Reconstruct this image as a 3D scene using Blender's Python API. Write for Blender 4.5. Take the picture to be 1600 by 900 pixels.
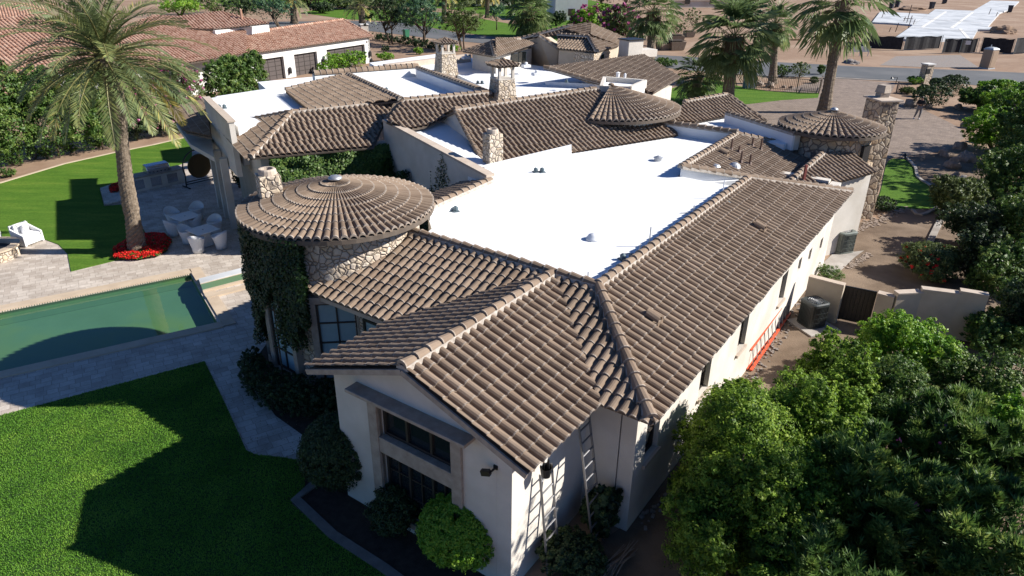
import bpy, bmesh, math, random
import numpy as np
from mathutils import Vector, Matrix, noise
from mathutils.geometry import tessellate_polygon
for o in list(bpy.data.objects): bpy.data.objects.remove(o)
SC = bpy.context.scene
COL = SC.collection
rad = math.radians
random.seed(7)
RS = np.random.RandomState(7)

# ------------------------------------------------------------ camera
FPX, PIT, ROLL, CH = 1083.0, 0.4473, 0.0111, 11.5
_F = np.array([0, math.cos(PIT), -math.sin(PIT)]); _R = np.array([1, 0, 0.]); _U = np.cross(_R, _F)
_R2 = math.cos(ROLL) * _R + math.sin(ROLL) * _U
_U2 = math.cos(ROLL) * _U - math.sin(ROLL) * _R
cd = bpy.data.cameras.new('camera'); cam = bpy.data.objects.new('camera', cd); COL.objects.link(cam)
cd.sensor_width = 36; cd.lens = FPX / 1600 * 36; cd.clip_end = 3000; cd.clip_start = 0.1
M = Matrix(((_R2[0], _U2[0], -_F[0], 0), (_R2[1], _U2[1], -_F[1], 0), (_R2[2], _U2[2], -_F[2], CH), (0, 0, 0, 1)))
cam.matrix_world = M
SC.camera = cam

# ------------------------------------------------------------ light
SUN_EL, SUN_AZ = 32.2, 1.5          # towards the sun: azimuth from +X, counter-clockwise
w = bpy.data.worlds.new('World'); SC.world = w; w.use_nodes = True
nt = w.node_tree; nt.nodes.clear()
sky = nt.nodes.new('ShaderNodeTexSky'); sky.sky_type = 'NISHITA'; sky.sun_disc = False
sky.sun_elevation = rad(SUN_EL); sky.sun_rotation = rad(90 - SUN_AZ)
sky.air_density = 1.0; sky.dust_density = 0.1; sky.ozone_density = 5.0
bg = nt.nodes.new('ShaderNodeBackground'); bg.inputs[1].default_value = 0.05
wo = nt.nodes.new('ShaderNodeOutputWorld')
tint = nt.nodes.new('ShaderNodeMix'); tint.data_type = 'RGBA'; tint.blend_type = 'MULTIPLY'; tint.inputs[0].default_value = 1; tint.inputs[7].default_value = (.66, .86, 1.15, 1)
nt.links.new(sky.outputs[0], tint.inputs[6]); nt.links.new(tint.outputs[2], bg.inputs[0]); nt.links.new(bg.outputs[0], wo.inputs[0])
sd = bpy.data.lights.new('sun', 'SUN'); sd.energy = 5.0; sd.angle = rad(0.53); sd.color = (1.0, 0.95, 0.88)
so = bpy.data.objects.new('sun', sd); COL.objects.link(so)
tow = Vector((math.cos(rad(SUN_EL)) * math.cos(rad(SUN_AZ)), math.cos(rad(SUN_EL)) * math.sin(rad(SUN_AZ)), math.sin(rad(SUN_EL))))
so.rotation_euler = tow.to_track_quat('Z', 'Y').to_euler(); so.location = tow * 60
SC.view_settings.view_transform = 'Standard'; SC.view_settings.look = 'None'
SC.view_settings.gamma = 1; SC.view_settings.exposure = 0.88
SC.cycles.max_bounces = 6; SC.cycles.diffuse_bounces = 3; SC.cycles.transparent_max_bounces = 12

# ------------------------------------------------------------ coordinates
PH = 0.9636
UV = np.array([math.cos(PH), math.sin(PH)]); VV = np.array([-UV[1], UV[0]])
def W(u, v, z=0.): a = u * UV + v * VV; return (a[0], a[1], z)       # frame of the front wing
BE = rad(30.5)
def ray(px, py): return _F + _R2 * (px - 800) / FPX - _U2 * (py - 450) / FPX
def G(px, py, z=0.):                                                   # sight line meets height z
    d = ray(px, py); t = (z - CH) / d[2]
    return (t * d[0], t * d[1], z)
class Pl:                                                              # sloping plane through a point
    def __init__(s, p, ang, tp): s.p = np.array(p, float); s.n = np.array([-math.sin(rad(ang)), math.cos(rad(ang))]); s.tp = tp; s.ang = ang
    def at(s, px, py):
        d = ray(px, py); A = d[2] - s.tp * (d[:2] @ s.n); B = s.p[2] - CH - s.tp * (s.p[:2] @ s.n)
        t = B / A; return (t * d[0], t * d[1], CH + t * d[2])
    def z(s, x, y): return s.p[2] + s.tp * ((np.array([x, y]) - s.p[:2]) @ s.n)

# ------------------------------------------------------------ materials
def newmat(name):
    m = bpy.data.materials.new(name); m.use_nodes = True
    nt = m.node_tree; b = nt.nodes['Principled BSDF']; return m, nt, b
def setp(b, k, v):
    if k in b.inputs: b.inputs[k].default_value = v
def ramp(nt, stops):
    r = nt.nodes.new('ShaderNodeValToRGB'); e = r.color_ramp.elements
    while len(e) < len(stops): e.new(0.5)
    for i, (p, c) in enumerate(stops): e[i].position = p; e[i].color = (*c, 1)
    return r
def tc(nt, scale=None):
    t = nt.nodes.new('ShaderNodeTexCoord'); 
    g = nt.nodes.new('ShaderNodeNewGeometry'); return g.outputs['Position']
def noise_n(nt, vec, sc, det=4, rough=.6):
    n = nt.nodes.new('ShaderNodeTexNoise'); n.inputs['Scale'].default_value = sc; n.inputs['Detail'].default_value = det
    n.inputs['Roughness'].default_value = rough; nt.links.new(vec, n.inputs['Vector']); return n
def bump(nt, b, h, st=.3, dist=.02):
    bp = nt.nodes.new('ShaderNodeBump'); bp.inputs['Strength'].default_value = st; bp.inputs['Distance'].default_value = dist
    nt.links.new(h, bp.inputs['Height']); nt.links.new(bp.outputs[0], b.inputs['Normal'])
def mixc(nt, fac, a, b_, mode='MIX'):
    m = nt.nodes.new('ShaderNodeMix'); m.data_type = 'RGBA'; m.blend_type = mode
    for s, k in ((fac, 0), (a, 6), (b_, 7)):
        if isinstance(s, (int, float)): m.inputs[k].default_value = s
        elif isinstance(s, tuple): m.inputs[k].default_value = (*s, 1)
        else: nt.links.new(s, m.inputs[k])
    return m.outputs[2]
def m_noise(name, c1, c2, sc=3., rough=.85, bst=.3, bsc=40., bd=.01, c3=None, spec=.3, metal=0., det=5, sc2=None):
    m, nt, b = newmat(name); P = tc(nt)
    n = noise_n(nt, P, sc, det); r = ramp(nt, [(.3, c1), (.7, c2)]); nt.links.new(n.outputs[0], r.inputs[0]); out = r.outputs[0]
    if c3:
        n2 = noise_n(nt, P, sc2 or sc * .2, 3); r2 = ramp(nt, [(.45, (0, 0, 0)), (.65, (1, 1, 1))]); nt.links.new(n2.outputs[0], r2.inputs[0])
        out = mixc(nt, r2.outputs[0], out, c3)
    nt.links.new(out, b.inputs['Base Color'])
    setp(b, 'Roughness', rough); setp(b, 'Specular IOR Level', spec); setp(b, 'Metallic', metal)
    if bst: bump(nt, b, noise_n(nt, P, bsc, 3).outputs[0], bst, bd)
    return m
def m_plain(name, c, rough=.5, metal=0., spec=.5):
    m, nt, b = newmat(name); P = tc(nt); n = noise_n(nt, P, 6., 3)
    o = mixc(nt, n.outputs[0], tuple(x * .85 for x in c), tuple(min(1, x * 1.12) for x in c))
    nt.links.new(o, b.inputs['Base Color']); setp(b, 'Roughness', rough); setp(b, 'Metallic', metal); setp(b, 'Specular IOR Level', spec)
    return m
def m_attr(name, cols, rough=.85, nsc=6., nmix=.25, bst=.2, bsc=30., spec=.25, trans=0.):
    """colour from per-face random attribute 'rnd', plus fine noise"""
    m, nt, b = newmat(name); P = tc(nt)
    a = nt.nodes.new('ShaderNodeAttribute'); a.attribute_name = 'rnd'
    k = len(cols); r = ramp(nt, [(i / (k - 1), c) for i, c in enumerate(cols)]); nt.links.new(a.outputs['Fac'], r.inputs[0])
    out = r.outputs[0]
    if nmix:
        n = noise_n(nt, P, nsc, 4); r2 = ramp(nt, [(.3, (1 - nmix,) * 3), (.7, (1 + nmix * .0,) * 3)]); nt.links.new(n.outputs[0], r2.inputs[0])
        out = mixc(nt, 1., out, r2.outputs[0], 'MULTIPLY')
    nt.links.new(out, b.inputs['Base Color']); setp(b, 'Roughness', rough); setp(b, 'Specular IOR Level', spec)
    if trans:
        t = nt.nodes.new('ShaderNodeBsdfTranslucent'); nt.links.new(out, t.inputs[0]); mx = nt.nodes.new('ShaderNodeMixShader'); mx.inputs[0].default_value = trans
        nt.links.new(b.outputs[0], mx.inputs[1]); nt.links.new(t.outputs[0], mx.inputs[2]); nt.links.new(mx.outputs[0], nt.nodes['Material Output'].inputs[0])
    if bst: bump(nt, b, noise_n(nt, P, bsc, 3).outputs[0], bst, .01)
    return m
def m_stone(name, cols, mortar, sc=3.2, mw=.06):
    m, nt, b = newmat(name); P = tc(nt)
    n0 = noise_n(nt, P, 2.5, 2); va = nt.nodes.new('ShaderNodeVectorMath'); va.operation = 'MULTIPLY_ADD'
    nt.links.new(n0.outputs[1], va.inputs[0]); va.inputs[1].default_value = (.25, .25, .25); nt.links.new(P, va.inputs[2])
    v1 = nt.nodes.new('ShaderNodeTexVoronoi'); v1.inputs['Scale'].default_value = sc; nt.links.new(va.outputs[0], v1.inputs['Vector'])
    v2 = nt.nodes.new('ShaderNodeTexVoronoi'); v2.feature = 'DISTANCE_TO_EDGE'; v2.inputs['Scale'].default_value = sc; nt.links.new(va.outputs[0], v2.inputs['Vector'])
    sp = nt.nodes.new('ShaderNodeSeparateColor'); nt.links.new(v1.outputs['Color'], sp.inputs[0])
    r = ramp(nt, [(i / (len(cols) - 1), c) for i, c in enumerate(cols)]); nt.links.new(sp.outputs[0], r.inputs[0])
    n = noise_n(nt, P, 9, 5); o = mixc(nt, .35, r.outputs[0], n.outputs[0], 'OVERLAY')
    r2 = ramp(nt, [(mw * .5, (0, 0, 0)), (mw * 1.4, (1, 1, 1))]); nt.links.new(v2.outputs[0], r2.inputs[0])
    o = mixc(nt, r2.outputs[0], mortar, o); nt.links.new(o, b.inputs['Base Color']); setp(b, 'Roughness', .9); setp(b, 'Specular IOR Level', .2)
    r3 = ramp(nt, [(0, (0, 0, 0)), (mw * 3, (1, 1, 1))]); nt.links.new(v2.outputs[0], r3.inputs[0])
    h = mixc(nt, .4, r3.outputs[0], n.outputs[0]); bump(nt, b, h, .9, .05)
    return m
def m_paver(name, c1, c2, mort, bw=.45, rh=.3, ang=0., ms=.012, big=None, rough=.8, nsc=1.2):
    m, nt, b = newmat(name); P = tc(nt)
    mp = nt.nodes.new('ShaderNodeMapping'); mp.inputs['Rotation'].default_value = (0, 0, rad(ang)); nt.links.new(P, mp.inputs[0])
    br = nt.nodes.new('ShaderNodeTexBrick'); br.inputs['Scale'].default_value = 1; br.inputs['Mortar Size'].default_value = ms
    br.inputs['Brick Width'].default_value = bw; br.inputs['Row Height'].default_value = rh; br.inputs['Bias'].default_value = 0
    br.inputs['Color1'].default_value = (*c1, 1); br.inputs['Color2'].default_value = (*c2, 1); br.inputs['Mortar'].default_value = (*mort, 1)
    br.offset = .5; br.squash = .7; br.squash_frequency = 3
    nt.links.new(mp.outputs[0], br.inputs['Vector'])
    n = noise_n(nt, P, nsc, 5, .65); r = ramp(nt, [(.3, (.62, .6, .58)), (.7, (1, 1, 1))]); nt.links.new(n.outputs[0], r.inputs[0])
    o = mixc(nt, 1., br.outputs[0], r.outputs[0], 'MULTIPLY')
    n2 = noise_n(nt, P, 14, 4); r2 = ramp(nt, [(.3, (.85,) * 3), (.7, (1, 1, 1))]); nt.links.new(n2.outputs[0], r2.inputs[0]); o = mixc(nt, 1., o, r2.outputs[0], 'MULTIPLY')
    nt.links.new(o, b.inputs['Base Color']); setp(b, 'Roughness', rough); bump(nt, b, br.outputs[1], -.4, .01)
    return m
def m_grass(name, c1, c2, c3, ang=20.):
    m, nt, b = newmat(name); P = tc(nt)
    mp = nt.nodes.new('ShaderNodeMapping'); mp.inputs['Rotation'].default_value = (0, 0, rad(ang)); mp.inputs['Scale'].default_value = (.25, 1.3, 1); nt.links.new(P, mp.inputs[0])
    n = noise_n(nt, mp.outputs[0], 1.1, 6, .7); r = ramp(nt, [(.3, c1), (.55, c2), (.75, c3)]); nt.links.new(n.outputs[0], r.inputs[0])
    n2 = noise_n(nt, P, 16, 6, .85); r2 = ramp(nt, [(.32, (.4,) * 3), (.68, (1.08,) * 3)]); nt.links.new(n2.outputs[0], r2.inputs[0])
    o = mixc(nt, 1., r.outputs[0], r2.outputs[0], 'MULTIPLY')
    nt.links.new(o, b.inputs['Base Color']); setp(b, 'Roughness', .9); setp(b, 'Specular IOR Level', .1); bump(nt, b, n2.outputs[0], .6, .03)
    return m
MT = dict(
    tile=m_attr('brown_roof_tile', [(.2, .143, .1), (.238, .172, .122), (.258, .19, .135), (.285, .213, .155), (.215, .155, .11)], .88, 1.3, .3, .4, 25),
    tile_lip=m_noise('tile_mortar_edge', (.19, .145, .11), (.38, .325, .27), 9, .9, .3, 60, .01),
    redtile=m_attr('terracotta_tile', [(.3, .15, .095), (.4, .22, .15), (.46, .27, .19), (.54, .36, .26), (.33, .18, .125)], .85, 5, .3, .2),
    redlip=m_noise('terracotta_edge', (.3, .17, .12), (.55, .42, .34), 9),
    mortar=m_noise('ridge_mortar', (.28, .24, .2), (.5, .455, .4), 8, .9, .5, 30, .02),
    under=m_noise('roof_edge_board', (.1, .078, .06), (.15, .12, .095), 4),
    white=m_noise('white_roof_coating', (.74, .755, .765), (.8, .805, .805), .6, .75, .25, 5, .02, spec=.15, c3=(.69, .71, .73), sc2=.3),
    stucco=m_noise('cream_stucco', (.56, .52, .46), (.65, .605, .54), 1.6, .92, .55, 45, .012, spec=.15, c3=(.52, .475, .41), sc2=.55),
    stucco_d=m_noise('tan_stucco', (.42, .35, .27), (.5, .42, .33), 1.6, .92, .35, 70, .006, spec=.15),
    cap=m_noise('parapet_cap', (.42, .34, .27), (.52, .44, .36), 3, .9, .2, 40),
    nwall=m_noise('white_stucco', (.6, .59, .56), (.68, .67, .64), 1.2, .92, .25, 60, .006, spec=.15),
    stone=m_stone('stone_veneer', [(.38, .27, .17), (.5, .4, .28), (.33, .26, .2), (.56, .47, .36), (.44, .32, .2)], (.16, .13, .105)),
    stone_s=m_stone('rubble_stone', [(.46, .36, .25), (.6, .5, .38), (.5, .42, .34), (.66, .58, .47)], (.22, .18, .14), 5.5),
    trim=m_noise('cast_stone_trim', (.27, .22, .18), (.4, .34, .28), 5, .85, .4, 30),
    glass=m_plain('dark_window_glass', (.012, .018, .022), .06, 0, .8),
    blind=m_plain('blue_white_blind', (.30, .42, .46), .25, 0, .6),
    frame=m_plain('bronze_frame', (.035, .028, .024), .5),
    door=m_plain('garage_door_brown', (.075, .06, .055), .6),
    black=m_plain('black_paint', (.012, .012, .013), .45),
    darkmesh=m_noise('black_fence_mesh', (.012, .012, .014), (.03, .03, .034), 3, .8, 0),
    alu=m_plain('aluminium', (.55, .56, .58), .38, .85),
    darkalu=m_plain('dark_aluminium', (.2, .2, .21), .5, .6),  # darker, rougher and less metallic than the other aluminium
    galv=m_noise('galvanised_metal', (.4, .41, .42), (.55, .56, .57), 8, .45, 0, metal=.7),
    steel=m_plain('stainless_steel', (.6, .6, .62), .25, .9),
    acgreen=m_noise('ac_grey_green', (.14, .16, .145), (.2, .22, .2), 4, .5, 0, metal=.2),
    orange=m_plain('orange_fibreglass', (.62, .085, .03), .5),
    wicker=m_noise('white_wicker', (.6, .6, .6), (.74, .74, .73), 40, .7, .5, 90, .01),
    cushion=m_noise('white_cushion', (.66, .66, .67), (.76, .76, .77), 4, .9, .1),
    concrete=m_noise('concrete', (.34, .31, .28), (.44, .41, .37), 2.5, .9, .2, 40, c3=(.26, .23, .2)),
    coping=m_noise('pool_coping', (.42, .33, .24), (.52, .42, .31), 1.5, .85, .15, 30),
    kerbstone=m_noise('kerb_stone', (.12, .105, .09), (.2, .175, .15), 3),
    asphalt=m_noise('asphalt', (.082, .088, .094), (.105, .11, .115), 1.2, .9, .3, 60, c3=(.13, .132, .134), sc2=.12),
    dirt=m_noise('bare_desert_soil', (.22, .14, .09), (.29, .195, .13), 1.1, .95, .5, 20, .03, c3=(.33, .235, .165), sc2=.12, det=8),
    soil=m_noise('brown_garden_soil', (.105, .072, .047), (.175, .125, .085), 1.5, .95, .5, 22, .03, c3=(.23, .17, .12), sc2=.3, det=8),
    gravel=m_noise('grey_gravel', (.16, .14, .125), (.3, .27, .25), 9, .95, .6, 25, .03, c3=(.24, .2, .17)),
    mulch=m_noise('bed_mulch', (.03, .02, .014), (.06, .042, .03), 6, .95, .6, 30, .03),
    paver=m_paver('travertine_pavers', (.5, .43, .36), (.66, .59, .51), (.37, .31, .26), .4, .26, -32., .008),
    drivepav=m_paver('driveway_pavers', (.25, .19, .148), (.33, .255, .2), (.17, .13, .1), .24, .16, 20., .01),
    grass=m_grass('lawn_grass', (.065, .155, .018), (.11, .215, .026), (.2, .28, .045)),
    red=m_plain('red_brown_paint', (.22, .05, .04), .6),
    boulder=m_noise('boulder_rock', (.2, .155, .12), (.36, .29, .24), 2.2, .95, .9, 7, .08),
    skin=m_plain('skin', (.36, .2, .13), .6), shirt=m_plain('black_cloth', (.012, .012, .014), .9), jeans=m_plain('grey_trousers', (.2, .19, .19), .9),
    hair=m_plain('dark_hair', (.015, .01, .008), .6), shoe=m_plain('white_shoe', (.6, .6, .6), .6),
    bark=m_noise('bark', (.07, .05, .035), (.15, .11, .08), 8, .95, .8, 25, .03),
    palmbark=m_noise('palm_bark', (.1, .075, .052), (.25, .2, .15), 9, .95, .8, 18, .04),
    slab=m_noise('pale_slab', (.42, .44, .46), (.6, .62, .63), .5, .8, .1, c3=(.34, .36, .38), sc2=.22),
    bin_g=m_plain('green_bin', (.02, .14, .07), .5), bin_b=m_plain('dark_blue_bin', (.015, .02, .035), .5),
    toilet=m_plain('tan_plastic', (.34, .24, .16), .55), toiletroof=m_plain('grey_plastic', (.42, .45, .47), .5),
    brass=m_plain('bronze_gong', (.1, .075, .04), .45, .7),
    wood=m_noise('weathered_wood', (.16, .12, .09), (.26, .21, .165), 6, .9, .4, 30),
)
def leafmat(n, cols, tr=.35, rough=.5, spec=.35): return m_attr(n, cols, rough, 1, 0, 0, trans=tr, spec=spec)
MT.update(
    leaf=leafmat('leaf_green', [(0.026, 0.058, 0.015), (0.052, 0.11, 0.022), (0.089, 0.168, 0.03), (0.144, 0.219, 0.042), (0.229, 0.284, 0.072)]),
    leaf_d=leafmat('leaf_dark', [(0.014, 0.026, 0.012), (0.024, 0.046, 0.017), (0.038, 0.07, 0.024), (0.063, 0.104, 0.032), (0.089, 0.128, 0.038)]),
    leaf_y=leafmat('leaf_yellowgreen', [(0.05, 0.15, 0.013), (0.106, 0.25, 0.018), (0.175, 0.338, 0.025), (0.25, 0.413, 0.037), (0.325, 0.45, 0.05)]),
    leaf_b=leafmat('leaf_bluegreen', [(0.022, 0.068, 0.038), (0.045, 0.112, 0.06), (0.075, 0.158, 0.083), (0.112, 0.195, 0.09), (0.15, 0.24, 0.105)]),
    leaf_o=leafmat('leaf_olive', [(0.042, 0.063, 0.017), (0.07, 0.105, 0.028), (0.112, 0.154, 0.042), (0.154, 0.196, 0.063), (0.196, 0.224, 0.084)]),
    blade=leafmat('grass_blade', [(.04, .12, .016), (.085, .22, .024), (.14, .31, .034), (.23, .4, .05), (.38, .45, .09)], .4, .6, .2),
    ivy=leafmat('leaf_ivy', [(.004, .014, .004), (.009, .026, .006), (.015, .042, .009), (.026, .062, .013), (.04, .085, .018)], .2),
    turf=m_noise('turf_soil', (.02, .05, .01), (.035, .075, .015), 3),
    leaf_n=leafmat('leaf_yellow_olive', [(0.03, 0.065, 0.01), (0.08, 0.15, 0.018), (0.15, 0.26, 0.027), (0.24, 0.37, 0.04), (0.36, 0.46, 0.07)], .4, .55, .25),
    oleander=leafmat('leaf_oleander', [(0.032, 0.079, 0.021), (0.065, 0.135, 0.032), (0.113, 0.201, 0.042), (0.178, 0.269, 0.056), (0.275, 0.336, 0.079)]),
    palm=leafmat('date_palm_frond', [(.07, .095, .04), (.12, .16, .065), (.17, .215, .085), (.25, .27, .09), (.5, .4, .1)]),
    fan=leafmat('fan_palm_leaf', [(0.058, 0.101, 0.037), (0.104, 0.157, 0.058), (0.161, 0.224, 0.083), (0.251, 0.314, 0.122), (0.44, 0.404, 0.19)]),
    flower=leafmat('pink_bloom', [(.25, .03, .1), (.4, .06, .2), (.5, .16, .32), (.35, .05, .12)]),
    poin=leafmat('red_petal', [(.5, .012, .014), (.75, .02, .02), (.85, .05, .035), (.62, .012, .016)], .3, .5, .25),
    thatch=leafmat('dry_thatch', [(.1, .07, .04), (.17, .12, .07), (.24, .18, .1)]),
)
def m_water():
    m = bpy.data.materials.new('pool_water'); m.use_nodes = True; nt = m.node_tree; nt.nodes.clear()
    t = nt.nodes.new('ShaderNodeBsdfTransparent'); t.inputs[0].default_value = (.74, .88, .8, 1)
    g = nt.nodes.new('ShaderNodeBsdfGlossy'); g.inputs['Roughness'].default_value = .03; g.inputs[0].default_value = (1, 1, 1, 1)
    lw = nt.nodes.new('ShaderNodeLayerWeight'); lw.inputs[0].default_value = .5; pw = nt.nodes.new('ShaderNodeMath'); pw.operation = 'POWER'; pw.inputs[1].default_value = 4; nt.links.new(lw.outputs['Facing'], pw.inputs[0])
    f = nt.nodes.new('ShaderNodeMath'); f.operation = 'MULTIPLY_ADD'; f.inputs[1].default_value = .7; f.inputs[2].default_value = .02; nt.links.new(pw.outputs[0], f.inputs[0])
    ge = nt.nodes.new('ShaderNodeNewGeometry'); n = noise_n(nt, ge.outputs['Position'], 2.5, 3)
    bp = nt.nodes.new('ShaderNodeBump'); bp.inputs['Strength'].default_value = .12; bp.inputs['Distance'].default_value = .02; nt.links.new(n.outputs[0], bp.inputs['Height'])
    nt.links.new(bp.outputs[0], g.inputs['Normal']); nt.links.new(bp.outputs[0], lw.inputs['Normal'])
    mx = nt.nodes.new('ShaderNodeMixShader'); o = nt.nodes.new('ShaderNodeOutputMaterial')
    nt.links.new(f.outputs[0], mx.inputs[0]); nt.links.new(t.outputs[0], mx.inputs[1]); nt.links.new(g.outputs[0], mx.inputs[2]); nt.links.new(mx.outputs[0], o.inputs[0])
    return m
MT['water'] = m_water()
MT['poolfloor'] = m_noise('pool_plaster', (.085, .165, .1), (.105, .195, .125), .5, .8, 0, c3=(.13, .2, .075), sc2=.25)

# ------------------------------------------------------------ mesh helpers
class MB:
    def __init__(s): s.v = []; s.f = []; s.m = []; s.r = []
    def add(s, vs, fs, m=0, r=None):
        b = len(s.v); s.v.extend([tuple(map(float, p)) for p in vs])
        for q in fs: s.f.append(tuple(b + i for i in q)); s.m.append(m); s.r.append(random.random() if r is None else r)
    def poly(s, pts, m=0): s.add(pts, [tuple(range(len(pts)))], m)
    def prism(s, pts, z0, z1, m=0):                       # vertical prism over a plan outline
        n = len(pts); A = sum(pts[i][0] * pts[(i + 1) % n][1] - pts[(i + 1) % n][0] * pts[i][1] for i in range(n))
        if A < 0: pts = pts[::-1]
        s.add([(p[0], p[1], z0) for p in pts] + [(p[0], p[1], z1) for p in pts],
              [tuple(range(n))[::-1], tuple(range(n, 2 * n))] + [(i, (i + 1) % n, n + (i + 1) % n, n + i) for i in range(n)], m)
    def box(s, c, sz, rot=0., m=0, taper=1.):
        """c = centre of the base"""
        x, y, z = c; a, b, h = sz[0] / 2, sz[1] / 2, sz[2]; co, si = math.cos(rot), math.sin(rot); P = []
        for k, t in ((0, 1), (h, taper)):
            for (i, j) in ((-a, -b), (a, -b), (a, b), (-a, b)): P.append((x + co * i * t - si * j * t, y + si * i * t + co * j * t, z + k))
        s.add(P, [(3, 2, 1, 0), (4, 5, 6, 7), (0, 1, 5, 4), (1, 2, 6, 5), (2, 3, 7, 6), (3, 0, 4, 7)], m)
    def beam(s, p, q, w, h, m=0):
        """rectangular bar from p to q (w across, h up)"""
        p = Vector(p); q = Vector(q); d = (q - p).normalized(); a = d.cross(Vector((0, 0, 1)))
        a = a.normalized() if a.length > 1e-4 else Vector((1, 0, 0)); u = a.cross(d).normalized(); P = []
        for e in (p, q):
            for i, j in ((-1, -1), (1, -1), (1, 1), (-1, 1)): P.append(e + a * (i * w / 2) + u * (j * h / 2))
        s.add(P, [(3, 2, 1, 0), (4, 5, 6, 7), (0, 1, 5, 4), (1, 2, 6, 5), (2, 3, 7, 6), (3, 0, 4, 7)], m)
    def tube(s, pts, rs, n=8, m=0, cap=True):
        rs = rs if hasattr(rs, '__len__') else [rs] * len(pts); b0 = []; prev = None
        for i, p in enumerate(pts):
            p = Vector(p); d = (Vector(pts[min(i + 1, len(pts) - 1)]) - Vector(pts[max(i - 1, 0)])).normalized()
            a = d.cross(Vector((.13, .31, 1)) if abs(d.z) < .99 else Vector((1, 0, 0))).normalized()
            if prev is not None: a = (prev - d * prev.dot(d)).normalized()
            prev = a; b = d.cross(a)
            b0 += [p + (a * math.cos(t) + b * math.sin(t)) * rs[i] for t in [2 * math.pi * k / n for k in range(n)]]
        F = [(i * n + k, i * n + (k + 1) % n, (i + 1) * n + (k + 1) % n, (i + 1) * n + k) for i in range(len(pts) - 1) for k in range(n)]
        if cap: F += [tuple(range(n))[::-1], tuple(range((len(pts) - 1) * n, len(pts) * n))]
        s.add(b0, F, m)
    def lathe(s, prof, c=(0, 0, 0), n=24, m=0, cap=True):
        P = [(c[0] + r * math.cos(2 * math.pi * k / n), c[1] + r * math.sin(2 * math.pi * k / n), c[2] + z) for r, z in prof for k in range(n)]
        F = [(i * n + k, i * n + (k + 1) % n, (i + 1) * n + (k + 1) % n, (i + 1) * n + k) for i in range(len(prof) - 1) for k in range(n)]
        if cap: F += [tuple(range(n))[::-1], tuple(range((len(prof) - 1) * n, len(prof) * n))]
        s.add(P, F, m)
    def build(s, name, mats, parent=None, smooth=False, bevel=0.):
        me = bpy.data.meshes.new(name); me.from_pydata(s.v, [], s.f)
        for x in (mats if isinstance(mats, (list, tuple)) else [mats]): me.materials.append(MT[x])
        me.polygons.foreach_set('material_index', s.m)
        at = me.attributes.new('rnd', 'FLOAT', 'FACE'); at.data.foreach_set('value', s.r)
        if smooth: me.polygons.foreach_set('use_smooth', [True] * len(s.f))
        me.update(); o = bpy.data.objects.new(name, me); COL.objects.link(o)
        return attach(o, parent, bevel)
def attach(o, parent, bevel=0.):
    if parent is not None:
        o.parent = parent
        if not parent.get('_local'): o.matrix_parent_inverse = WM(parent).inverted()
    if bevel:
        md = o.modifiers.new('bevel', 'BEVEL'); md.width = bevel; md.segments = 2; md.limit_method = 'ANGLE'
    return o
def WM(o):
    m = Matrix.Translation(o.location) @ o.rotation_euler.to_matrix().to_4x4() if not o.parent else None
    if m is None: return WM(o.parent) @ o.matrix_parent_inverse @ Matrix.Translation(o.location) @ o.rotation_euler.to_matrix().to_4x4()
    return m
def tag(o, label=None, cat=None, group=None, kind=None):
    for k, v in (('label', label), ('category', cat), ('group', group), ('kind', kind)):
        if v: o[k] = v
    return o
def thing(name, label, cat, loc=(0, 0, 0), rz=0., group=None):
    o = bpy.data.objects.new(name, None); COL.objects.link(o); o.location = loc; o.rotation_euler = (0, 0, rz); o.empty_display_size = .2
    return tag(o, label, cat, group)
def local(o): o['_local'] = 1; return o                    # parts of this thing are modelled about its own origin
def copy_tree(o, parent=None):
    c = o.copy(); COL.objects.link(c); c.parent = parent
    for ch in list(o.children): 
        k = copy_tree(ch, c); k.matrix_parent_inverse = ch.matrix_parent_inverse.copy()
    return c
def sheet(name, pts, z, mat, holes=(), kind='structure', thick=0.):
    loops = [[Vector((p[0], p[1], z)) for p in pts]] + [[Vector((p[0], p[1], z)) for p in h] for h in holes]
    tr = tessellate_polygon(loops); V = [tuple(v) for l in loops for v in l]
    mb = MB()
    F = []
    for t in tr:
        a, b, c = (V[i] for i in t); cr = (b[0] - a[0]) * (c[1] - a[1]) - (b[1] - a[1]) * (c[0] - a[0])
        F.append(tuple(t) if cr > 0 else tuple(t)[::-1])
    mb.add(V, F)
    o = mb.build(name, mat); o['kind'] = kind
    if thick: 
        md = o.modifiers.new('s', 'SOLIDIFY'); md.thickness = thick; md.offset = -1
    return o
def smooth_loop(pts, k=6):
    out = []; n = len(pts)
    for i in range(n):
        p0, p1, p2, p3 = (np.array(pts[(i + j - 1) % n][:2]) for j in range(4))
        for t in np.arange(k) / k:
            out.append(tuple(.5 * ((2 * p1) + (-p0 + p2) * t + (2 * p0 - 5 * p1 + 4 * p2 - p3) * t * t + (-p0 + 3 * p1 - 3 * p2 + p3) * t ** 3)))
    return out

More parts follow.
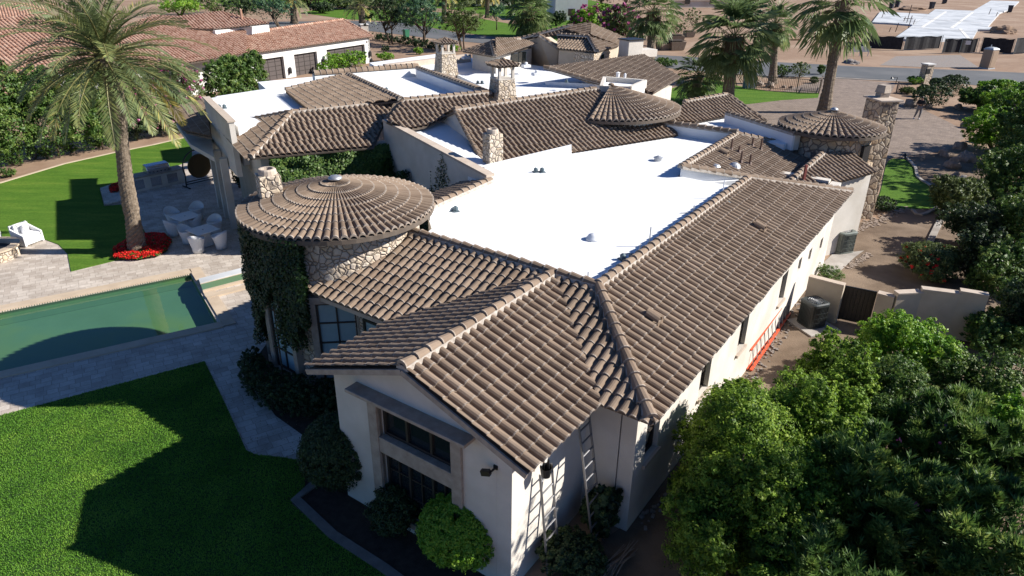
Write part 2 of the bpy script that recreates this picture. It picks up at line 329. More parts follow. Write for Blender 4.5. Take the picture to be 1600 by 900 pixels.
# ------------------------------------------------------------ tiled roofs
PX = np.array([0, .10, .17, .32, .5, .68, .83, .90, 1.0])
PHt = np.array([0, 0, .045, .078, .088, .078, .045, 0, 0])
def tile_grid(s0, s1, t0, t1, w, L, wave=0., h=1.):
    """local verts/faces of barrel tiles over a rectangle, s along the eave, t up the slope"""
    V = []; F = []; Mi = []; R = []
    nr = int(math.ceil((t1 - t0) / L)); nc = int(math.ceil((s1 - s0) / w)); n = len(PX)
    for j in range(nr):
        off = wave * math.sin(j * 1.9 + 1) 
        for i in range(nc):
            ds = RS.uniform(-.006, .006) + off; dl = RS.uniform(-.006, .008); dn = RS.uniform(-.012, .012); sk = RS.uniform(-.006, .006); r = RS.rand()
            b = len(V); ta = t0 + j * L + dn; tb = t0 + (j + 1) * L + .03
            rows = ((ta, -.012, 0), (ta, .03 + dl, 0), (ta + .025, .028 + dl, 0), (tb, .002, sk))
            for (t, lf, skx) in rows:
                for x, hh in zip(PX, PHt):
                    xx = x if t < tb - .01 else .5 + (x - .5) * .93 if 0 < x < 1 else x
                    V.append((s0 + i * w + xx * w + (ds + skx if 0 < x < 1 else off), t, hh * h + lf if 0 < x < 1 else lf * .8))
            for k in range(3):
                for q in range(n - 1):
                    F.append((b + k * n + q, b + k * n + q + 1, b + (k + 1) * n + q + 1, b + (k + 1) * n + q))
                    Mi.append(1 if k < 2 and 0 < q < n - 2 else 0); R.append(r)
    return V, F, Mi, R
def roof_piece(bm, lay, poly, w=.245, L=.345, wave=0., h=1., eave=None):
    """poly: convex 3D outline (first edge = eave direction unless eave given)"""
    P = [Vector(p) for p in poly]
    # plane normal
    nrm = Vector((0, 0, 0))
    for i in range(len(P)): nrm += (P[i] - P[0]).cross(P[(i + 1) % len(P)] - P[0])
    nrm.normalize()
    if nrm.z < 0: nrm = -nrm
    ex = Vector(eave) if eave else P[1] - P[0]
    ex = (ex - nrm * ex.dot(nrm)).normalized(); ey = nrm.cross(ex)
    if ey.z < 0: ex = -ex; ey = -ey
    o = P[0]; loc = [((p - o).dot(ex), (p - o).dot(ey)) for p in P]
    s = [a for a, _ in loc]; t = [b for _, b in loc]
    if max(s) - min(s) > 60 or max(t) - min(t) > 60: print('BAD ROOF', poly); return
    V, F, Mi, R = tile_grid(min(s) - .1, max(s) + .1, min(t) - .06, max(t) + .02, w, L, wave, h)
    me = bpy.data.meshes.new('tmp'); me.from_pydata([o + ex * a + ey * b + nrm * c for a, b, c in V], [], F)
    me.polygons.foreach_set('material_index', Mi); at = me.attributes.new('rnd', 'FLOAT', 'FACE'); at.data.foreach_set('value', R)
    b2 = bmesh.new(); b2.from_mesh(me); cen = sum(P, Vector()) / len(P)
    for i in range(len(P)):
        a, c = P[i], P[(i + 1) % len(P)]; e = c - a
        if e.length < .02: continue
        pn = e.cross(nrm).normalized()
        if pn.dot(cen - a) > 0: pn = -pn
        slack = .08 if abs(e.normalized().dot(ex)) > .995 and (a - o).dot(ey) < .05 + min(t) else .005   # eave tiles overhang
        bmesh.ops.bisect_plane(b2, geom=b2.verts[:] + b2.edges[:] + b2.faces[:], plane_co=a + pn * slack, plane_no=pn, clear_outer=True)
    b2.to_mesh(me); b2.free(); bm.from_mesh(me); bpy.data.meshes.remove(me)
    # board under the tiles
    lo = [p - nrm * .02 for p in P]; lo2 = [p - nrm * .1 for p in P]; n = len(P)
    vs = [bm.verts.new(p) for p in lo + lo2]
    A = sum(loc[i][0] * loc[(i + 1) % n][1] - loc[(i + 1) % n][0] * loc[i][1] for i in range(n))
    top = list(range(n)) if A > 0 else list(range(n))[::-1]
    fs = [bm.faces.new([vs[i] for i in top]), bm.faces.new([vs[n + i] for i in top[::-1]])]
    for k in range(n):
        i, j = top[k], top[(k + 1) % n]; fs.append(bm.faces.new([vs[i], vs[n + i], vs[n + j], vs[j]]))
    for f in fs: f.material_index = 2; f[lay] = .5
def roof(name, polys, parent, w=.24, L=.345, wave=0., mats=('tile', 'tile_lip', 'under'), h=1., eave=None, label=None):
    bm = bmesh.new(); lay = bm.faces.layers.float.new('rnd')
    for p in polys: roof_piece(bm, lay, p, w, L, wave, h, eave)
    me = bpy.data.meshes.new(name); bm.to_mesh(me); bm.free()
    for k in mats: me.materials.append(MT[k])
    o = bpy.data.objects.new(name, me); COL.objects.link(o)
    if label: o['label'] = label
    return attach(o, parent)
def ridge_caps(name, a, b, parent, r=.115, L=.36, mats=('tile', 'tile_lip', 'mortar'), up=.05, bed=True):
    """barrel caps from a (low / near end) to b"""
    a = Vector(a) + Vector((0, 0, up)); b = Vector(b) + Vector((0, 0, up)); d = b - a; n = max(1, round(d.length / L)); d /= n; dn = d.normalized()
    sd_ = dn.cross(Vector((0, 0, 1))).normalized(); u = sd_.cross(dn).normalized(); mb = MB()
    for k in range(n):
        rr = random.random(); jit = random.uniform(-.008, .008)
        rows = []
        for (t, ro, lf) in ((0, -.03, -.01), (0, .01, .025), (.09, .008, .02), (1.1, -.018, -.005)):
            rows.append([a + d * (k + t) + sd_ * (math.cos(th) * (r + ro) + jit) + u * (math.sin(th) * (r + ro) * .95 + lf) for th in np.linspace(-.25, math.pi + .25, 8)])
        for q in range(3):
            P = rows[q] + rows[q + 1]; mb.add(P, [(i, i + 1, 9 + i, 8 + i) for i in range(7)], 1 if q < 2 else 0, rr)
    if bed:
        rows = [[e + sd_ * x + u * z for x, z in ((-.15, -.07), (-.12, .03), (.12, .03), (.15, -.07))] for e in (a, b)]
        mb.add(rows[0] + rows[1], [(0, 1, 5, 4), (1, 2, 6, 5), (2, 3, 7, 6), (3, 2, 1, 0), (4, 5, 6, 7)], 2)
    return mb.build(name, list(mats), parent)
def cone_roof(name, c, R, ztop, tp, parent, N=72, L=.345, a0=0., a1=360., inner=.12, clip=None):
    """conical tiled roof, apex at ztop"""
    mb = MB(); nr = int(math.ceil((R - inner) / L)); n = len(PX); sl = math.sqrt(1 + tp * tp)
    ks = [k for k in range(2 * N) if a0 <= 360 * (k + .5) / N <= a1][:N]
    for j in range(nr):
        ra = R - j * L / sl; rb = max(R - (j + 1) * L / sl - .03, inner * .5)
        for k in ks:
            th0 = 2 * math.pi * k / N; dth = 2 * math.pi / N; r_ = random.random(); dl = random.uniform(-.005, .006)
            def hh(r): return min(1., r * dth / .25) ** .8
            V = []
            for (r, lf) in ((ra, -.02), (ra, .036 + dl), (ra - .04, .032 + dl), (rb, .002)):
                for x, h in zip(PX, PHt):
                    th = th0 + x * dth; V.append((c[0] + r * math.cos(th), c[1] + r * math.sin(th), ztop - tp * r + (h * hh(r) + (lf if 0 < x < 1 else lf * .8))))
            for q in range(3):
                for i in range(n - 1):
                    pass
            b = len(mb.v); mb.v.extend(V)
            for q in range(3):
                for i in range(n - 1):
                    mb.f.append((b + q * n + i + 1, b + q * n + i, b + (q + 1) * n + i, b + (q + 1) * n + i + 1)); mb.m.append(1 if q < 2 and 0 < i < n - 2 else 0); mb.r.append(r_)
    seg = 48; T = np.radians(np.linspace(a0, a1, seg + 1)); full = a1 - a0 > 359
    for dz, rr in ((-.02, R), ):
        ring = [(c[0] + rr * math.cos(t), c[1] + rr * math.sin(t), ztop - tp * rr + dz) for t in T]
        ring2 = [(x, y, z - .12) for x, y, z in ring]
        ap = (c[0], c[1], ztop + dz); V = [ap] + ring + ring2; m = seg + 1
        F = [(0, 1 + i, 2 + i) for i in range(seg)] + [(1 + i, 1 + m + i, 2 + m + i, 2 + i) for i in range(seg)]
        mb.add(V, F, 2)
        mb.add([(c[0], c[1], ztop - tp * rr + dz - .12)] + ring2, [(0, 2 + i, 1 + i) for i in range(seg)], 2)
    return mb.build(name, ['tile', 'tile_lip', 'under'], parent)

# ------------------------------------------------------------ walls with openings
def wall_boxes(mb, p0, p1, z0, z1, th, ops=(), m=0, inward=1):
    """wall from p0 to p1; outer face on the line, thickness goes to the left of p0->p1 (inward=1) ; ops = (s0,s1,za,zb)"""
    p0 = np.array(p0[:2]); p1 = np.array(p1[:2]); d = p1 - p0; Ln = np.hypot(*d); d = d / Ln; nn = np.array([-d[1], d[0]]) * inward * th
    ss = sorted({0., Ln, *[o[0] for o in ops], *[o[1] for o in ops]}); 
    for a, b in zip(ss[:-1], ss[1:]):
        if b - a < 1e-4: continue
        mid = (a + b) / 2; cuts = sorted([(o[2], o[3]) for o in ops if o[0] < mid < o[1]]); z = z0
        segs = []
        for c0, c1 in cuts:
            if c0 > z: segs.append((z, c0))
            z = c1
        if z < z1: segs.append((z, z1))
        for za, zb in segs:
            A = p0 + d * a; B = p0 + d * b; mb.prism([tuple(A), tuple(B), tuple(B + nn), tuple(A + nn)], za, zb, m)
def window_at(parent, p0, p1, s0, s1, z0, z1, inward=1, depth=.1, cols=1, rows=1, fr=.06, mat='glass', fmat='frame', mun=.025, name='window', label=None):
    p0 = np.array(p0[:2]); p1 = np.array(p1[:2]); d = (p1 - p0) / np.hypot(*(p1 - p0)); nn = np.array([-d[1], d[0]]) * inward
    f = MB(); 
    def bar(a, b, za, zb, dd0, dd1):
        A = p0 + d * a + nn * dd0; B = p0 + d * b + nn * dd0; C = p0 + d * b + nn * dd1; D = p0 + d * a + nn * dd1
        f.prism([tuple(A), tuple(B), tuple(C), tuple(D)], za, zb)
    bar(s0, s1, z0, z0 + fr, depth - .02, depth + .05); bar(s0, s1, z1 - fr, z1, depth - .02, depth + .05)
    bar(s0, s0 + fr, z0 + fr, z1 - fr, depth - .02, depth + .05); bar(s1 - fr, s1, z0 + fr, z1 - fr, depth - .02, depth + .05)
    for i in range(1, cols): x = s0 + (s1 - s0) * i / cols; bar(x - mun, x + mun, z0 + fr, z1 - fr, depth - .01, depth + .04)
    for j in range(1, rows):
        z = z0 + (z1 - z0) * j / rows
        for i in range(cols): bar(s0 + (s1 - s0) * i / cols + mun, s0 + (s1 - s0) * (i + 1) / cols - mun, z - mun, z + mun, depth - .012, depth + .04)
    o = f.build(name, fmat, parent)
    if label: o['label'] = label
    g = MB(); a, b = p0 + d * s0 + nn * (depth + .03), p0 + d * s1 + nn * (depth + .03); c = (0, 0)
    g.prism([tuple(a), tuple(b), tuple(b + nn * .015), tuple(a + nn * .015)], z0 + .01, z1 - .01)
    g.build('pane', mat, o)
    return o
# ------------------------------------------------------------ vertical wall planes in the front wing's frame
def on_v(px, py, v):                    # sight line meets the wall plane v = const -> (u, z)
    d = ray(px, py); t = v / (d[:2] @ VV); return (t * d[:2] @ UV, CH + t * d[2])
def on_u(px, py, u):
    d = ray(px, py); t = u / (d[:2] @ UV); return (t * d[:2] @ VV, CH + t * d[2])

# ============================================================ GROUND
pf = [G(0, 487), G(297, 428)]; pn = [G(340, 505), G(0, 582)]
def ext(a, b, k): return (b[0] + (b[0] - a[0]) * k, b[1] + (b[1] - a[1]) * k)
POOL = [ext(pf[1], pf[0], 1.0)[:2], pf[1][:2], pn[0][:2], ext(pn[0], pn[1], .95)[:2]]
# spa channel right of the pool
SPA = [G(311, 440)[:2], G(394, 419)[:2], G(398, 438)[:2], G(318, 459)[:2]]
sheet('ground', [(-900, -300), (900, -300), (900, 1500), (-900, 1500)], 0.0, 'dirt', holes=[POOL])
far = sheet('far_ground', [(-900, 330), (900, 330), (900, 1490), (-900, 1490)], .01, 'soil')
YARD = [G(-60, 300)[:2], G(60, 268)[:2], G(290, 215)[:2], G(420, 200)[:2], G(700, 250)[:2], G(640, 500)[:2], G(700, 700)[:2],
        G(480, 722)[:2], G(330, 900)[:2], G(100, 1200)[:2], (-20, 0), (-48, 0), (-48, 30)]
sheet('patio_paving', YARD, .012, 'paver', holes=[POOL])
# lawns
LAWN1 = [G(-500, 800), G(0, 651), G(320, 566), G(352, 632), G(385, 705), G(400, 712), G(440, 716), G(480, 723), G(475, 770), G(455, 788), G(520, 845), G(640, 915), G(700, 1000), G(600, 1150), G(200, 1200), G(-500, 1200)]
sheet('lawn', [p[:2] for p in LAWN1], .035, 'turf', thick=.03)
LAWN2 = [G(-300, 365), G(-60, 300), G(0, 286), G(60, 268), G(100, 256), G(180, 238), G(240, 226), G(300, 212), G(300, 250), G(240, 275), G(190, 285), G(156, 296), G(163, 323), G(192, 320), G(225, 360), G(245, 400), G(180, 408), G(111, 425), G(106, 398), G(92, 383), G(68, 374), G(0, 372), G(-200, 400)]
sheet('lawn', [p[:2] for p in LAWN2], .035, 'grass', thick=.03)
# planting bed along the hedge and its curb
sheet('planting_bed', [G(-300, 330)[:2], G(-60, 285)[:2], G(0, 262)[:2], G(60, 250)[:2], G(180, 228)[:2], G(300, 200)[:2], G(300, 213)[:2], G(180, 239)[:2], G(60, 269)[:2], G(0, 287)[:2], G(-300, 366)[:2]], .02, 'dirt')
def kerb(name, pts, w_, h, mat, z0=0.):
    mb = MB(); P = [Vector((p[0], p[1], 0)) for p in pts]; V = []
    for i, p in enumerate(P):
        d = (P[min(i + 1, len(P) - 1)] - P[max(i - 1, 0)]).normalized(); s = Vector((-d.y, d.x, 0)) * w_ / 2
        V += [p - s + Vector((0, 0, z0)), p - s + Vector((0, 0, z0 + h)), p + s + Vector((0, 0, z0 + h)), p + s + Vector((0, 0, z0))]
    F = [(4 * i + k, 4 * i + k + 1, 4 * i + 5 + k, 4 * i + 4 + k) for i in range(len(P) - 1) for k in range(3)] + [(3, 2, 1, 0), (4 * len(P) - 4, 4 * len(P) - 3, 4 * len(P) - 2, 4 * len(P) - 1)]
    mb.add(V, F); o = mb.build(name, mat); o['kind'] = 'structure'; return o
kerb('lawn_kerb', [G(*p) for p in ((-300, 366), (-60, 301), (0, 287), (60, 269), (100, 257), (180, 239), (240, 227), (300, 213))], .18, .06, 'coping')
kerb('lawn_kerb', [G(*p) for p in ((495, 755), (462, 782), (520, 838), (600, 890), (680, 950))], .22, .07, 'kerbstone')
# bed in front of the gable
sheet('planting_bed', [p[:2] for p in (G(480, 723), G(530, 700), W(8.3, 10.4), W(8.2, 4.6), G(900, 1000), G(700, 1000), G(600, 890), G(520, 840), G(462, 785))], .02, 'mulch')
sheet('planting_bed', [G(430, 520)[:2], G(400, 560)[:2], G(395, 600)[:2], G(430, 650)[:2], G(500, 700)[:2], G(560, 700)[:2], G(600, 560)[:2]], .018, 'mulch')
# pool
mb = MB(); zc = -.42; n = 4
mb.add([(p[0], p[1], zc) for p in POOL], [(0, 1, 2, 3)] if False else [(3, 2, 1, 0)])
mb.add([(p[0], p[1], z) for z in (zc, .012) for p in POOL], [(i, (i + 1) % 4, 4 + (i + 1) % 4, 4 + i) for i in range(4)])
a, b = Vector((*POOL[0], 0)), Vector((*POOL[1], 0)); 
o = mb.build('pool_basin', 'poolfloor'); o['kind'] = 'structure'
nrm = (Vector((*POOL[3], 0)) - a); nrm.normalize()
# shelf along the far wall
mb = MB(); mb.prism([tuple(a)[:2], tuple(b)[:2], tuple(b + nrm * .28)[:2], tuple(a + nrm * .28)[:2]], -.41, -.16); o = mb.build('pool_shelf', 'poolfloor'); o['kind'] = 'structure'
mb = MB(); mb.poly([(p[0], p[1], -.12) for p in POOL[::-1]]); o = mb.build('pool_water', 'water'); o['kind'] = 'structure'
kerb('pool_coping', [a - nrm * .22, b - nrm * .22 + (b - a).normalized() * .1], .44, .045, 'coping', .012)
c_, d_ = Vector((*POOL[2], 0)), Vector((*POOL[3], 0))
kerb('pool_coping', [c_ + nrm * .24 + (c_ - d_).normalized() * .1, d_ + nrm * .24], .42, .045, 'coping', .012)
kerb('pool_coping', [b - nrm * .4 + (b - a).normalized() * .28, c_ + nrm * .4 + (b - a).normalized() * .28], .4, .044, 'coping', .013)
# grille along the far edge of the pool
mb = MB(); L_ = (b - a).length; dd = (b - a).normalized()
for k in range(int(L_ / .08)): 
    p = a + dd * (k * .08 + .04) + nrm * .05; mb.box((p.x, p.y, -.0), (.05, .1, .012), math.atan2(dd.y, dd.x))
o = mb.build('pool_edge_grille', 'cap'); o['kind'] = 'structure'
# raised spa channel
mb = MB(); mb.prism(SPA, .012, .12); o = mb.build('spa_trough', 'coping'); o['kind'] = 'structure'
S0, S1, S2, S3 = (np.array(p) for p in SPA)
def lerp(a, b, t): return tuple(a + (b - a) * t)
mb = MB(); mb.prism([lerp(S0, S3, .06), lerp(S1, S2, .06), lerp(S1, S2, .42), lerp(S0, S3, .42)], .12, .16); o = mb.build('spa_step', 'slab'); o['kind'] = 'structure'
mb = MB(); mb.prism([lerp(S0, S3, .5), lerp(S1, S2, .5), lerp(S1, S2, .92), lerp(S0, S3, .92)], .12, .135); o = mb.build('spa_water', 'poolfloor'); o['kind'] = 'structure'
kerb('pool_coping', [G(322, 466), G(402, 445)], .34, .06, 'coping', .012)
# east side yard, driveway, street
sheet('side_yard', [p[:2] for p in (W(5, 6.2), W(11, 4.6), G(1290, 410), G(1330, 350), G(1385, 340), G(1395, 250), G(1500, 235), G(1600, 300), G(1900, 600), G(1700, 1000), G(1100, 1300), G(850, 1100))], .014, 'soil')
sheet('driveway', [p[:2] for p in (G(1000, 160), G(1120, 152), G(1200, 150), G(1290, 121), G(1330, 124), G(1400, 130), G(1390, 150), G(1440, 170), G(1500, 200), G(1508, 215), G(1480, 236), G(1392, 247), G(1300, 260), G(1100, 230))], .016, 'drivepav')
sheet('street', [p[:2] for p in (G(1130, 92), G(1210, 97), G(1340, 104), G(1540, 111), G(1800, 125), G(1800, 160), G(1500, 131), G(1310, 121), G(1200, 118), G(1100, 112), G(960, 98), G(850, 80), G(800, 72), G(700, 63), G(590, 50), G(560, 47), G(400, 62), G(330, 50), G(420, 34), G(560, 33), G(620, 35), G(720, 52), G(800, 62), G(960, 82))], .02, 'asphalt')
kerb('street_kerb', [G(*p) for p in ((1100, 113), (1200, 119), (1300, 122), (1420, 128))], .35, .06, 'concrete')
sheet('gravel_apron', [p[:2] for p in (G(1375, 102), G(1400, 88), G(1500, 86), G(1530, 106), G(1440, 105))], .018, 'gravel')
sheet('front_lawn', [p[:2] for p in (G(1100, 120), G(1150, 134), G(1200, 143), G(1280, 146), G(1278, 153), G(1220, 157), G(1160, 164), G(1080, 170), G(1020, 150))], .036, 'grass', thick=.03)
sheet('front_lawn', [p[:2] for p in (G(500, 14), G(600, 14), G(700, 20), G(800, 38), G(900, 30), G(900, 45), G(830, 62), G(760, 56), G(700, 48), G(620, 34), G(540, 30), G(470, 20))], .03, 'grass')
sheet('front_lawn', [p[:2] for p in (G(830, 40), G(930, 32), G(960, 70), G(850, 75))], .034, 'grass')
sheet('front_lawn', [p[:2] for p in (G(330, 2), G(480, -8), G(700, -8), G(900, -4), G(960, 8), G(900, 22), G(800, 30), G(700, 14), G(600, 9), G(480, 9), G(380, 14))], .026, 'grass')
sheet('side_lawn', smooth_loop([G(*p) for p in ((1388, 252), (1412, 250), (1427, 262), (1434, 278), (1455, 295), (1468, 312), (1462, 325), (1425, 327), (1375, 325), (1378, 290))], 5), .03, 'grass')
kerb('lawn_kerb', [(*p, 0) for p in smooth_loop([G(*p) for p in ((1412, 249), (1429, 262), (1434, 278), (1457, 294), (1470, 312), (1460, 328), (1425, 329))], 5)[:31]], .16, .1, 'concrete')
kerb('garden_kerb', [G(1506, 276), G(1482, 318), G(1450, 385)], .28, .1, 'concrete')
sheet('side_pad', [p[:2] for p in (G(1285, 412), G(1300, 398), G(1350, 392), G(1336, 402), G(1312, 425), G(1290, 440))], .02, 'concrete')
# ============================================================ VILLA
villa = thing('villa', 'large cream stucco villa with brown tiled and white flat roofs and round towers', 'house', W(18, 9, 0))
uA, vA, uB, vC, uC, uD, uP, vP, vE, vF = 10.451, 3.957, 28.35, 6.731, 13.225, 23.99, 7.88, 7.959, 5.111, 10.807
ze, zr, ZF = 3.46, 4.51, 4.16
# --- front wing roofs
R1 = roof('tile_roof', [[W(uA, vA, ze), W(uB, vA, ze), W(uD + .2, vC, zr), W(uC, vC, zr)]], villa, eave=(*UV, 0), label='long right hand roof slope over the window wall')
roof('tile_roof', [[W(uA, vE, ze), W(uA, vA, ze), W(uC, vC, zr), W(uC, vP, zr)]], villa, eave=(*VV, 0), label='narrow roof slope between the valley and the hip')
roof('tile_roof', [[W(uP, vE, ze), W(uA, vE, ze), W(uC, vP, zr), W(uP, vP, zr)]], villa, eave=(*UV, 0), label='right slope of the front gable')
roof('tile_roof', [[W(uA, vF, ze), W(uP, vF, ze), W(uP, vP, zr), W(uC, vP, zr)]], villa, eave=(*UV, 0), label='left slope of the front gable')
roof('tile_roof', [[W(uA, 13.9, ze), W(uA, vF, ze), W(uC, vP, zr), W(uC, 13.3, zr)]], villa, eave=(*VV, 0), label='roof slope below the big round tower')
# patch behind the tower
roof('tile_roof', [[W(15.3, 15.9, 3.72), W(19.6, 16.0, 3.72), W(18.5, 13.75, 4.5), W(14.9, 13.6, 4.5)]], villa, eave=(*UV, 0))
ridge_caps('ridge_cap', W(uA + .05, vA + .05, ze), W(uC, vC, zr), villa, r=.13)
ridge_caps('ridge_cap', W(uC, vC, zr), W(uD + .2, vC, zr), villa)
ridge_caps('ridge_cap', W(uC, 12.6, zr), W(uC, vC, zr), villa)
ridge_caps('ridge_cap', W(uP, vP, zr), W(uC, vP, zr), villa)
ridge_caps('ridge_cap', W(uB + .02, vA, ze + .02), W(uD + .2, vC, zr), villa, r=.1)
ridge_caps('ridge_cap', W(15, 13.6, 4.5), W(18.5, 13.8, 4.5), villa)
# gable rake boards
for v_, z_ in ((vE, ze), (vF, ze)):
    mb = MB(); s = 1 if v_ == vF else -1; a, b = Vector(W(uP - .02, v_, z_ - .03)), Vector(W(uP - .02, vP, zr - .03)); mb.beam(a - Vector((0, 0, .03)), b - Vector((0, 0, .03)), .04, .12); mb.build('rake_board', 'trim', villa)
# --- flat roof
def slab(name, pts, z0, z1, mat='white', label=None):
    mb = MB(); mb.prism([p[:2] for p in pts], z0, z1); o = mb.build(name, mat, villa)
    if label: o['label'] = label
    return o
FLAT = [W(uC + .12, vC + .1), W(uD + .1, vC + .1), W(uD + .1, 9.3), W(28.5, 9.35), W(30.2, 10.0), G(1056, 212, ZF), G(940, 224, ZF), G(780, 238, ZF), G(700, 215, ZF), G(640, 200, ZF), G(607, 205, ZF), G(757, 290, ZF), W(18.45, 13.7), W(15, 13.55), W(14.5, 13.0), W(uC + .12, 12.6)]
slab('flat_roof', FLAT, 3.3, ZF, label='white coated flat roof of the front wing')
# parapet faces inside the ridges
def upstand(a, b, z0, z1, th=.1, mat='white', name='parapet'):
    a = np.array(a[:2]); b = np.array(b[:2]); d = (b - a) / np.hypot(*(b - a)); n_ = np.array([-d[1], d[0]]) * th
    mb = MB(); mb.prism([tuple(a), tuple(b), tuple(b + n_), tuple(a + n_)], z0, z1); return mb.build(name, mat, villa)
upstand(W(uC + .02, vC + .04), W(uD + .1, vC + .04), 3.6, zr - .03)
upstand(W(uC + .13, vC + .15), W(uC + .13, 12.5), 3.6, zr - .03)
upstand(W(15, 13.58), W(18.5, 13.72), 3.6, 4.47, -.1)
# raised white kerb along the middle roof
slab('roof_kerb', [G(757, 268, 4.5), G(893, 235, 4.5), G(893, 224, 4.5), G(757, 256, 4.5)], 4.1, 4.46, label='raised white step beside the small stone chimney')
# --- walls of the front wing
core = MB(); core.prism([W(11.35, 4.85)[:2], W(28.6, 4.85)[:2], W(28.6, 12.5)[:2], W(11.35, 12.5)[:2]], 0, 3.6); core.prism([W(8.6, 6.0)[:2], W(11.3, 6.0)[:2], W(11.3, 9.9)[:2], W(8.6, 9.9)[:2]], 0, 3.3); core.build('inner_wall', 'black', villa)
vW = 4.45; U0 = 10.95; U1 = 28.9
wins = []
for (x0, x1, y0, y1, sq) in ((1010, 1029, 660, 703, 0), (1094, 1110, 568, 606, 0), (1154, 1168, 503, 539, 0), (1216, 1231, 436, 462, 0), (1246, 1253, 406, 420, 1), (1262, 1269, 391, 405, 1), (1280, 1286, 375, 387, 1)):
    ua, zt = on_v(x0, (y0 * .35 + y1 * .65) , vW); ub, zb = on_v(x1, (y0 * .65 + y1 * .35), vW); uc, zc_ = on_v((x0 + x1) / 2, (y0 + y1) / 2, vW)
    w_, h_ = (.42, .46) if sq else (.72, 1.05)
    wins.append((uc - w_ / 2 - U0, uc + w_ / 2 - U0, zc_ - h_ / 2, zc_ + h_ / 2))
RW0, RW1 = W(U0, vW), W(U1, vW)
mb = MB(); wall_boxes(mb, RW0, RW1, 0, 3.62, .35, wins); mb.build('wall', 'stucco', villa)['label'] = 'long sunlit right hand wall with seven small windows'
for i, (a, b, c, d) in enumerate(wins):
    window_at(villa, RW0, RW1, a, b, c, d, rows=2 if i < 4 else 1, cols=1, depth=.14, fr=.05)
    if i < 4:
        mb = MB(); A = np.array(RW0[:2]) + UV * (a - .06) - VV * .07; B = np.array(RW0[:2]) + UV * (b + .06) - VV * .07
        mb.prism([tuple(A), tuple(B), tuple(B + VV * .21), tuple(A + VV * .21)], c - .09, c - .002); mb.build('window_sill', 'cap', villa)
mb = MB()
wall_boxes(mb, W(U0, 4.83), W(U0, 5.62), 0, 3.6, .35, inward=-1)
wall_boxes(mb, W(8.16, 5.62), W(U0, 5.62), 0, 3.6, .35)
mb.build('wall', 'stucco', villa)
mb = MB(); wall_boxes(mb, W(U1, 4.85), W(U1, 12.8), 0, 3.7, .35); mb.build('wall', 'stucco', villa)
# gable front wall with the big window opening
uW = 8.16; v0, v1 = 5.62, 10.3
def gz(v): return zr - .3687 * abs(v - vP) - .12
jl = on_u(596, 700, uW)[0]; jr = on_u(708, 745, uW)[0]; zs0 = .45; zt1 = on_u(651, 660, uW)[1]
print('gable window', jl, jr, zt1, on_u(650, 690, uW), on_u(640, 712, uW), on_u(555, 612, uW), on_u(730, 690, uW), on_u(775, 730, uW))
WV1, WV0 = min(v1 - .5, jl), max(v0 + .6, jr)
op = [(WV0 - v0, WV1 - v0, .35, 3.3)]
mb = MB(); wall_boxes(mb, W(uW, v0 + .352), W(uW, v1), 0, 3.3, .35, [(op[0][0] - .352, op[0][1] - .352, .35, 3.3)], inward=-1)
pts = [W(uW, v0), W(uW, v1)]
tri = [(v0, 3.302), (v1, 3.302), (v1, gz(v1)), (vP, gz(vP)), (v0, gz(v0))]
V = [W(uW + k, v, z) for k in (0, .35) for v, z in tri]; mb.add(V, [(0, 1, 2, 3, 4)[::-1], (5, 6, 7, 8, 9)] + [(i, (i + 1) % 5, 5 + (i + 1) % 5, 5 + i) for i in range(5)])
wall_boxes(mb, W(U0 + .3, v1 - .001), W(uW + .352, v1 - .001), 0, 3.5, .35)
mb.build('wall', 'stucco', villa)['label'] = 'shaded front gable wall with the tall stone framed window'
# window group: transom above, doors below, cast stone trim
tw = thing('gable_window', None, None, W(uW, (WV0 + WV1) / 2, 0)); attach(tw, villa); 
def fbar(mb, va, vb, za, zb, ua, ub): mb.prism([W(ua, va)[:2], W(ua, vb)[:2], W(ub, vb)[:2], W(ub, va)[:2]], za, zb)
ZM0, ZM1 = 1.93, 2.32
mb = MB(); fbar(mb, WV0 - .26, WV0, .0, 3.3, uW - .07, uW + .1); fbar(mb, WV1, WV1 + .26, .0, 3.3, uW - .07, uW + .1); fbar(mb, WV0, WV1, ZM0, ZM1, uW - .05, uW + .12)
fbar(mb, WV0, WV1, .2, .35, uW - .06, uW + .1); mb.build('stone_surround', 'trim', tw, bevel=.012)
mb = MB(); fbar(mb, WV0 - .5, WV1 + .5, 3.302, 3.38, uW - .2, uW + .05); fbar(mb, WV0 - .58, WV1 + .58, 3.381, 3.46, uW - .34, uW + .05); mb.build('stone_ledge', 'trim', tw, bevel=.012)
def panes(za, zb, cols, rows, sub):
    f = MB(); e = .06
    for k in range(cols + 1):
        v = WV0 + (WV1 - WV0) * k / cols; a = v - e / 2 if 0 < k < cols else (v if k == 0 else v - e); fbar(f, a, a + e, za, zb, uW + .12, uW + .2)
    for k in range(cols):
        va = WV0 + (WV1 - WV0) * k / cols + e / 2 + (e / 2 if k == 0 else 0); vb = WV0 + (WV1 - WV0) * (k + 1) / cols - e / 2 - (e / 2 if k == cols - 1 else 0)
        fbar(f, va, vb, za, za + e, uW + .121, uW + .199); fbar(f, va, vb, zb - e, zb, uW + .121, uW + .199)
        for s in range(1, sub): x = va + (vb - va) * s / sub; fbar(f, x - .014, x + .014, za + e, zb - e, uW + .13, uW + .17)
        for r in range(1, rows):
            z = za + (zb - za) * r / rows
            for s in range(sub): fbar(f, va + (vb - va) * s / sub + .015, va + (vb - va) * (s + 1) / sub - .015, z - .014, z + .014, uW + .131, uW + .169)
    f.build('window_frame', 'frame', tw)
    g = MB(); fbar(g, WV0, WV1, za + .01, zb - .01, uW + .175, uW + .185); g.build('glass_pane', 'glass', tw)
panes(ZM1, 3.3, 3, 1, 1); panes(.35, ZM0, 3, 3, 2)
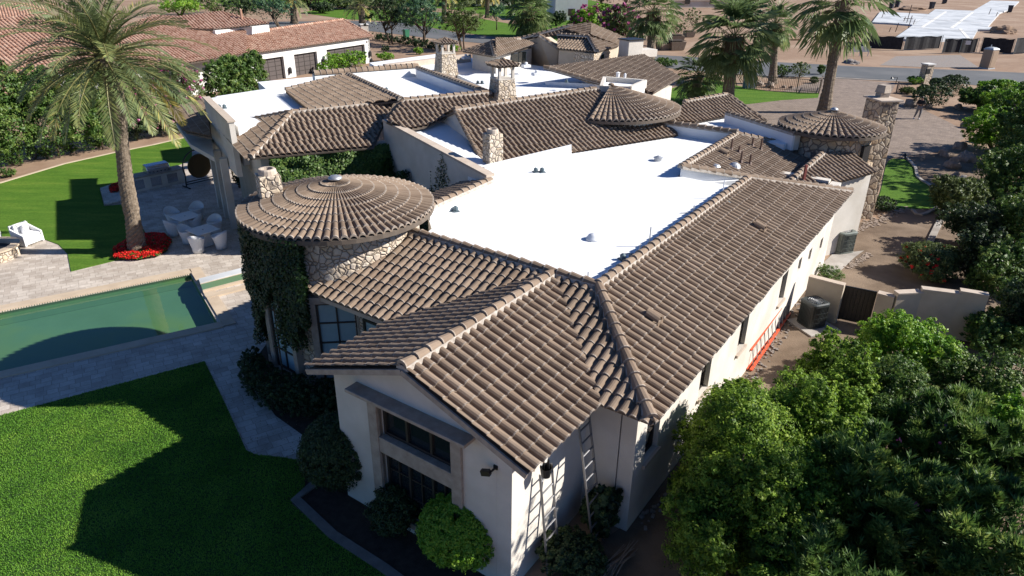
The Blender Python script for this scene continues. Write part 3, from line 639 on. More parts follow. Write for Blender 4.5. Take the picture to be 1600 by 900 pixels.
# flood light under the eave
fv, fz = on_u(775, 730, uW); mb = MB(); p = Vector(W(uW - .02, fv, fz)); q = Vector(W(uW - .16, fv + .02, fz - .03)); mb.box(W(uW - .01, fv, fz - .04), (.03, .09, .09), PH); mb.beam(p, q, .03, .03); mb.beam(q, q + Vector(W(-.03, .17, -.05)), .09, .11); mb.build('flood_light', 'black', villa)
# --- big round tower
TC = (-5.0, 18.83); TR = 2.74; tt = .28; TZ = 5.79
tower = thing('round_tower', None, None, (*TC, 0)); attach(tower, villa); tower['label'] = 'round stone tower with a conical tiled roof'
mb = MB(); mb.lathe([(2.28, 0), (2.28, 4.98)], (*TC, 0), 48, cap=False); mb.build('stone_drum', 'stone_s', tower, smooth=True)
mb = MB(); mb.lathe([(2.46, .35), (2.5, .36), (2.5, .5), (2.46, .62), (2.28, .63)], (*TC, 0), 48); mb.build('stone_plinth', 'trim', tower, smooth=False)
cone_roof('conical_roof', TC, TR, TZ, tt, tower, N=76)
mb = MB(); mb.lathe([(.2, -.03), (.19, .02), (.12, .06), (.0, .085)], (*TC, TZ + .04), 16); mb.build('finial_cap', 'galv', tower, smooth=True)
for th, wd, in ((rad(277), 1.05), (rad(232), .95), (rad(188), .95)):
    c = np.array(TC) + 2.24 * np.array([math.cos(th), math.sin(th)]); t_ = np.array([-math.sin(th), math.cos(th)]); nn = -np.array([math.cos(th), math.sin(th)])
    a = c - t_ * wd / 2; b = c + t_ * wd / 2
    mb = MB()
    for x in (-wd / 2 - .18, wd / 2): 
        A = c + t_ * x - nn * .17; B = c + t_ * (x + .18) - nn * .17; mb.prism([tuple(A), tuple(B), tuple(B + nn * .3), tuple(A + nn * .3)], .64, 3.1)
    A = c - t_ * (wd / 2 + .24) - nn * .2; B = c + t_ * (wd / 2 + .24) - nn * .2; mb.prism([tuple(A), tuple(B), tuple(B + nn * .35), tuple(A + nn * .35)], 3.1, 3.3)
    mb.build('stone_jamb', 'trim', tower, bevel=.01)
    window_at(tower, a, b, 0, wd, .66, 3.08, inward=1 if True else -1, depth=-.09, cols=2, rows=4, mat='blind', mun=.018, fr=.05)
# curved link wall right of the tower, under the eave
mb = MB(); mb.prism([W(11.2, 13.4)[:2], W(11.2, 10.3)[:2], W(12, 10.3)[:2], W(12, 13.4)[:2]], 0, 3.45); mb.build('wall', 'stone_s', villa)
window_at(villa, W(11.2, 12.9), W(11.2, 10.6), .3, 1.9, .5, 2.7, inward=1, depth=-.04, cols=3, rows=3, mat='blind', mun=.018)
mb = MB(); mb.prism([W(uA + .1, 13.9)[:2], W(uA + .1, vF)[:2], W(uA + .35, vF)[:2], W(uA + .35, 13.9)[:2]], 3.2, 3.36); mb.build('eave_fascia', 'cap', villa)
# small stone chimney at the tower
def stone_chimney(px, py, z, pyt, w_, d_, rot, parent, flue=True, tap=.96, capm=None, zb=None, mat='stone_s'):
    c = G(px, py, z); lo, hi = 0, 12
    for _ in range(40):
        m_ = (lo + hi) / 2; wv = np.array([c[0], c[1], m_ - CH]); y = 450 - FPX * (wv @ _U2) / (wv @ _F)
        lo, hi = (m_, hi) if y > pyt else (lo, m_)
    ch = thing('chimney', None, None, (c[0], c[1], z)); attach(ch, parent)
    zb_ = z - .8 if zb is None else zb
    mb = MB(); mb.box((c[0], c[1], zb_), (w_, d_, lo - zb_), rot, taper=tap); mb.build('stone_stack', mat, ch, bevel=.02)
    if capm: mb = MB(); mb.box((c[0], c[1], lo + .001), (w_ + .12, d_ + .12, .07), rot); mb.build('cap_slab', capm, ch)
    if flue:
        mb = MB(); r = min(w_, d_) * .36; mb.lathe([(r * 1.15, 0), (r * 1.1, .12), (r, .16), (r * .75, .16), (r * .72, .0)], (c[0], c[1], lo + .002), 16, cap=False); mb.build('flue_rim', 'cap' if not capm else 'trim', ch, smooth=False)
        mb = MB(); mb.lathe([(r * .73, 0), (r * .73, .02)], (c[0], c[1], lo + .03), 16); mb.build('flue_opening', 'black', ch)
    return ch, c, lo
stone_chimney(425, 320, 5.0, 272, .62, .62, rad(30), villa)
stone_chimney(770, 262, 4.16, 208, .62, .55, rad(32), villa, mat='stone_s')
# --- tapered chimneys with lantern tops
def lantern_chimney(px, py, z, pyt, w_, rot):
    c = G(px, py, z); x, y = c[0], c[1]
    lo, hi = 0, 14
    for _ in range(40):
        m_ = (lo + hi) / 2; wv = np.array([x, y, m_ - CH]); yy = 450 - FPX * (wv @ _U2) / (wv @ _F)
        lo, hi = (m_, hi) if yy > pyt else (lo, m_)
    zt = lo; ch = thing('lantern_chimney', None, None, (x, y, z)); attach(ch, villa); h = zt - z; zs = z + h * .56
    mb = MB(); mb.box((x, y, z - .8), (w_, w_, zs - z + .8), rot, taper=.72); mb.build('stone_stack', 'stone_s', ch, bevel=.02)
    a = w_ * .70
    mb = MB(); co, si = math.cos(rot), math.sin(rot)
    def q(i, j): return (x + co * i - si * j, y + si * i + co * j)
    mb.box((x, y, zs + .001), (a + .04, a + .04, .05), rot)
    for i in (-1, 1):
        for j in (-1, 1):
            p = q(i * (a / 2 - .07), j * (a / 2 - .07)); mb.box((p[0], p[1], zs + .052), (.13, .13, h * .27), rot)
    mb.box((x, y, zs + .053 + h * .27), (a + .06, a + .06, .07), rot); mb.build('lantern_posts', 'stucco', ch)
    zh = zs + .125 + h * .27; e = a / 2 + .14; pk = (x, y, zt); C4 = [(*q(-e, -e), zh), (*q(e, -e), zh), (*q(e, e), zh), (*q(-e, e), zh)]
    roof('lantern_roof', [[C4[k], C4[(k + 1) % 4], pk] for k in range(4)], ch, w=.2, L=.3, h=.9)
    return ch
lantern_chimney(697, 112, 4.6, 60, 1.35, rad(30.5))
lantern_chimney(785, 160, 4.9, 93, 1.25, rad(30.5))

# --- free parapet wall between the wings, sloping cap
wa, wb = G(600, 187, 5.1), G(760, 273, 4.5)
A_ = np.array(wa); B_ = np.array(wb); dw = (B_ - A_)[:2] / np.hypot(*(B_ - A_)[:2]); nw = np.array([-dw[1], dw[0]]) * .3
def slope_band(name, e0, e1, zlo, ztop0, ztop1, mat):
    P = [(A_[:2] - dw * .1 - nw * e0), (B_[:2] + dw * .05 - nw * e0), (B_[:2] + dw * .05 + nw * e1), (A_[:2] - dw * .1 + nw * e1)]; zt = [ztop0, ztop1, ztop1, ztop0]
    zl = [zlo] * 4 if zlo is not None else [z - .09 for z in zt]; mb = MB()
    mb.add([(*p, z) for p, z in zip(P, zl)] + [(*p, z) for p, z in zip(P, zt)], [(0, 1, 2, 3), (7, 6, 5, 4), (0, 4, 5, 1), (1, 5, 6, 2), (2, 6, 7, 3), (3, 7, 4, 0)]); return mb.build(name, mat, villa)
slope_band('wall', 0, 1, 0., 5.01, 4.41, 'stucco')['label'] = 'shaded stucco wall with a sloping cap between the two wings'
slope_band('parapet_cap', .12, 1.12, None, 5.102, 4.502, 'cap')
P = [G(604, 190, 4.86), G(762, 274, 4.3), G(766, 250, 4.33), G(715, 200, 4.75), G(676, 186, 4.84), G(632, 184, 4.86)]
mb = MB(); n = 6; mb.add([tuple(p) for p in P] + [(p[0], p[1], 4.0) for p in P], [tuple(range(6)), tuple(range(6, 12))[::-1]] + [(i, 6 + i, 6 + (i + 1) % 6, (i + 1) % 6) for i in range(6)]); mb.build('flat_roof', 'white', villa)['label'] = 'small sloping white roof behind the sloping parapet wall'
# --- middle gable roof (behind the flat roof)
E8 = 30.5
p8 = Pl(G(870, 237, 4.25), E8, .37)
roof('tile_roof', [[p8.at(757, 262), p8.at(1058, 211), p8.at(1040, 190), p8.at(930, 140), p8.at(710, 173)]], villa, wave=.03, eave=(math.cos(BE), math.sin(BE), 0), label='broad roof slope behind the small stone chimney')
a = p8.at(710, 173); b = p8.at(930, 140)
ridge_caps('ridge_cap', a, b, villa); ridge_caps('ridge_cap', p8.at(757, 262), a, villa, r=.09, bed=False)
# back slope of that gable and its stucco end wall
bk = np.array([-math.sin(BE), math.cos(BE)])
back = lambda p, k: (p[0] + bk[0] * k, p[1] + bk[1] * k, p[2] - .37 * k)
roof('tile_roof', [[back(b, 3), back(a, 3), a, b]], villa, eave=(math.cos(BE), math.sin(BE), 0))
g0 = p8.at(764, 262); inn = lambda p, k: (p[0] + math.cos(BE) * k, p[1] + math.sin(BE) * k, p[2] - .1)
P5 = [inn(g0, .12), inn(a, .12), inn(back(a, 3), .12)]
mb = MB(); lo3 = [(p[0], p[1], 4.0) for p in (P5[0], P5[2])]; poly = [lo3[0], P5[0], P5[1], P5[2], lo3[1]]
off = np.array([math.cos(BE), math.sin(BE)]) * .2
V = poly + [(p[0] + off[0], p[1] + off[1], p[2]) for p in poly]; mb.add(V, [(0, 1, 2, 3, 4), (9, 8, 7, 6, 5)] + [(i, i + 5, (i + 1) % 5 + 5, (i + 1) % 5) for i in range(5)]); mb.build('wall', 'stucco', villa)
ZS = lambda z: CH - (CH - z) * .906            # the rear and left wings stand a step higher
G2 = lambda px, py, z=0.: G(px, py, ZS(z))
def slab2(name, pts, z0, z1, mat='white', label=None): return slab(name, pts, z0, ZS(z1), mat, label)
def band(a, b, z0, z1, th, mat, name='parapet', cap=None):
    A = np.array(a[:2]); B = np.array(b[:2]); d = (B - A) / np.hypot(*(B - A)); n_ = np.array([-d[1], d[0]]) * th
    mb = MB(); mb.prism([tuple(A), tuple(B), tuple(B + n_), tuple(A + n_)], z0, z1); o = mb.build(name, mat, villa)
    if cap:
        mb = MB(); e = d * .04; f = n_ / th * .05; mb.prism([tuple(A - e - f), tuple(B + e - f), tuple(B + e + n_ + f), tuple(A - e + n_ + f)], z1 + .001, z1 + .07); mb.build('parapet_cap', cap, villa)
    return o
def band2(a, b, z0, z1, th, mat, name='parapet', cap=None): return band(a, b, z0, ZS(z1), th, mat, name, cap)
# --- second slope left of it
p9 = Pl(G2(645, 202, 4.2), E8, .34)
roof('tile_roof', [[p9.at(636, 203), p9.at(668, 197), p9.at(712, 176), p9.at(630, 158), p9.at(604, 190)], [p9.at(712, 176), p9.at(765, 176), p9.at(762, 146), p9.at(630, 158)]], villa, wave=.03, eave=(math.cos(BE), math.sin(BE), 0))
ridge_caps('ridge_cap', p9.at(630, 158), p9.at(762, 146), villa)
# --- left wing
p10 = Pl(G2(391, 247, 3.5), E8, .37)
roof('tile_roof', [[p10.at(391, 247), p10.at(584, 230), p10.at(600, 195), p10.at(620, 158), p10.at(456, 176)]], villa, wave=.04, eave=(math.cos(BE), math.sin(BE), 0), label='wavy roof slope above the ivy covered patio wall')
z456 = p10.at(456, 176)
tp11 = (z456[2] - ZS(3.5)) / max(.5, abs((np.array(z456[:2]) - np.array(G2(391, 247, 3.5)[:2])) @ np.array([math.cos(BE), math.sin(BE)])))
p11 = Pl(G2(383, 247, 3.5), -59.5, min(tp11, .6))
print('p11', tp11, p11.at(456, 176), z456)
roof('tile_roof', [[p11.at(340, 198), p11.at(386, 248), z456]], villa, eave=(math.sin(BE), -math.cos(BE), 0))
ridge_caps('ridge_cap', p10.at(391, 247), z456, villa); ridge_caps('ridge_cap', z456, p10.at(620, 158), villa, r=.09)
ridge_caps('ridge_cap', p11.at(340, 198), z456, villa, r=.09)
ridge_caps('ridge_cap', p10.at(600, 195), p9.at(630, 158), villa, r=.13)
# top slope descending left
q0 = G2(480, 171, 4.42); p12 = Pl(q0, -59.5, .12)
roof('tile_roof', [[p12.at(446, 143), p12.at(481, 172), p12.at(620, 157), p12.at(626, 154), p12.at(543, 117)]], villa, eave=(math.sin(BE), -math.cos(BE), 0), L=.345, w=.26)
ridge_caps('ridge_cap', p12.at(626, 156), p12.at(543, 117), villa); ridge_caps('ridge_cap', p12.at(446, 141), p12.at(543, 117), villa, r=.09)
slab2('flat_roof', [G2(327, 162, 4.2), G2(447, 139, 4.2), G2(484, 173, 4.2), G2(372, 198, 4.2)], 3.2, 4.2, label='white flat roof at the far left end of the villa')
lwA, lwB = G2(318, 152, 4.6), G2(357, 190, 4.6)
band2(lwA, lwB, 2.9, 4.55, .22, 'stucco', cap='cap'); band2(lwA, G2(447, 131, 4.6), 3.9, 4.5, -.35, 'white')
band2(G2(340, 152, 4.4), G2(446, 136, 4.4), 4.1, 4.42, .2, 'white')
# near-left end wall going down to the patio, with pier
e0 = G2(388, 305, 0.); 
WL = np.array([math.sin(BE), -math.cos(BE)]); WR = np.array([math.cos(BE), math.sin(BE)])
cn = np.array(G2(391, 247, 3.5)[:2]) - WL * .45 + WR * .45
mb = MB(); wall_boxes(mb, cn - WL * 0, cn - WL * 3.2, 2.9, 4.2, .3, inward=-1); wall_boxes(mb, cn, cn - WL * .5, 0, 2.899, .3, inward=-1); 
wall_boxes(mb, cn + WR * .301, cn + WR * 5.6, 0, 4.15, .3); mb.build('wall', 'stucco', villa)['label'] = 'patio wall with an open covered porch at its end'
mb = MB(); back0 = cn - WL * 3.3
mb.prism([tuple(back0 + WR * .3), tuple(back0 + WR * 5.5), tuple(back0 + WR * 5.5 - WL * 5), tuple(back0 + WR * .3 - WL * 5)], 0, 4.1); mb.build('wall', 'stucco_d', villa)
for k in (3.8, 5.4, 7.2):
    p = cn - WL * k - WR * .9; mb = MB(); mb.box((*p, 0), (.3, .3, 3.3), BE); mb.build('porch_post', 'stucco', villa)
# porch roof left of the white parapet
pp = Pl(G2(288, 202, 3.1), -59.5, .3)
roof('tile_roof', [[pp.at(265, 172), pp.at(290, 206), pp.at(330, 215), pp.at(322, 155)]], villa, eave=(math.sin(BE), -math.cos(BE), 0))
mb = MB(); mb.prism([pp.at(272, 178)[:2], pp.at(294, 208)[:2], pp.at(330, 222)[:2], pp.at(322, 160)[:2]], 3.2, 3.4); mb.build('porch_ceiling', 'stucco', villa)
# --- flat roof between the wings, and the ridge strips round it
slab2('flat_roof', [G2(543, 118, 4.2), G2(652, 112, 4.2), G2(740, 146, 4.2), G2(628, 160, 4.2)], 3.2, 4.2, label='white flat roof left of the lantern chimneys')
r0, r1 = G2(652, 107, 4.75), G2(765, 147, 4.75); o13 = lambda p, k: (p[0] + math.cos(BE) * k, p[1] + math.sin(BE) * k, p[2] - .3 * k)
roof('tile_roof', [[o13(r0, 1.7), o13(r1, 1.2), r1, r0]], villa, eave=(math.sin(BE), -math.cos(BE), 0)); ridge_caps('ridge_cap', r1, r0, villa)
band2(G2(652, 108, 4.75), G2(752, 145, 4.75), 4.1, 4.72, -.1, 'white')
r2_ = G2(490, 117, 4.75); r3_ = G2(652, 105, 4.75); ridge_caps('ridge_cap', r2_, r3_, villa, r=.2); band2(r2_, r3_, 3.0, 4.75, .25, 'white'); band2(r2_, r3_, 3.0, 4.7, -.2, 'white')
# far left flat roofs
slab2('flat_roof', [G2(395, 130, 4.1), G2(540, 112, 4.1), G2(560, 100, 4.1), G2(470, 118, 4.1)], 3.0, 4.1) if False else None
slab2('flat_roof', [G2(403, 128, 3.6), G2(520, 117, 3.6), G2(500, 134, 3.6), G2(418, 141, 3.6)], 2.6, 3.6)
slab2('flat_roof', [G2(577, 98, 3.9), G2(700, 82, 3.9), G2(700, 110, 3.9), G2(600, 112, 3.9)], 3.0, 3.9)
slab2('flat_roof', [G2(700, 110, 3.72), G2(690, 92, 3.72), G2(755, 90, 3.72), G2(850, 104, 3.72), G2(935, 136, 3.72), G2(860, 155, 3.72), G2(800, 158, 3.72)], 3.0, 3.72, label='white flat roof behind the lantern chimneys')
band2(G2(598, 100, 4.3), G2(730, 84, 4.3), 3.5, 4.3, -.4, 'cap')
# --- right side low roofs
p16 = Pl(G(1080, 192, 4.3), E8, .37)
roof('tile_roof', [[p16.at(1046, 190), p16.at(1080, 192), p16.at(1137, 180), p16.at(1136, 148), p16.at(1069, 160)], [p16.at(1137, 180), p16.at(1200, 192), p16.at(1136, 148)]], villa, eave=(math.cos(BE), math.sin(BE), 0), wave=.02)
ridge_caps('ridge_cap', p16.at(1069, 160), p16.at(1136, 148), villa, r=.09); ridge_caps('ridge_cap', p16.at(1198, 191), p16.at(1136, 148), villa, r=.09)
slab('flat_roof', [G(1075, 194, 4.2), G(1136, 181, 4.2), G(1250, 214, 4.2), G(1225, 226, 4.2), G(1150, 214, 4.2)], 3.0, 4.2, label='small white flat roof near the right hand tower')
s0, s1 = G(1136, 178, 4.62), G(1243, 211, 4.62); ridge_caps('ridge_cap', s1, s0, villa); band(s0, s1, 3.95, 4.6, -.12, 'white'); band(s0, s1, 3.95, 4.59, .3, 'stucco')
s0, s1 = G(1032, 192, 4.6), G(1152, 209, 4.6); ridge_caps('ridge_cap', s1, s0, villa, r=.14); band(s0, s1, 3.6, 4.59, -.12, 'white')
z7 = 4.5; p7 = Pl(G(1062, 262, z7), 55.2, .3785); p7.n = -p7.n; p7.n = np.array([-VV[0], -VV[1]]); p7.tp = -.34
L7, T7 = G(1064, 262, z7), G(1151, 210, z7)
roof('tile_roof', [[p7.at(1232, 287), p7.at(1286, 240), T7, L7, p7.at(1183, 281)]], villa, eave=(*UV, 0), label='roof slope carrying the vent pipes')
ridge_caps('ridge_cap', L7, T7, villa); ridge_caps('ridge_cap', p7.at(1190, 282), L7, villa, r=.13); ridge_caps('ridge_cap', T7, p7.at(1286, 239), villa, r=.1)
band(p7.at(1190, 283), L7, 3.0, 3.9, .2, 'white')
mb = MB(); a = Vector(p7.at(1190, 284)); b = Vector(L7); mb.add([(a.x, a.y, 3.5), (b.x, b.y, 3.5), (b.x, b.y, b.z - .02), (a.x, a.y, a.z - .02)] + [(p.x + UV[0] * .1, p.y + UV[1] * .1, z) for p, z in ((a, 3.5), (b, 3.5), (b, b.z - .02), (a, a.z - .02))], [(0, 1, 2, 3), (7, 6, 5, 4), (3, 2, 6, 7)]); mb.build('parapet', 'white', villa)
p15 = Pl(G(1275, 293, 3.45), 29., .37)
roof('tile_roof', [[p15.at(1272, 294), p15.at(1366, 269), p15.at(1328, 238), p15.at(1286, 240), p15.at(1232, 287)]], villa, eave=(math.cos(rad(29)), math.sin(rad(29)), 0))
ridge_caps('ridge_cap', p15.at(1234, 284), p15.at(1286, 240), villa, r=.1)
mb = MB(); d15 = np.array([math.cos(rad(29)), math.sin(rad(29))]); a15 = np.array(G(1275, 293, 3.45)[:2]) + np.array([-d15[1], d15[0]]) * .4 - d15 * .5; wall_boxes(mb, a15, a15 + d15 * 4.4, 0, 3.45, .4); 
mb.build('wall', 'stucco', villa)
mb = MB(); c15 = a15 + d15 * 2 + np.array([-d15[1], d15[0]]) * 2.6; mb.box((*c15, 0), (4.5, 4.2, 3.2), rad(29)); mb.build('wall', 'stucco', villa)
# red post on the hip
p = p15.at(1255, 284); mb = MB(); mb.box((p[0], p[1], p[2] - .05), (.09, .09, .72), .3); mb.build('vent_post', 'red', villa)
# right hand round tower and tall stone chimney
T3 = (14.1, 30.975); T3R = 2.24; t3z = 4.8 + .304 * T3R
tow3 = thing('round_tower', None, None, (*T3, 0)); attach(tow3, villa); tow3['label'] = 'smaller round tower beside the tall stone chimney'
cone_roof('conical_roof', T3, T3R, t3z, .304, tow3, N=48)
mb = MB(); mb.lathe([(1.75, 0), (1.75, 4.78)], (*T3, 0), 40, cap=False); mb.build('stone_drum', 'stone', tow3, smooth=True)
mb = MB(); mb.lathe([(.17, -.03), (.15, .05), (.06, .1), (.0, .11)], (*T3, t3z + .04), 16); mb.build('finial_cap', 'galv', tow3, smooth=True)
mb = MB(); c = np.array(T3) + 1.72 * np.array([math.cos(rad(-55)), math.sin(rad(-55))]); mb.box((*c, 3.55), (.5, .3, .75), rad(35)); mb.build('window_opening', 'black', tow3)
mb = MB(); c = np.array(T3) + 1.72 * np.array([math.cos(rad(-50)), math.sin(rad(-50))]); mb.box((*c, 2.9), (.9, .5, .6), rad(40)); mb.build('window_sill_block', 'stone', tow3)
chR = thing('chimney', None, None, (17.0, 32.6, 0)); attach(chR, villa); chR['label'] = 'tall pale stone chimney rising from the ground'
cc = np.array(G(1349, 344, 0)[:2]) + np.array([-.05, .75]); mb = MB(); mb.box((*cc, 0), (.98, 1.25, 5.66), rad(8), taper=.93); mb.build('stone_stack', 'stone', chR, bevel=.02)
mb = MB(); mb.box((*cc, 5.661), (1.12, 1.4, .07), rad(8)); mb.build('cap_slab', 'cap', chR)
mb = MB(); mb.box((cc[0] + .05, cc[1] + .25, 5.732), (.42, .42, .2), rad(8)); mb.box((cc[0] + .05, cc[1] + .25, 5.933), (.5, .5, .34), rad(30), taper=.8); mb.build('chimney_pot', 'trim', chR)
# central partial cone
t2z = 6.0; T2 = G(955, 133, t2z)[:2]
tow2 = thing('round_tower', None, None, (*T2, 0)); attach(tow2, villa); tow2['label'] = 'low round tower roof rising from the middle of the villa'
cone_roof('conical_roof', T2, 3.35, t2z, .3, tow2, N=76, a0=246, a1=445)
mb = MB(); mb.lathe([(2.7, 3), (2.7, 4.95)], (*T2, 0), 40, cap=False); mb.build('tower_wall', 'stucco', tow2, smooth=True)
mb = MB(); mb.lathe([(.16, -.03), (.13, .04), (.0, .08)], (*T2, t2z + .03), 12); mb.build('finial_cap', 'tile', tow2, smooth=True)
# ============================================================ roof details of the villa
def px_h(x, y, pyt):
    lo, hi = 0, 30
    for _ in range(40):
        m_ = (lo + hi) / 2; wv = np.array([x, y, m_ - CH]); yy = 450 - FPX * (wv @ _U2) / (wv @ _F)
        lo, hi = (m_, hi) if yy > pyt else (lo, m_)
    return lo
def depth(x, y, z=0.): return float(np.array([x, y, z - CH]) @ _F)
# pairs of small dark vent caps on the white roof
def vent_pair(px, py, z, rot=.4, n=2):
    c = G(px, py, z)
    for k in range(n):
        mb = MB(); x, y = c[0] + (k - (n - 1) / 2) * .24, c[1]
        mb.box((x, y, z + .001), (.2, .24, .03), rot); mb.lathe([(.085, 0), (.085, .11), (.0, .17)], (x, y, z + .03), 10); mb.build('vent_cap', 'bluegrey', villa)
MT['bluegrey'] = m_plain('blue_grey_metal', (.1, .14, .16), .5, .3)
MT['acshade'] = m_plain('shaded_ac_grey_green', (.035, .042, .042), .4)  # grey green of the nearer unit with its shade put into the colour
MT['brownpipe'] = m_plain('brown_pipe', (.12, .07, .05), .6)
for a in ((706, 330, ZF), (842, 269, ZF), (980, 406, ZF), (1131, 323, 4.3)): vent_pair(*a)
vent_pair(750, 131, 4.89, .4, 2); vent_pair(885, 129, 4.89, .4, 1); vent_pair(347, 169, 4.89); vent_pair(604, 142, 4.89, .3, 1)
# skylight dome on the flat roof
c = G(928, 374, ZF); mb = MB(); mb.lathe([(.24, .0), (.23, .05), (.21, .06), (.17, .13), (.09, .18), (.0, .2)], c, 20); mb.build('skylight_dome', 'white', villa, smooth=True)
c = G(1028, 251, ZF); mb = MB(); mb.lathe([(.16, .0), (.16, .12), (.2, .13), (.0, .22)], c, 12); mb.build('vent_hood', 'galv', villa, smooth=False)
for (px, py, z) in ((822, 50 + 55, 4.89), (838, 118, 4.89), (728, 92, 4.89)):
    c = G(px, py, z); mb = MB(); mb.box(c, (.5, .4, .16), .5); mb.lathe([(.1, .161), (.1, .3), (0, .34)], c, 10); mb.build('vent_hood', 'white', villa)
# thin conduits standing on the flat roof
for (x0, y0, y1, dx) in ((1083, 333, 321, 20), (999, 397, 382, 28), (918, 440, 425, 14), (1128, 310, 282, 0), (1014, 385, 355, 0), (1040, 205, 195, 0), (1206, 212, 204, 0), (850, 116, 104, 8)):
    c = G(x0, y0, ZF); h = px_h(c[0], c[1], y1); mb = MB(); mb.tube([(c[0], c[1], ZF), (c[0], c[1], h)], .018, 6)
    if dx: e = G(x0 - dx, y0 + 1, ZF); mb.tube([(c[0], c[1], ZF + .03), (e[0], e[1], ZF + .03)], .018, 6)
    mb.build('conduit', 'white' if x0 > 1200 or x0 in (1040, 1128) else 'galv', villa)
# pipe vents on the right slopes
for (px, py, pyt) in ((1142, 236, 217), (1154, 240, 228), (1157, 256, 236), (1171, 259, 241), (1175, 230, 215), (1188, 236, 216)):
    p = p7.at(px, py); h = px_h(p[0], p[1], pyt); mb = MB(); mb.lathe([(.13, -.08), (.1, .05), (.045, .16), (.042, h - p[2]), (.0, h - p[2])], p, 8); mb.build('vent_pipe', 'brownpipe', villa)
p = p7.at(1147, 262); mb = MB(); mb.lathe([(.26, .02), (.22, .12), (.1, .2), (.0, .22)], p, 14); mb.build('vent_hood', 'galv', villa)
p = p7.at(1118, 261); mb = MB(); mb.lathe([(.2, .02), (.12, .1), (.0, .12)], p, 14); mb.build('vent_hood', 'galv', villa)
pR = Pl(W(uA, vA, ze), 55.21, .3785)
for plv, px, py in ((pR, 1187, 360), (pR, 1021, 503), (p7, 1131, 243)):
    p = plv.at(px, py); mb = MB(); d = Vector((*UV, 0)); s_ = Vector((*VV, .37)).normalized(); q = Vector(p) + Vector((0, 0, .12))
    P = []
    for k, e in enumerate((-.17, .17)):
        P += [q + s_ * 0 + d * (math.cos(t) * .11) * 1 + Vector((0, 0, math.sin(t) * .11)) + s_ * e for t in np.linspace(0, math.pi, 7)]
    mb.add(P, [(i, i + 1, 8 + i, 7 + i) for i in range(6)]); mb.box((q.x, q.y, q.z - .16), (.3, .34, .1), PH); o = mb.build('half_round_vent', 'tile', villa)
    o.modifiers.new('s', 'SOLIDIFY').thickness = .02

# ------------------------------------------------------------ rear wing of the villa
def flat_wall(pts, z0, z1, mat='stucco', label=None):
    mb = MB(); mb.prism([p[:2] for p in pts], z0, z1); o = mb.build('wall', mat, villa)
    if label: o['label'] = label
    return o
zq = 5.6
G1 = G
G = lambda px, py, z=0.: G1(px, py, z if z < 2 else ZS(z))
zq = 5.0
A, B, C_ = G(723, 80, zq), G(774, 89, zq), G(831, 74, zq); PK, PK2 = G(768, 66, 5.75), G(812, 61, 5.75)
roof('tile_roof', [[A, B, PK], [B, C_, PK2, PK]], villa, L=.345, w=.26, label='small hip roof beyond the lantern chimneys')
A2 = G(800, 60, zq); roof('tile_roof', [[A2, A, PK]], villa); ridge_caps('ridge_cap', B, PK, villa); ridge_caps('ridge_cap', PK, PK2, villa)
flat_wall([G(738, 84, 4.8), G(775, 91, 4.8), G(831, 76, 4.8), G(800, 65, 4.8)], 3.5, ZS(4.95))
g0, g1, g2 = G(812, 66, zq), G(843, 56, 5.9), G(872, 76, zq)
mb = MB(); P = [(g0[0], g0[1], 3.2), (g2[0], g2[1], 3.2), (g2[0], g2[1], ZS(zq - .1)), (g1[0], g1[1], ZS(5.8)), (g0[0], g0[1], ZS(zq - .1))]; P2 = [(x + .5, y + 3, z) for x, y, z in P]
mb.add(P + P2, [(0, 1, 2, 3, 4), (9, 8, 7, 6, 5)] + [(i, i + 5, (i + 1) % 5 + 5, (i + 1) % 5) for i in range(5)]); mb.build('wall', 'stucco_d', villa)
ridge_caps('ridge_cap', g0, g1, villa, r=.13); ridge_caps('ridge_cap', g2, g1, villa, r=.13)
for px, py in ((804, 91), (816, 88)):
    mb = MB(); c = G(px, py, 4.5); mb.box((c[0], c[1] - .12, 4.75), (.55, .1, .75), -.35); mb.build('window', 'glass', villa)
# upper main slopes
hA, hB, hC, hD, hE = G(843, 55, 5.9), G(895, 40, 6.6), G(923, 37, 6.6), G(975, 63, 5.3), G(966, 72, 5.2)
roof('tile_roof', [[G(871, 76, 5.2), G(933, 81, 5.2), G(920, 58, 5.9), G(871, 55, 5.9)]], villa, label='hip slope above the small stone box')
roof('tile_roof', [[G(933, 81, 5.2), hE, G(920, 58, 5.9)], [hE, hD, hC, G(920, 58, 5.9)], ], villa)
roof('tile_roof', [[G(920, 58, 5.9), hC, hB, G(871, 55, 5.9)], [G(871, 55, 5.9), hB, G(810, 62, 5.5)]], villa)
ridge_caps('ridge_cap', G(933, 81, 5.25), G(920, 58, 5.95), villa); ridge_caps('ridge_cap', G(920, 58, 5.95), G(871, 55, 5.95), villa); ridge_caps('ridge_cap', G(810, 62, 5.5), hB, villa)
flat_wall([G(873, 78, 5.1), G(931, 82, 5.1), G(964, 74, 5.1), G(970, 64, 5.1), G(900, 52, 5.1)], 2.5, ZS(5.15), 'stucco_d')
c0, c1, c2 = G(897, 82, 5.0), G(928, 86, 5.0), G(954, 79, 5.0)
flat_wall([c0, c1, c2, (c2[0] - 1.2, c2[1] + 3, 0)], 3.0, ZS(5.08), 'stone_s', 'small stone faced box with a window')
mb = MB(); m_ = (np.array(c1) * .5 + np.array(c2) * .5); dv = (np.array(c2) - np.array(c1))[:2]; mb.box((m_[0], m_[1], 4.75), (.42, .12, .75), math.atan2(dv[1], dv[0])); mb.build('window', 'glass', villa)
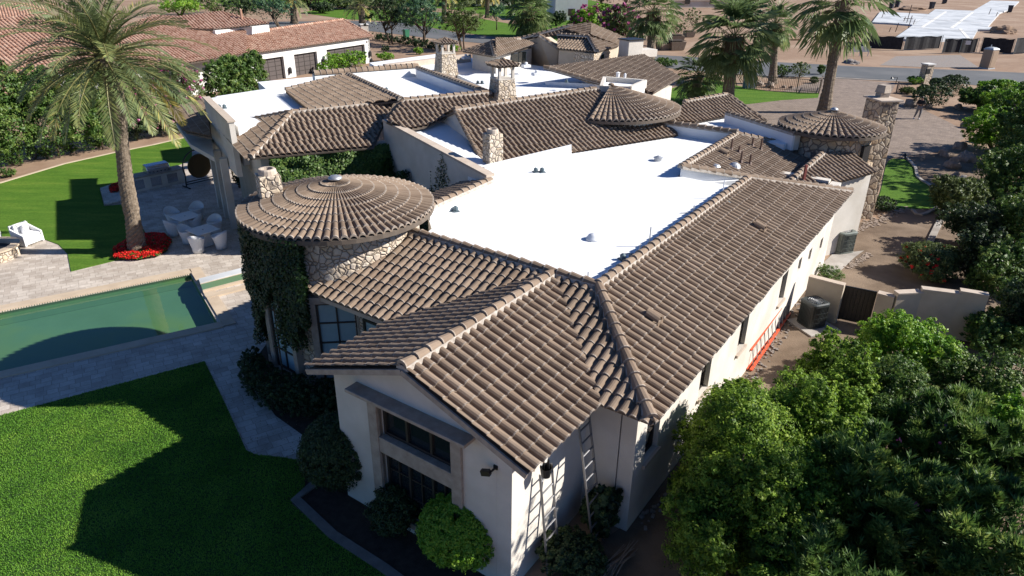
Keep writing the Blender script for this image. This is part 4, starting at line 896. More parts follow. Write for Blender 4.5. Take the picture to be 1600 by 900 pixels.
# right rear slope
class P3:
    def __init__(s, a, b, c): s.a = np.array(a); s.n = np.cross(np.array(b) - s.a, np.array(c) - s.a)
    def at(s, px, py): d = ray(px, py); o = np.array([0, 0, CH]); t = ((s.a - o) @ s.n) / (d @ s.n); return tuple(o + d * t)
Sa, Se, Sc = G1(850, 106, 5.5), G1(1006, 86, 5.5), G1(1020, 146, 4.2); pS = P3(Sa, Se, Sc); Sd, Sb = pS.at(1062, 121), pS.at(942, 132)
roof('tile_roof', [[Sc, Sd, Se, Sa, Sb]], villa, label='large rear slope facing the driveway')
ridge_caps('ridge_cap', Sb, Sa, villa, r=.15); band((Sa[0] + .1, Sa[1] + .1), (Sb[0] + .1, Sb[1] + .1), 3.6, 4.7, .15, 'white')
flat_wall([Sa, (Sb[0] + .3, Sb[1] + .3), (Sc[0] - .4, Sc[1] + .4), (Sd[0] - .5, Sd[1] - .3), (Se[0] - .3, Se[1] - .5)], 0, 4.05)
bx = [G(948, 115, 5.2), G(1008, 121, 5.2), G(1007, 138, 4.6), G(975, 134, 4.8)]
mb = MB(); P = [G(945, 115, 5.1)[:2], G(1009, 120, 5.1)[:2], G(985, 130, 5.1)[:2], G(940, 129, 5.1)[:2]]; 
for i in range(4): mb.beam((*P[i], ZS(4.7)), (*P[(i + 1) % 4], ZS(4.7)), .18, .42)
mb.build('roof_well_wall', 'stucco', villa); mb = MB(); mb.prism(P, 4.3, ZS(4.65)); mb.build('flat_roof', 'white', villa)
c = G(965, 124, 4.65); mb = MB(); mb.lathe([(.1, 0), (.1, .35), (.14, .36), (0, .42)], c, 8); mb.lathe([(.07, 0), (.07, .3), (0, .35)], (c[0] + .4, c[1], c[2]), 8); mb.build('vent_hood', 'white', villa)
c = G(983, 92, 3.5); stone_chimney(984, 96, ZS(3.6), 62, 1.3, 1.1, rad(30), villa, mat='stucco', flue=False, capm='black')
c = G(1000, 88, 4.2); mb = MB(); mb.box(c, (2.2, 1.2, .5), rad(30)); mb.build('parapet', 'stucco', villa)

G = G1
# ============================================================ NEIGHBOUR HOUSE (left, red tiled)
nb = thing('red_tiled_house', 'white stucco neighbour house with red clay tile roofs and three brown garage doors', 'house', G(450, 120))
ea, eb = G(380, 85, 2.9), G(583, 57, 2.9); eang = math.degrees(math.atan2(eb[1] - ea[1], eb[0] - ea[0])); d_n = np.array([math.cos(rad(eang)), math.sin(rad(eang))]); n_n = np.array([-d_n[1], d_n[0]])
RM = ('redtile', 'redlip', 'under')
pn_ = Pl(eb, eang, .36); eL = tuple(np.array(ea) - np.array([*d_n, 0]) * 9)
rk = [pn_.at(536, 31), pn_.at(380, 52), pn_.at(330, 60)]
roof('clay_tile_roof', [[eL, eb, rk[0], rk[1], rk[2]]], nb, w=.3, L=.4, mats=RM, eave=(*d_n, 0), label='long red tiled slope above the garage doors')
bkr = lambda p, k: (p[0] + n_n[0] * k, p[1] + n_n[1] * k, p[2] - .36 * k)
roof('clay_tile_roof', [[bkr(rk[0], 4.5), bkr(rk[1], 4.5), rk[1], rk[0]]], nb, w=.3, L=.4, mats=RM, eave=(*d_n, 0))
eb2 = (*(np.array(bkr(rk[0], 4.5))[:2] + d_n * 3), 2.9)
roof('clay_tile_roof', [[eb, eb2, rk[0]]], nb, w=.3, L=.4, mats=RM)
ridge_caps('clay_ridge_cap', rk[2], rk[0], nb, r=.16, mats=('redtile', 'redlip', 'redlip')); ridge_caps('clay_ridge_cap', eb, rk[0], nb, r=.14, mats=('redtile', 'redlip', 'redlip'))
# front wall with the doors
w1 = np.array(eb[:2]) + n_n * .35 - d_n * .3; w0 = w1 - d_n * 30
def on_line(px, py, p, d):
    r = ray(px, py); n_ = np.array([-d[1], d[0]]); t = (p @ n_) / (r[:2] @ n_); q = t * r[:2]; return ((q - p) @ d, CH + t * r[2])
doors = []
for (xa, xb, yt) in ((401, 446, 106), (461, 497, 93), (511, 571, 80)):
    sa, _ = on_line(xa, yt + 8, w0, d_n); sb, _ = on_line(xb, yt + 8, w0, d_n); zt = on_line((xa + xb) / 2, yt + 3, w0, d_n)[1]; doors.append((sa, sb, 0., 2.15 if zt > 2.3 or zt < 1.6 else zt))
print('doors', doors, eang, rk)
mb = MB(); wall_boxes(mb, w0, w1, 0, 2.85, .4, doors); wall_boxes(mb, w1, w1 + n_n * 7.5, 0, 2.85, .3); mb.build('wall', 'nwall', nb)
for (sa, sb, za, zb) in doors:
    mb = MB(); A = w0 + d_n * sa + n_n * .3; B = w0 + d_n * sb + n_n * .3; mb.prism([tuple(A), tuple(B), tuple(B + n_n * .06), tuple(A + n_n * .06)], 0, zb)
    o = mb.build('garage_door', 'door', nb); mb = MB()
    for k in range(1, 5): zz = zb * k / 5; mb.beam((*(A - n_n * .012), zz), (*(B - n_n * .012), zz), .02, .04)
    for k in range(1, 4): q_ = A + (B - A) * k / 4 - n_n * .014; mb.box((*q_, 0), (.05, .02, zb), rad(eang))
    mb.build('panel_strip', 'frame', o)
for (px, py) in ((452, 110), (504, 96), (577, 84), (579, 96)):
    s_, z_ = on_line(px, py, w0, d_n); q_ = w0 + d_n * s_ - n_n * .15; mb = MB(); mb.box((*q_, z_ - .3), (.22, .22, .5), rad(eang)); mb.lathe([(.16, .5), (.0, .72)], (*q_, z_ - .3), 8); mb.build('wall_lantern', 'black', nb)
s_, z_ = on_line(573, 67, w0, d_n); mb = MB(); mb.box((*(w0 + d_n * s_ - n_n * .01), z_), (.2, .04, .2), rad(eang)); mb.build('wall_vent', 'door', nb)
# inner court roofs to the left
e2a, e2b = G(420, 38, 4.3), G(250, 52, 4.3)
roof('clay_tile_roof', [[G(252, 50, 3.6), G(300, 98, 3.0), G(430, 80, 3.0), G(440, 66, 3.3), G(350, 38, 4.6), G(262, 22, 5.2)]], nb, w=.3, L=.4, mats=RM, eave=(*d_n, 0), label='red tiled slope left of the garage roof') if False else None
pN = Pl(G(300, 97, 3.0), eang - 8, .3)
roof('clay_tile_roof', [[pN.at(195, 108), pN.at(300, 98), pN.at(385, 84), pN.at(385, 50), pN.at(345, 30), pN.at(240, 24), pN.at(170, 50)]], nb, w=.3, L=.4, mats=RM, label='red tiled slope left of the garage roof')
pN2 = Pl(G(335, 44, 5.0), eang - 30, .3)
roof('clay_tile_roof', [[pN2.at(330, 46), pN2.at(420, 36), pN2.at(345, 18), pN2.at(262, 28), pN2.at(255, 45)]], nb, w=.3, L=.4, mats=RM)
a_, b_ = G(336, 47, 4.9), G(420, 38, 4.9); mb = MB(); wall_boxes(mb, a_, b_, 3.5, 4.85, .3); mb.build('wall', 'nwall', nb)
mb = MB(); p = pN2.at(378, 30); mb.lathe([(.14, -.1), (.12, .9), (.0, 1.)], p, 8); mb.build('vent_pipe', 'redtile', nb)
pL = Pl(G(20, 115, 3.0), 40, .33)
roof('clay_tile_roof', [[pL.at(-120, 175), pL.at(140, 126), pL.at(215, 60), pL.at(60, 20), pL.at(-160, 60)]], nb, w=.3, L=.4, mats=RM, label='red tiled slope behind the tall date palm')
pL2 = Pl(G(0, 40, 3.6), 30, .3)
roof('clay_tile_roof', [[pL2.at(-80, 46), pL2.at(60, 38), pL2.at(90, 6), pL2.at(-80, 4)]], nb, w=.3, L=.4, mats=RM, label='farthest red tiled slope at the left edge')
for q_ in ((pL.at(20, 118), 3.0), ): pass
mb = MB(); a_ = np.array(pL.at(-120, 178)[:2]); b_ = np.array(pL.at(20, 121)[:2]); c_ = np.array(pL.at(140, 125)[:2])
mb.prism([tuple(a_ + [0, .5]), tuple(b_ + [0, .5]), tuple(c_ + [0, .5]), tuple(c_ + [0, 1.1]), tuple(b_ + [0, 1.1]), tuple(a_ + [0, 1.1])], 0, 2.7); mb.build('wall', 'nwall', nb)
core = MB(); k0 = w0 + n_n * .5; core.prism([tuple(k0 - d_n * 6), tuple(w1 + n_n * .5 - d_n * .5), tuple(w1 + n_n * 6.5 - d_n * 3), tuple(k0 + n_n * 7 - d_n * 6)], 0, 2.8); core.build('inner_wall', 'nwall', nb)

# ============================================================ AIR CONDITIONERS, WALLS, GATE, LADDERS
def ac_unit(label, px, py, group, gm='acgreen'):
    x, y, _ = G(px, py); t = thing('air_conditioner', label, 'air conditioner', (x, y, .02), .35, group); local(t); t.scale = (.82, .82, 1) if gm == 'acshade' else (1, 1, 1)
    mb = MB(); n = 40; 
    def sq(r, k):
        a = 2 * math.pi * k / n; c, s = math.cos(a), math.sin(a); p = 5.; rr = r / (abs(c) ** p + abs(s) ** p) ** (1 / p); return rr * c, rr * s
    def ring(r, z): return [(*sq(r, k), z) for k in range(n)]
    P = ring(.43, .08) + ring(.43, .84); mb.add(P, [(k, (k + 1) % n, n + (k + 1) % n, n + k) for k in range(n)]); mb.build('coil_guard', gm, t)
    mb = MB()
    for k in range(0, n):
        x_, y_ = sq(.44, k); mb.box((x_, y_, .08), (.02, .02, .76), 2 * math.pi * k / n)
    for z in (.25, .42, .6): 
        for k in range(n): mb.beam((*sq(.452, k), z), (*sq(.452, k + 1), z), .008, .008)
    mb.build('louvre', gm, t)
    mb = MB(); P = ring(.46, .0) + ring(.46, .08); mb.add(P, [(k, (k + 1) % n, n + (k + 1) % n, n + k) for k in range(n)]); mb.build('base_pan', gm, t)
    mb = MB(); P = ring(.46, .84) + ring(.46, .92) + ring(.4, .95) + [(.35 * math.cos(2 * math.pi * k / n), .35 * math.sin(2 * math.pi * k / n), .94) for k in range(n)] + [(.33 * math.cos(2 * math.pi * k / n), .33 * math.sin(2 * math.pi * k / n), .8) for k in range(n)]
    mb.add(P, [(j * n + k, j * n + (k + 1) % n, (j + 1) * n + (k + 1) % n, (j + 1) * n + k) for j in range(4) for k in range(n)]); mb.build('top_cover', gm, t)
    mb = MB(); mb.lathe([(.33, .79), (.33, .8)], (0, 0, 0), 24); mb.build('fan_well', 'black', t)
    mb = MB()
    for k in range(24): a = 2 * math.pi * k / 24; mb.beam((.07 * math.cos(a), .07 * math.sin(a), .95), (.36 * math.cos(a), .36 * math.sin(a), .945), .007, .007)
    for r in (.12, .2, .28): mb.tube([(r * math.cos(a), r * math.sin(a), .95) for a in np.linspace(0, 2 * math.pi, 25)], .004, 4, cap=False)
    mb.lathe([(.08, .93), (.08, .955), (0, .96)], (0, 0, 0), 12); mb.build('fan_grille', 'galv', t)
    mb = MB()
    for k in range(4): a = k * math.pi / 2 + .3; mb.add([(.06 * math.cos(a - .3), .06 * math.sin(a - .3), .86), (.3 * math.cos(a - .25), .3 * math.sin(a - .25), .84), (.3 * math.cos(a + .25), .3 * math.sin(a + .25), .88), (.06 * math.cos(a + .3), .06 * math.sin(a + .3), .89)], [(0, 1, 2, 3)])
    mb.build('fan_blade', 'bluegrey', t)
    return t
ac_unit('grey green air conditioner on a pad at the far corner of the villa', 1311, 391, 'air conditioners along the side wall')
ac_unit('air conditioner painted darker for shade, between the orange ladder and the cream wall', 1266, 508, 'air conditioners along the side wall', 'acshade')
mb = MB(); c = G(1270, 510); mb.box((c[0], c[1], .015), (1.25, 1.25, .05), .35); tag(mb.build('concrete_pad', 'concrete'), 'square concrete pad under the nearer air conditioner', 'concrete pad')
def garden_wall(label, pts, z, th=.2, cap=True, mat='stucco_d'):
    t = thing('garden_wall', label, 'wall', (pts[0][0], pts[0][1], 0)); mb = MB(); mc = MB()
    for a, b in zip(pts[:-1], pts[1:]):
        za, zb = (a[2], b[2]) if len(a) > 2 else (z, z); a = np.array(a[:2]); b = np.array(b[:2]); d = (b - a) / np.hypot(*(b - a)); n_ = np.array([-d[1], d[0]]) * th / 2; L_ = za
        mb.prism([tuple(a - n_), tuple(b - n_), tuple(b + n_), tuple(a + n_)], 0, L_); n2 = n_ * 1.3
        mc.prism([tuple(a - n2), tuple(b - n2), tuple(b + n2), tuple(a + n2)], L_ + .001, L_ + .05)
    mb.build('wall_body', mat, t)
    if cap: mc.build('wall_cap', 'cap', t)
    return t
gw = [G(1265, 432, 1.45), G(1320, 446, 1.45)]
garden_wall('short cream wall between the villa and the dark gate', gw, 1.45)
g3, g4 = G(1320, 446, 1.35), G(1371, 456, 1.35)
t = thing('metal_gate', 'dark solid metal gate between the short wall and the stepped wall', 'gate', (g3[0], g3[1], 0)); d = np.array(g4[:2]) - np.array(g3[:2]); L_ = np.hypot(*d); d /= L_; ga = math.atan2(d[1], d[0]); ng = np.array([-d[1], d[0]])
mb = MB(); mb.beam((*g3[:2], .1), (*g4[:2], .1), .05, .05); mb.beam((*g3[:2], 1.33), (*g4[:2], 1.33), .05, .05); mb.box((*(np.array(g3[:2]) + d * .05), .05), (.06, .06, 1.3), ga); mb.box((*(np.array(g4[:2]) - d * .05), .05), (.06, .06, 1.3), ga); mb.build('gate_frame', 'black', t)
mb = MB(); n = int(L_ / .13)
for k in range(n): q_ = np.array(g3[:2]) + d * (.1 + k * .13); mb.box((*q_, .12), (.115, .02, 1.18), ga)
mb.build('gate_board', 'frame', t); mb = MB(); mb.beam((*(np.array(g3[:2]) + ng * .03), .7), (*(np.array(g4[:2]) + ng * .03), .7), .01, 1.16); mb.build('gate_backing', 'black', t)
sw = [G(1373, 468, 1.3), G(1387, 466, 1.3), G(1388, 452, 1.5), G(1432, 452, 1.5), G(1476, 452, 1.55), G(1538, 466, 1.55)]
P_ = [(*G(1372, 458, 1.35)[:2], 1.35), (*G(1400, 458, 1.5)[:2], 1.5), (*G(1440, 452, 1.6)[:2], 1.62), (*G(1500, 455, 1.7)[:2], 1.72), (*G(1545, 460, 1.75)[:2], 1.8)]
garden_wall('stepped cream wall behind the bright green shrub', P_, 1.5, .22)
# ladders
def ladder(name, label, foot, top, wdt, cat='ladder', mat='darkalu', n=None, side=None, rail=(.022, .05), rungm=None, double=False):
    t = thing(name, label, cat, tuple(foot)); f = Vector(foot); p = Vector(top); d = p - f; L = d.length; dn = d.normalized(); s = Vector(side).normalized() * wdt / 2 if side else dn.cross(Vector((0, 0, 1))).normalized() * wdt / 2
    for k in (-1, 1): mb = MB(); mb.beam(f + s * k, p + s * k, rail[0], rail[1]); mb.build('ladder_rail', mat, t)
    n = n or int(L / .3)
    for k in range(1, n + 1): mb = MB(); q = f + d * (k / (n + .6)); mb.tube([q - s * .97, q + s * .97], .02, 6); mb.build('ladder_rung', rungm or mat, t)
    return t
def on_v3(px, py, v): u_, z_ = on_v(px, py, v); return W(u_, v, z_)
lt = on_v3(853, 733, 5.52); lb = np.array(G(862, 862, 0.)); lb = (lt[0] - VV[0] * .75 + .1, lt[1] - VV[1] * .75 - .35, .02)
ladder('aluminium_ladder', 'short aluminium ladder standing against the shaded gable side wall', W(9.1, 5.2, .03), on_v3(853, 733, 5.5), .42, side=(*UV, 0))
ladder('aluminium_ladder', 'long aluminium ladder reaching up into the roof valley', W(10.2, 4.75, .03), (*W(10.4, 5.5)[:2], 3.55), .42, side=(*UV, 0))
# tool bucket hanging on the short ladder
p = on_v3(853, 737, 5.35); mb = MB(); mb.lathe([(.09, 0), (.12, .2), (.12, .22), (.1, .2), (.08, .02)], (p[0], p[1], p[2] - .1), 12); mb.lathe([(.03, .1), (.02, .38)], (p[0] + .04, p[1], p[2] - .1), 6); mb.lathe([(.02, .1), (.02, .34)], (p[0] - .05, p[1] + .03, p[2] - .1), 6)
tag(mb.build('tool_bucket', 'black'), 'dark bucket of tools on top of the short ladder', 'bucket')
# orange ladders lying on edge along the right wall
la, lb_ = G(1175, 582, .0), G(1236, 492, .0)
for k, (off, lbl) in enumerate(((0., 'orange fibreglass ladder stood on edge along the right wall, farther from the wall'), (.14, 'orange fibreglass ladder stood on edge directly against the right wall'))):
    a = Vector((la[0], la[1], .02)) + Vector((*VV, 0)) * (off + .05); b = Vector((lb_[0], lb_[1], .02)) + Vector((*VV, 0)) * (off + .05)
    t = thing('orange_ladder', lbl, 'ladder', tuple(a), 0, 'orange ladders along the wall'); up_ = Vector((VV[0] * .12, VV[1] * .12, .72))
    for q in (Vector((0, 0, .04)), up_): mb = MB(); mb.beam(a + q, b + q, .085, .05); mb.build('ladder_rail', 'orange', t)
    n = 11
    for i in range(n): mb = MB(); q = a + (b - a) * ((i + .6) / n); mb.tube([q + Vector((0, 0, .04)), q + up_], .017, 6); mb.build('ladder_rung', 'alu', t)

# ============================================================ PATIO FURNITURE
def bx(px, py): return G(px, py)[:2]
# outdoor kitchen with grill
kA, kB = G(207, 302), G(292, 284); dk = np.array(kB[:2]) - np.array(kA[:2]); Lk = np.hypot(*dk); dk /= Lk; nk = np.array([-dk[1], dk[0]]); ka = math.atan2(dk[1], dk[0])
bar = thing('outdoor_kitchen', 'white stucco barbecue counter with steel doors at the patio edge', 'counter', (kA[0], kA[1], 0))
A = np.array(kA[:2]); mb = MB(); mb.prism([tuple(A), tuple(A + dk * Lk), tuple(A + dk * Lk + nk * .8), tuple(A + nk * .8)], 0, .72); mb.build('counter_body', 'stucco', bar)
mb = MB(); mb.prism([tuple(A - dk * .04 - nk * .04), tuple(A + dk * (Lk + .02) - nk * .04), tuple(A + dk * (Lk + .02) + nk * .84), tuple(A - dk * .04 + nk * .84)], .721, .78); mb.build('counter_top', 'trim', bar)
for s0_, s1_ in ((.15, .75), (1.15, 1.75), (2.1, 2.7)):
    k_ = Lk / 3.2; mb = MB(); q0 = A + dk * s0_ * k_; q1 = A + dk * s1_ * k_; mb.prism([tuple(q0 - nk * .02), tuple(q1 - nk * .02), tuple(q1 + nk * .01), tuple(q0 + nk * .01)], .14, .62); mb.build('steel_door', 'steel', bar)
gr = thing('gas_grill', 'stainless steel grill with its hood closed, built into the white counter', 'grill', (*(A + dk * Lk * .55), .78), ka); local(gr)
mb = MB(); mb.box((0, .35, 0), (1.25, .62, .2)); mb.build('grill_body', 'steel', gr); mb = MB(); mb.add([(-.6, .06, .2), (.6, .06, .2), (.6, .66, .2), (-.6, .66, .2), (-.6, .2, .42), (.6, .2, .42), (.6, .6, .46), (-.6, .6, .46)], [(0, 1, 5, 4), (1, 2, 6, 5), (2, 3, 7, 6), (3, 0, 4, 7), (4, 5, 6, 7)]); mb.build('grill_hood', 'steel', gr, bevel=.03)
mb = MB(); mb.tube([(-.5, .02, .3), (.5, .02, .3)], .018, 8); mb.build('hood_handle', 'galv', gr)
for k in range(6): mb = MB(); mb.tube([(-.5 + k * .2, .05, .1), (-.5 + k * .2, .0, .1)], .03, 8); mb.build('control_knob', 'black', gr)
# low planter step left of the counter
mb = MB(); P = [bx(157, 297), bx(192, 285), bx(207, 292), bx(207, 313), bx(164, 323)]; mb.prism(P, .04, .12); tag(mb.build('stone_planter', 'paver'), 'low paved plinth with dark red plants left of the grill counter', 'planter')
# gong
gx, gy, _ = G(316, 288); ga_ = ka + .05
gg = thing('gong', 'big dark bronze gong hanging in a round black stand', 'gong', (gx, gy, 0), ga_); local(gg)
mb = MB(); mb.lathe([(.0, -.03), (.12, -.05), (.16, -.01), (.5, 0.), (.62, .01), (.66, .07), (.6, .08), (.0, .0)], (0, 0, 0), 40, cap=False); mb.v = [(x, -z, y + 1.05) for x, y, z in mb.v]; mb.build('gong_disc', 'brass', gg, smooth=True)
mb = MB(); mb.tube([(.88 * math.cos(t) * 1., 0, 1.05 + .88 * math.sin(t)) for t in np.linspace(-.35, math.pi + .35, 26)], .035, 8)
for s in (-1, 1): mb.tube([(s * .83, 0, .75), (s * .88, 0, .04)], .035, 8); mb.tube([(s * .88, -.4, .04), (s * .88, .4, .04)], .035, 8)
mb.tube([(-.88, 0, .3), (.88, 0, .3)], .03, 8); mb.tube([(-.88, 0, .18), (.88, 0, .18)], .03, 8); mb.build('gong_stand', 'black', gg, smooth=True)
# dining sets
def make_chair():
    t = thing('patio_chair', '', 'chair', (0, 0, 0)); local(t); n = 28; mb = MB()
    def ring(z, r, back): 
        return [(r * math.cos(a) * 1.0, r * math.sin(a) * .92, z + back * max(0, math.sin(a)) ** 1.2) for a in [2 * math.pi * k / n for k in range(n)]]
    R = [ring(0.02, .24, 0), ring(.2, .235, 0), ring(.42, .29, .0), ring(.56, .33, .14), ring(.62, .345, .24), ring(.6, .315, .23), ring(.5, .28, .1), ring(.43, .25, .0)]
    for r in R: mb.v.extend(r)
    for j in range(len(R) - 1):
        for k in range(n): mb.f.append((j * n + k, j * n + (k + 1) % n, (j + 1) * n + (k + 1) % n, (j + 1) * n + k)); mb.m.append(0); mb.r.append(.5)
    mb.f.append(tuple(range(n))[::-1]); mb.m.append(0); mb.r.append(.5)
    mb.build('chair_shell', 'wicker', t, smooth=True)
    mb = MB(); mb.lathe([(.26, .43), (.27, .45), (.26, .49), (.0, .5)], (0, 0, 0), 24); mb.build('seat_cushion', 'cushion', t, smooth=True)
    return t
proto = make_chair(); first = True
def table(px, py, label, rot):
    x, y, _ = G(px, py, .72); t = thing('patio_table', label, 'table', (x, y, .014), rot, 'white wicker dining tables'); local(t)
    mb = MB(); mb.box((0, 0, .69), (1.02, 1.02, .035)); mb.build('table_top', 'wicker', t, bevel=.01)
    mb = MB(); mb.box((0, 0, .0), (.5, .5, .69), taper=.8); mb.build('pedestal', 'wicker', t, bevel=.02); mb = MB(); mb.lathe([(.03, .725), (.03, .73)], (0, 0, 0), 12); mb.build('parasol_hole', 'black', t)
    return x, y
tabs = [(289, 338, 'square white table of the farther set, near the gong', rad(52)), (317, 359, 'square white table of the nearer set, beside the pool paving', rad(52))]
chs = [[(271, 344, 'back left of the farther table'), (309, 336, 'right rear of the farther table'), (270, 361, 'front left of the farther table'), (306, 353, 'between the two white tables')],
       [(293, 372, 'left of the nearer table'), (337, 357, 'right rear of the nearer table'), (309, 386, 'nearest the pool, sunlit, front left of the nearer table'), (345, 380, 'front right of the nearer table')]]
for (px, py, lb, rt), cs in zip(tabs, chs):
    tx, ty = table(px, py, lb, rt)
    for (cx_, cy_, cl) in cs:
        o = proto if first else copy_tree(proto); first = False
        x, y, _ = G(cx_, cy_, .25); o.location = (x, y, .014); o.rotation_euler = (0, 0, math.atan2(y - ty, x - tx) - math.pi / 2)
        o['label'] = 'white round wicker chair ' + cl; o['group'] = 'white wicker dining chairs'
# lounge chair and fire pit
x, y, _ = G(46, 380); t = thing('armchair', 'white wicker armchair with a light pillow beside the lawn', 'armchair', (x, y, .014), rad(-70 + 140)); local(t)
mb = MB(); mb.box((0, 0, .06), (.78, .72, .28)); mb.build('seat_base', 'wicker', t, bevel=.02)
mb = MB(); mb.add([(-.4, .3, .05), (.4, .3, .05), (.4, .4, .05), (-.4, .4, .05), (-.4, .38, .85), (.4, .38, .85), (.4, .46, .83), (-.4, .46, .83)], [(3, 2, 1, 0), (4, 5, 6, 7), (0, 1, 5, 4), (1, 2, 6, 5), (2, 3, 7, 6), (3, 0, 4, 7)]); mb.build('backrest', 'wicker', t, bevel=.02)
for s in (-1, 1): mb = MB(); mb.add([(s * .4 - .045, -.38, .02), (s * .4 + .045, -.38, .02), (s * .4 + .045, .38, .02), (s * .4 - .045, .38, .02), (s * .4 - .045, -.38, .5), (s * .4 + .045, -.38, .5), (s * .4 + .045, .38, .72), (s * .4 - .045, .38, .72)], [(3, 2, 1, 0), (4, 5, 6, 7), (0, 1, 5, 4), (1, 2, 6, 5), (2, 3, 7, 6), (3, 0, 4, 7)]); mb.build('armrest', 'wicker', t, bevel=.02)
mb = MB(); mb.box((0, -.03, .345), (.68, .66, .12)); mb.build('seat_cushion', 'cushion', t, bevel=.04); mb = MB(); mb.box((0, .26, .46), (.66, .12, .4)); mb.build('back_cushion', 'cushion', t, bevel=.04)
pl = MB(); pl.box((.05, .1, .47), (.4, .12, .36), .3, taper=.9); pl = tag(pl.build('throw_pillow', 'cushion', None, bevel=.04), 'light square pillow leaning on the wicker armchair', 'pillow'); pl.location = (x, y, .014); pl.rotation_euler = (0, 0, rad(70))
c = G(-10, 402); t = thing('fire_pit', 'round stone fire pit cut off by the left edge of the photo', 'fire pit', (c[0], c[1], 0)); local(t)
mb = MB(); mb.lathe([(.98, 0), (.95, .42)], (0, 0, .012), 36, cap=False); mb.build('stone_ring', 'stone_s', t, smooth=True); mb = MB(); mb.lathe([(1.05, .43), (1.05, .5), (.72, .5), (.7, .3), (.0, .3)], (0, 0, .012), 36, cap=False); mb.build('rim_slab', 'coping', t)
mb = MB(); mb.lathe([(.69, .34), (.0, .345)], (0, 0, .012), 24); mb.build('fire_bowl', 'black', t)
mb = MB(); mb.lathe([(.28, .36), (.26, .44), (.0, .5)], (0, 0, .012), 16); mb.build('burner_stones', 'concrete', t)
c = G(-4, 383); mb = MB(); mb.box((c[0], c[1], .014), (.5, .5, .75), .6, taper=.9); tag(mb.build('chair_back', 'wicker'), 'edge of another white wicker chair behind the fire pit', 'chair')

# ============================================================ DRIVEWAY SIDE
def person(px, py, label):
    x, y, _ = G(px, py); t = thing('person', label, 'person', (x, y, .016), rad(-20)); local(t)
    J = dict(pel=(0, 0, .93), chest=(0, .0, 1.28), neck=(0, -.01, 1.5), head=(0, -.03, 1.62), top=(0, -.02, 1.74),
             hl=(-.1, 0, .9), kl=(-.16, -.03, .5), al=(-.24, .04, .08), fl=(-.26, -.12, .03), hr=(.1, 0, .9), kr=(.12, -.06, .5), ar=(.1, 0, .08), fr=(.1, -.16, .03),
             sl=(-.2, 0, 1.42), el=(-.28, -.02, 1.16), wl=(-.08, -.26, 1.16), nl=(.02, -.3, 1.18), sr=(.2, 0, 1.42), er=(.28, -.02, 1.16), wr=(.1, -.26, 1.18), nr=(.03, -.3, 1.2))
    R_ = dict(pel=.16, chest=.17, neck=.06, head=.095, top=.07, hl=.1, kl=.07, al=.045, fl=.045, hr=.1, kr=.07, ar=.045, fr=.045, sl=.075, el=.048, wl=.032, nl=.035, sr=.075, er=.048, wr=.032, nr=.035)
    E_ = [('pel', 'chest'), ('chest', 'neck'), ('neck', 'head'), ('head', 'top'), ('pel', 'hl'), ('hl', 'kl'), ('kl', 'al'), ('al', 'fl'), ('pel', 'hr'), ('hr', 'kr'), ('kr', 'ar'), ('ar', 'fr'), ('chest', 'sl'), ('sl', 'el'), ('el', 'wl'), ('wl', 'nl'), ('chest', 'sr'), ('sr', 'er'), ('er', 'wr'), ('wr', 'nr')]
    def skin(name, keys, grow, mat, root, mats=None):
        ks = [k for k in J if k in keys]; me = bpy.data.meshes.new(name); me.from_pydata([J[k] for k in ks], [(ks.index(a), ks.index(b)) for a, b in E_ if a in ks and b in ks], []); me.materials.append(MT[mat])
        o = bpy.data.objects.new(name, me); COL.objects.link(o); md = o.modifiers.new('skin', 'SKIN'); md.use_smooth_shade = True
        for i, k in enumerate(ks): me.skin_vertices[0].data[i].radius = (R_[k] + grow,) * 2
        me.skin_vertices[0].data[ks.index(root)].use_root = True; s_ = o.modifiers.new('sub', 'SUBSURF'); s_.levels = s_.render_levels = 2; return attach(o, t)
    skin('body', list(J), 0, 'skin', 'pel'); skin('tshirt', ['pel', 'chest', 'sl', 'sr', 'el', 'er'], .045, 'shirt', 'pel'); skin('trousers', ['pel', 'hl', 'kl', 'al', 'hr', 'kr', 'ar'], .02, 'jeans', 'pel')
    mb = MB(); mb.lathe([(.0, 1.78), (.07, 1.76), (.105, 1.68), (.1, 1.6)], (0, .0, 0), 14, cap=False); mb.build('hair', 'hair', t, smooth=True)
    for s in ((-.26, -.09), (.1, -.1)): mb = MB(); mb.box((s[0], s[1], 0), (.11, .28, .09), taper=.8); mb.build('shoe', 'shoe', t, bevel=.03)
    return x, y
pxx, pyy = person(1433, 186, 'person in a black T-shirt and grey trousers standing on the driveway')
mb = MB(); mb.box((pxx + .02, pyy - .3, 1.2), (.22, .12, .05)); tag(mb.build('remote_controller', 'black'), 'small dark controller in the hands of the person on the driveway', 'controller')
def low_fence(px0, py0, px1, py1, h, label):
    a, b = np.array(G(px0, py0)[:2]), np.array(G(px1, py1)[:2]); d = b - a; L = np.hypot(*d); d /= L; t = thing('iron_fence', label, 'fence', (*a, 0)); mb = MB()
    for k in range(int(L / .16)): q_ = a + d * k * .16; mb.box((*q_, .03), (.035, .035, h), math.atan2(d[1], d[0]))
    mb.beam((*a, h), (*b, h), .05, .05); mb.beam((*a, .2), (*b, .2), .05, .05); mb.build('fence_bars', 'wood', t); mb = MB()
    for k in range(int(L / 2.4) + 1): q_ = a + d * k * 2.4; mb.box((*q_, 0), (.1, .1, h + .1), math.atan2(d[1], d[0]))
    mb.build('fence_post', 'wood', t)
low_fence(1163, 138, 1279, 147, 1.25, 'thin brown iron fence along the far edge of the front lawn')
low_fence(1279, 147, 1283, 137, 1.25, 'short end run of the brown iron fence beside the tall palm trunk')
low_fence(1400, 146, 1418, 146, 1.0, 'short pale fence beside the rounded shrubs')
mb = MB(); c = G(1170, 138); mb.box((c[0], c[1], 0), (1.1, .6, 1.4), .2); tag(mb.build('utility_box', 'bluegrey'), 'grey utility box at the left end of the iron fence', 'utility box')
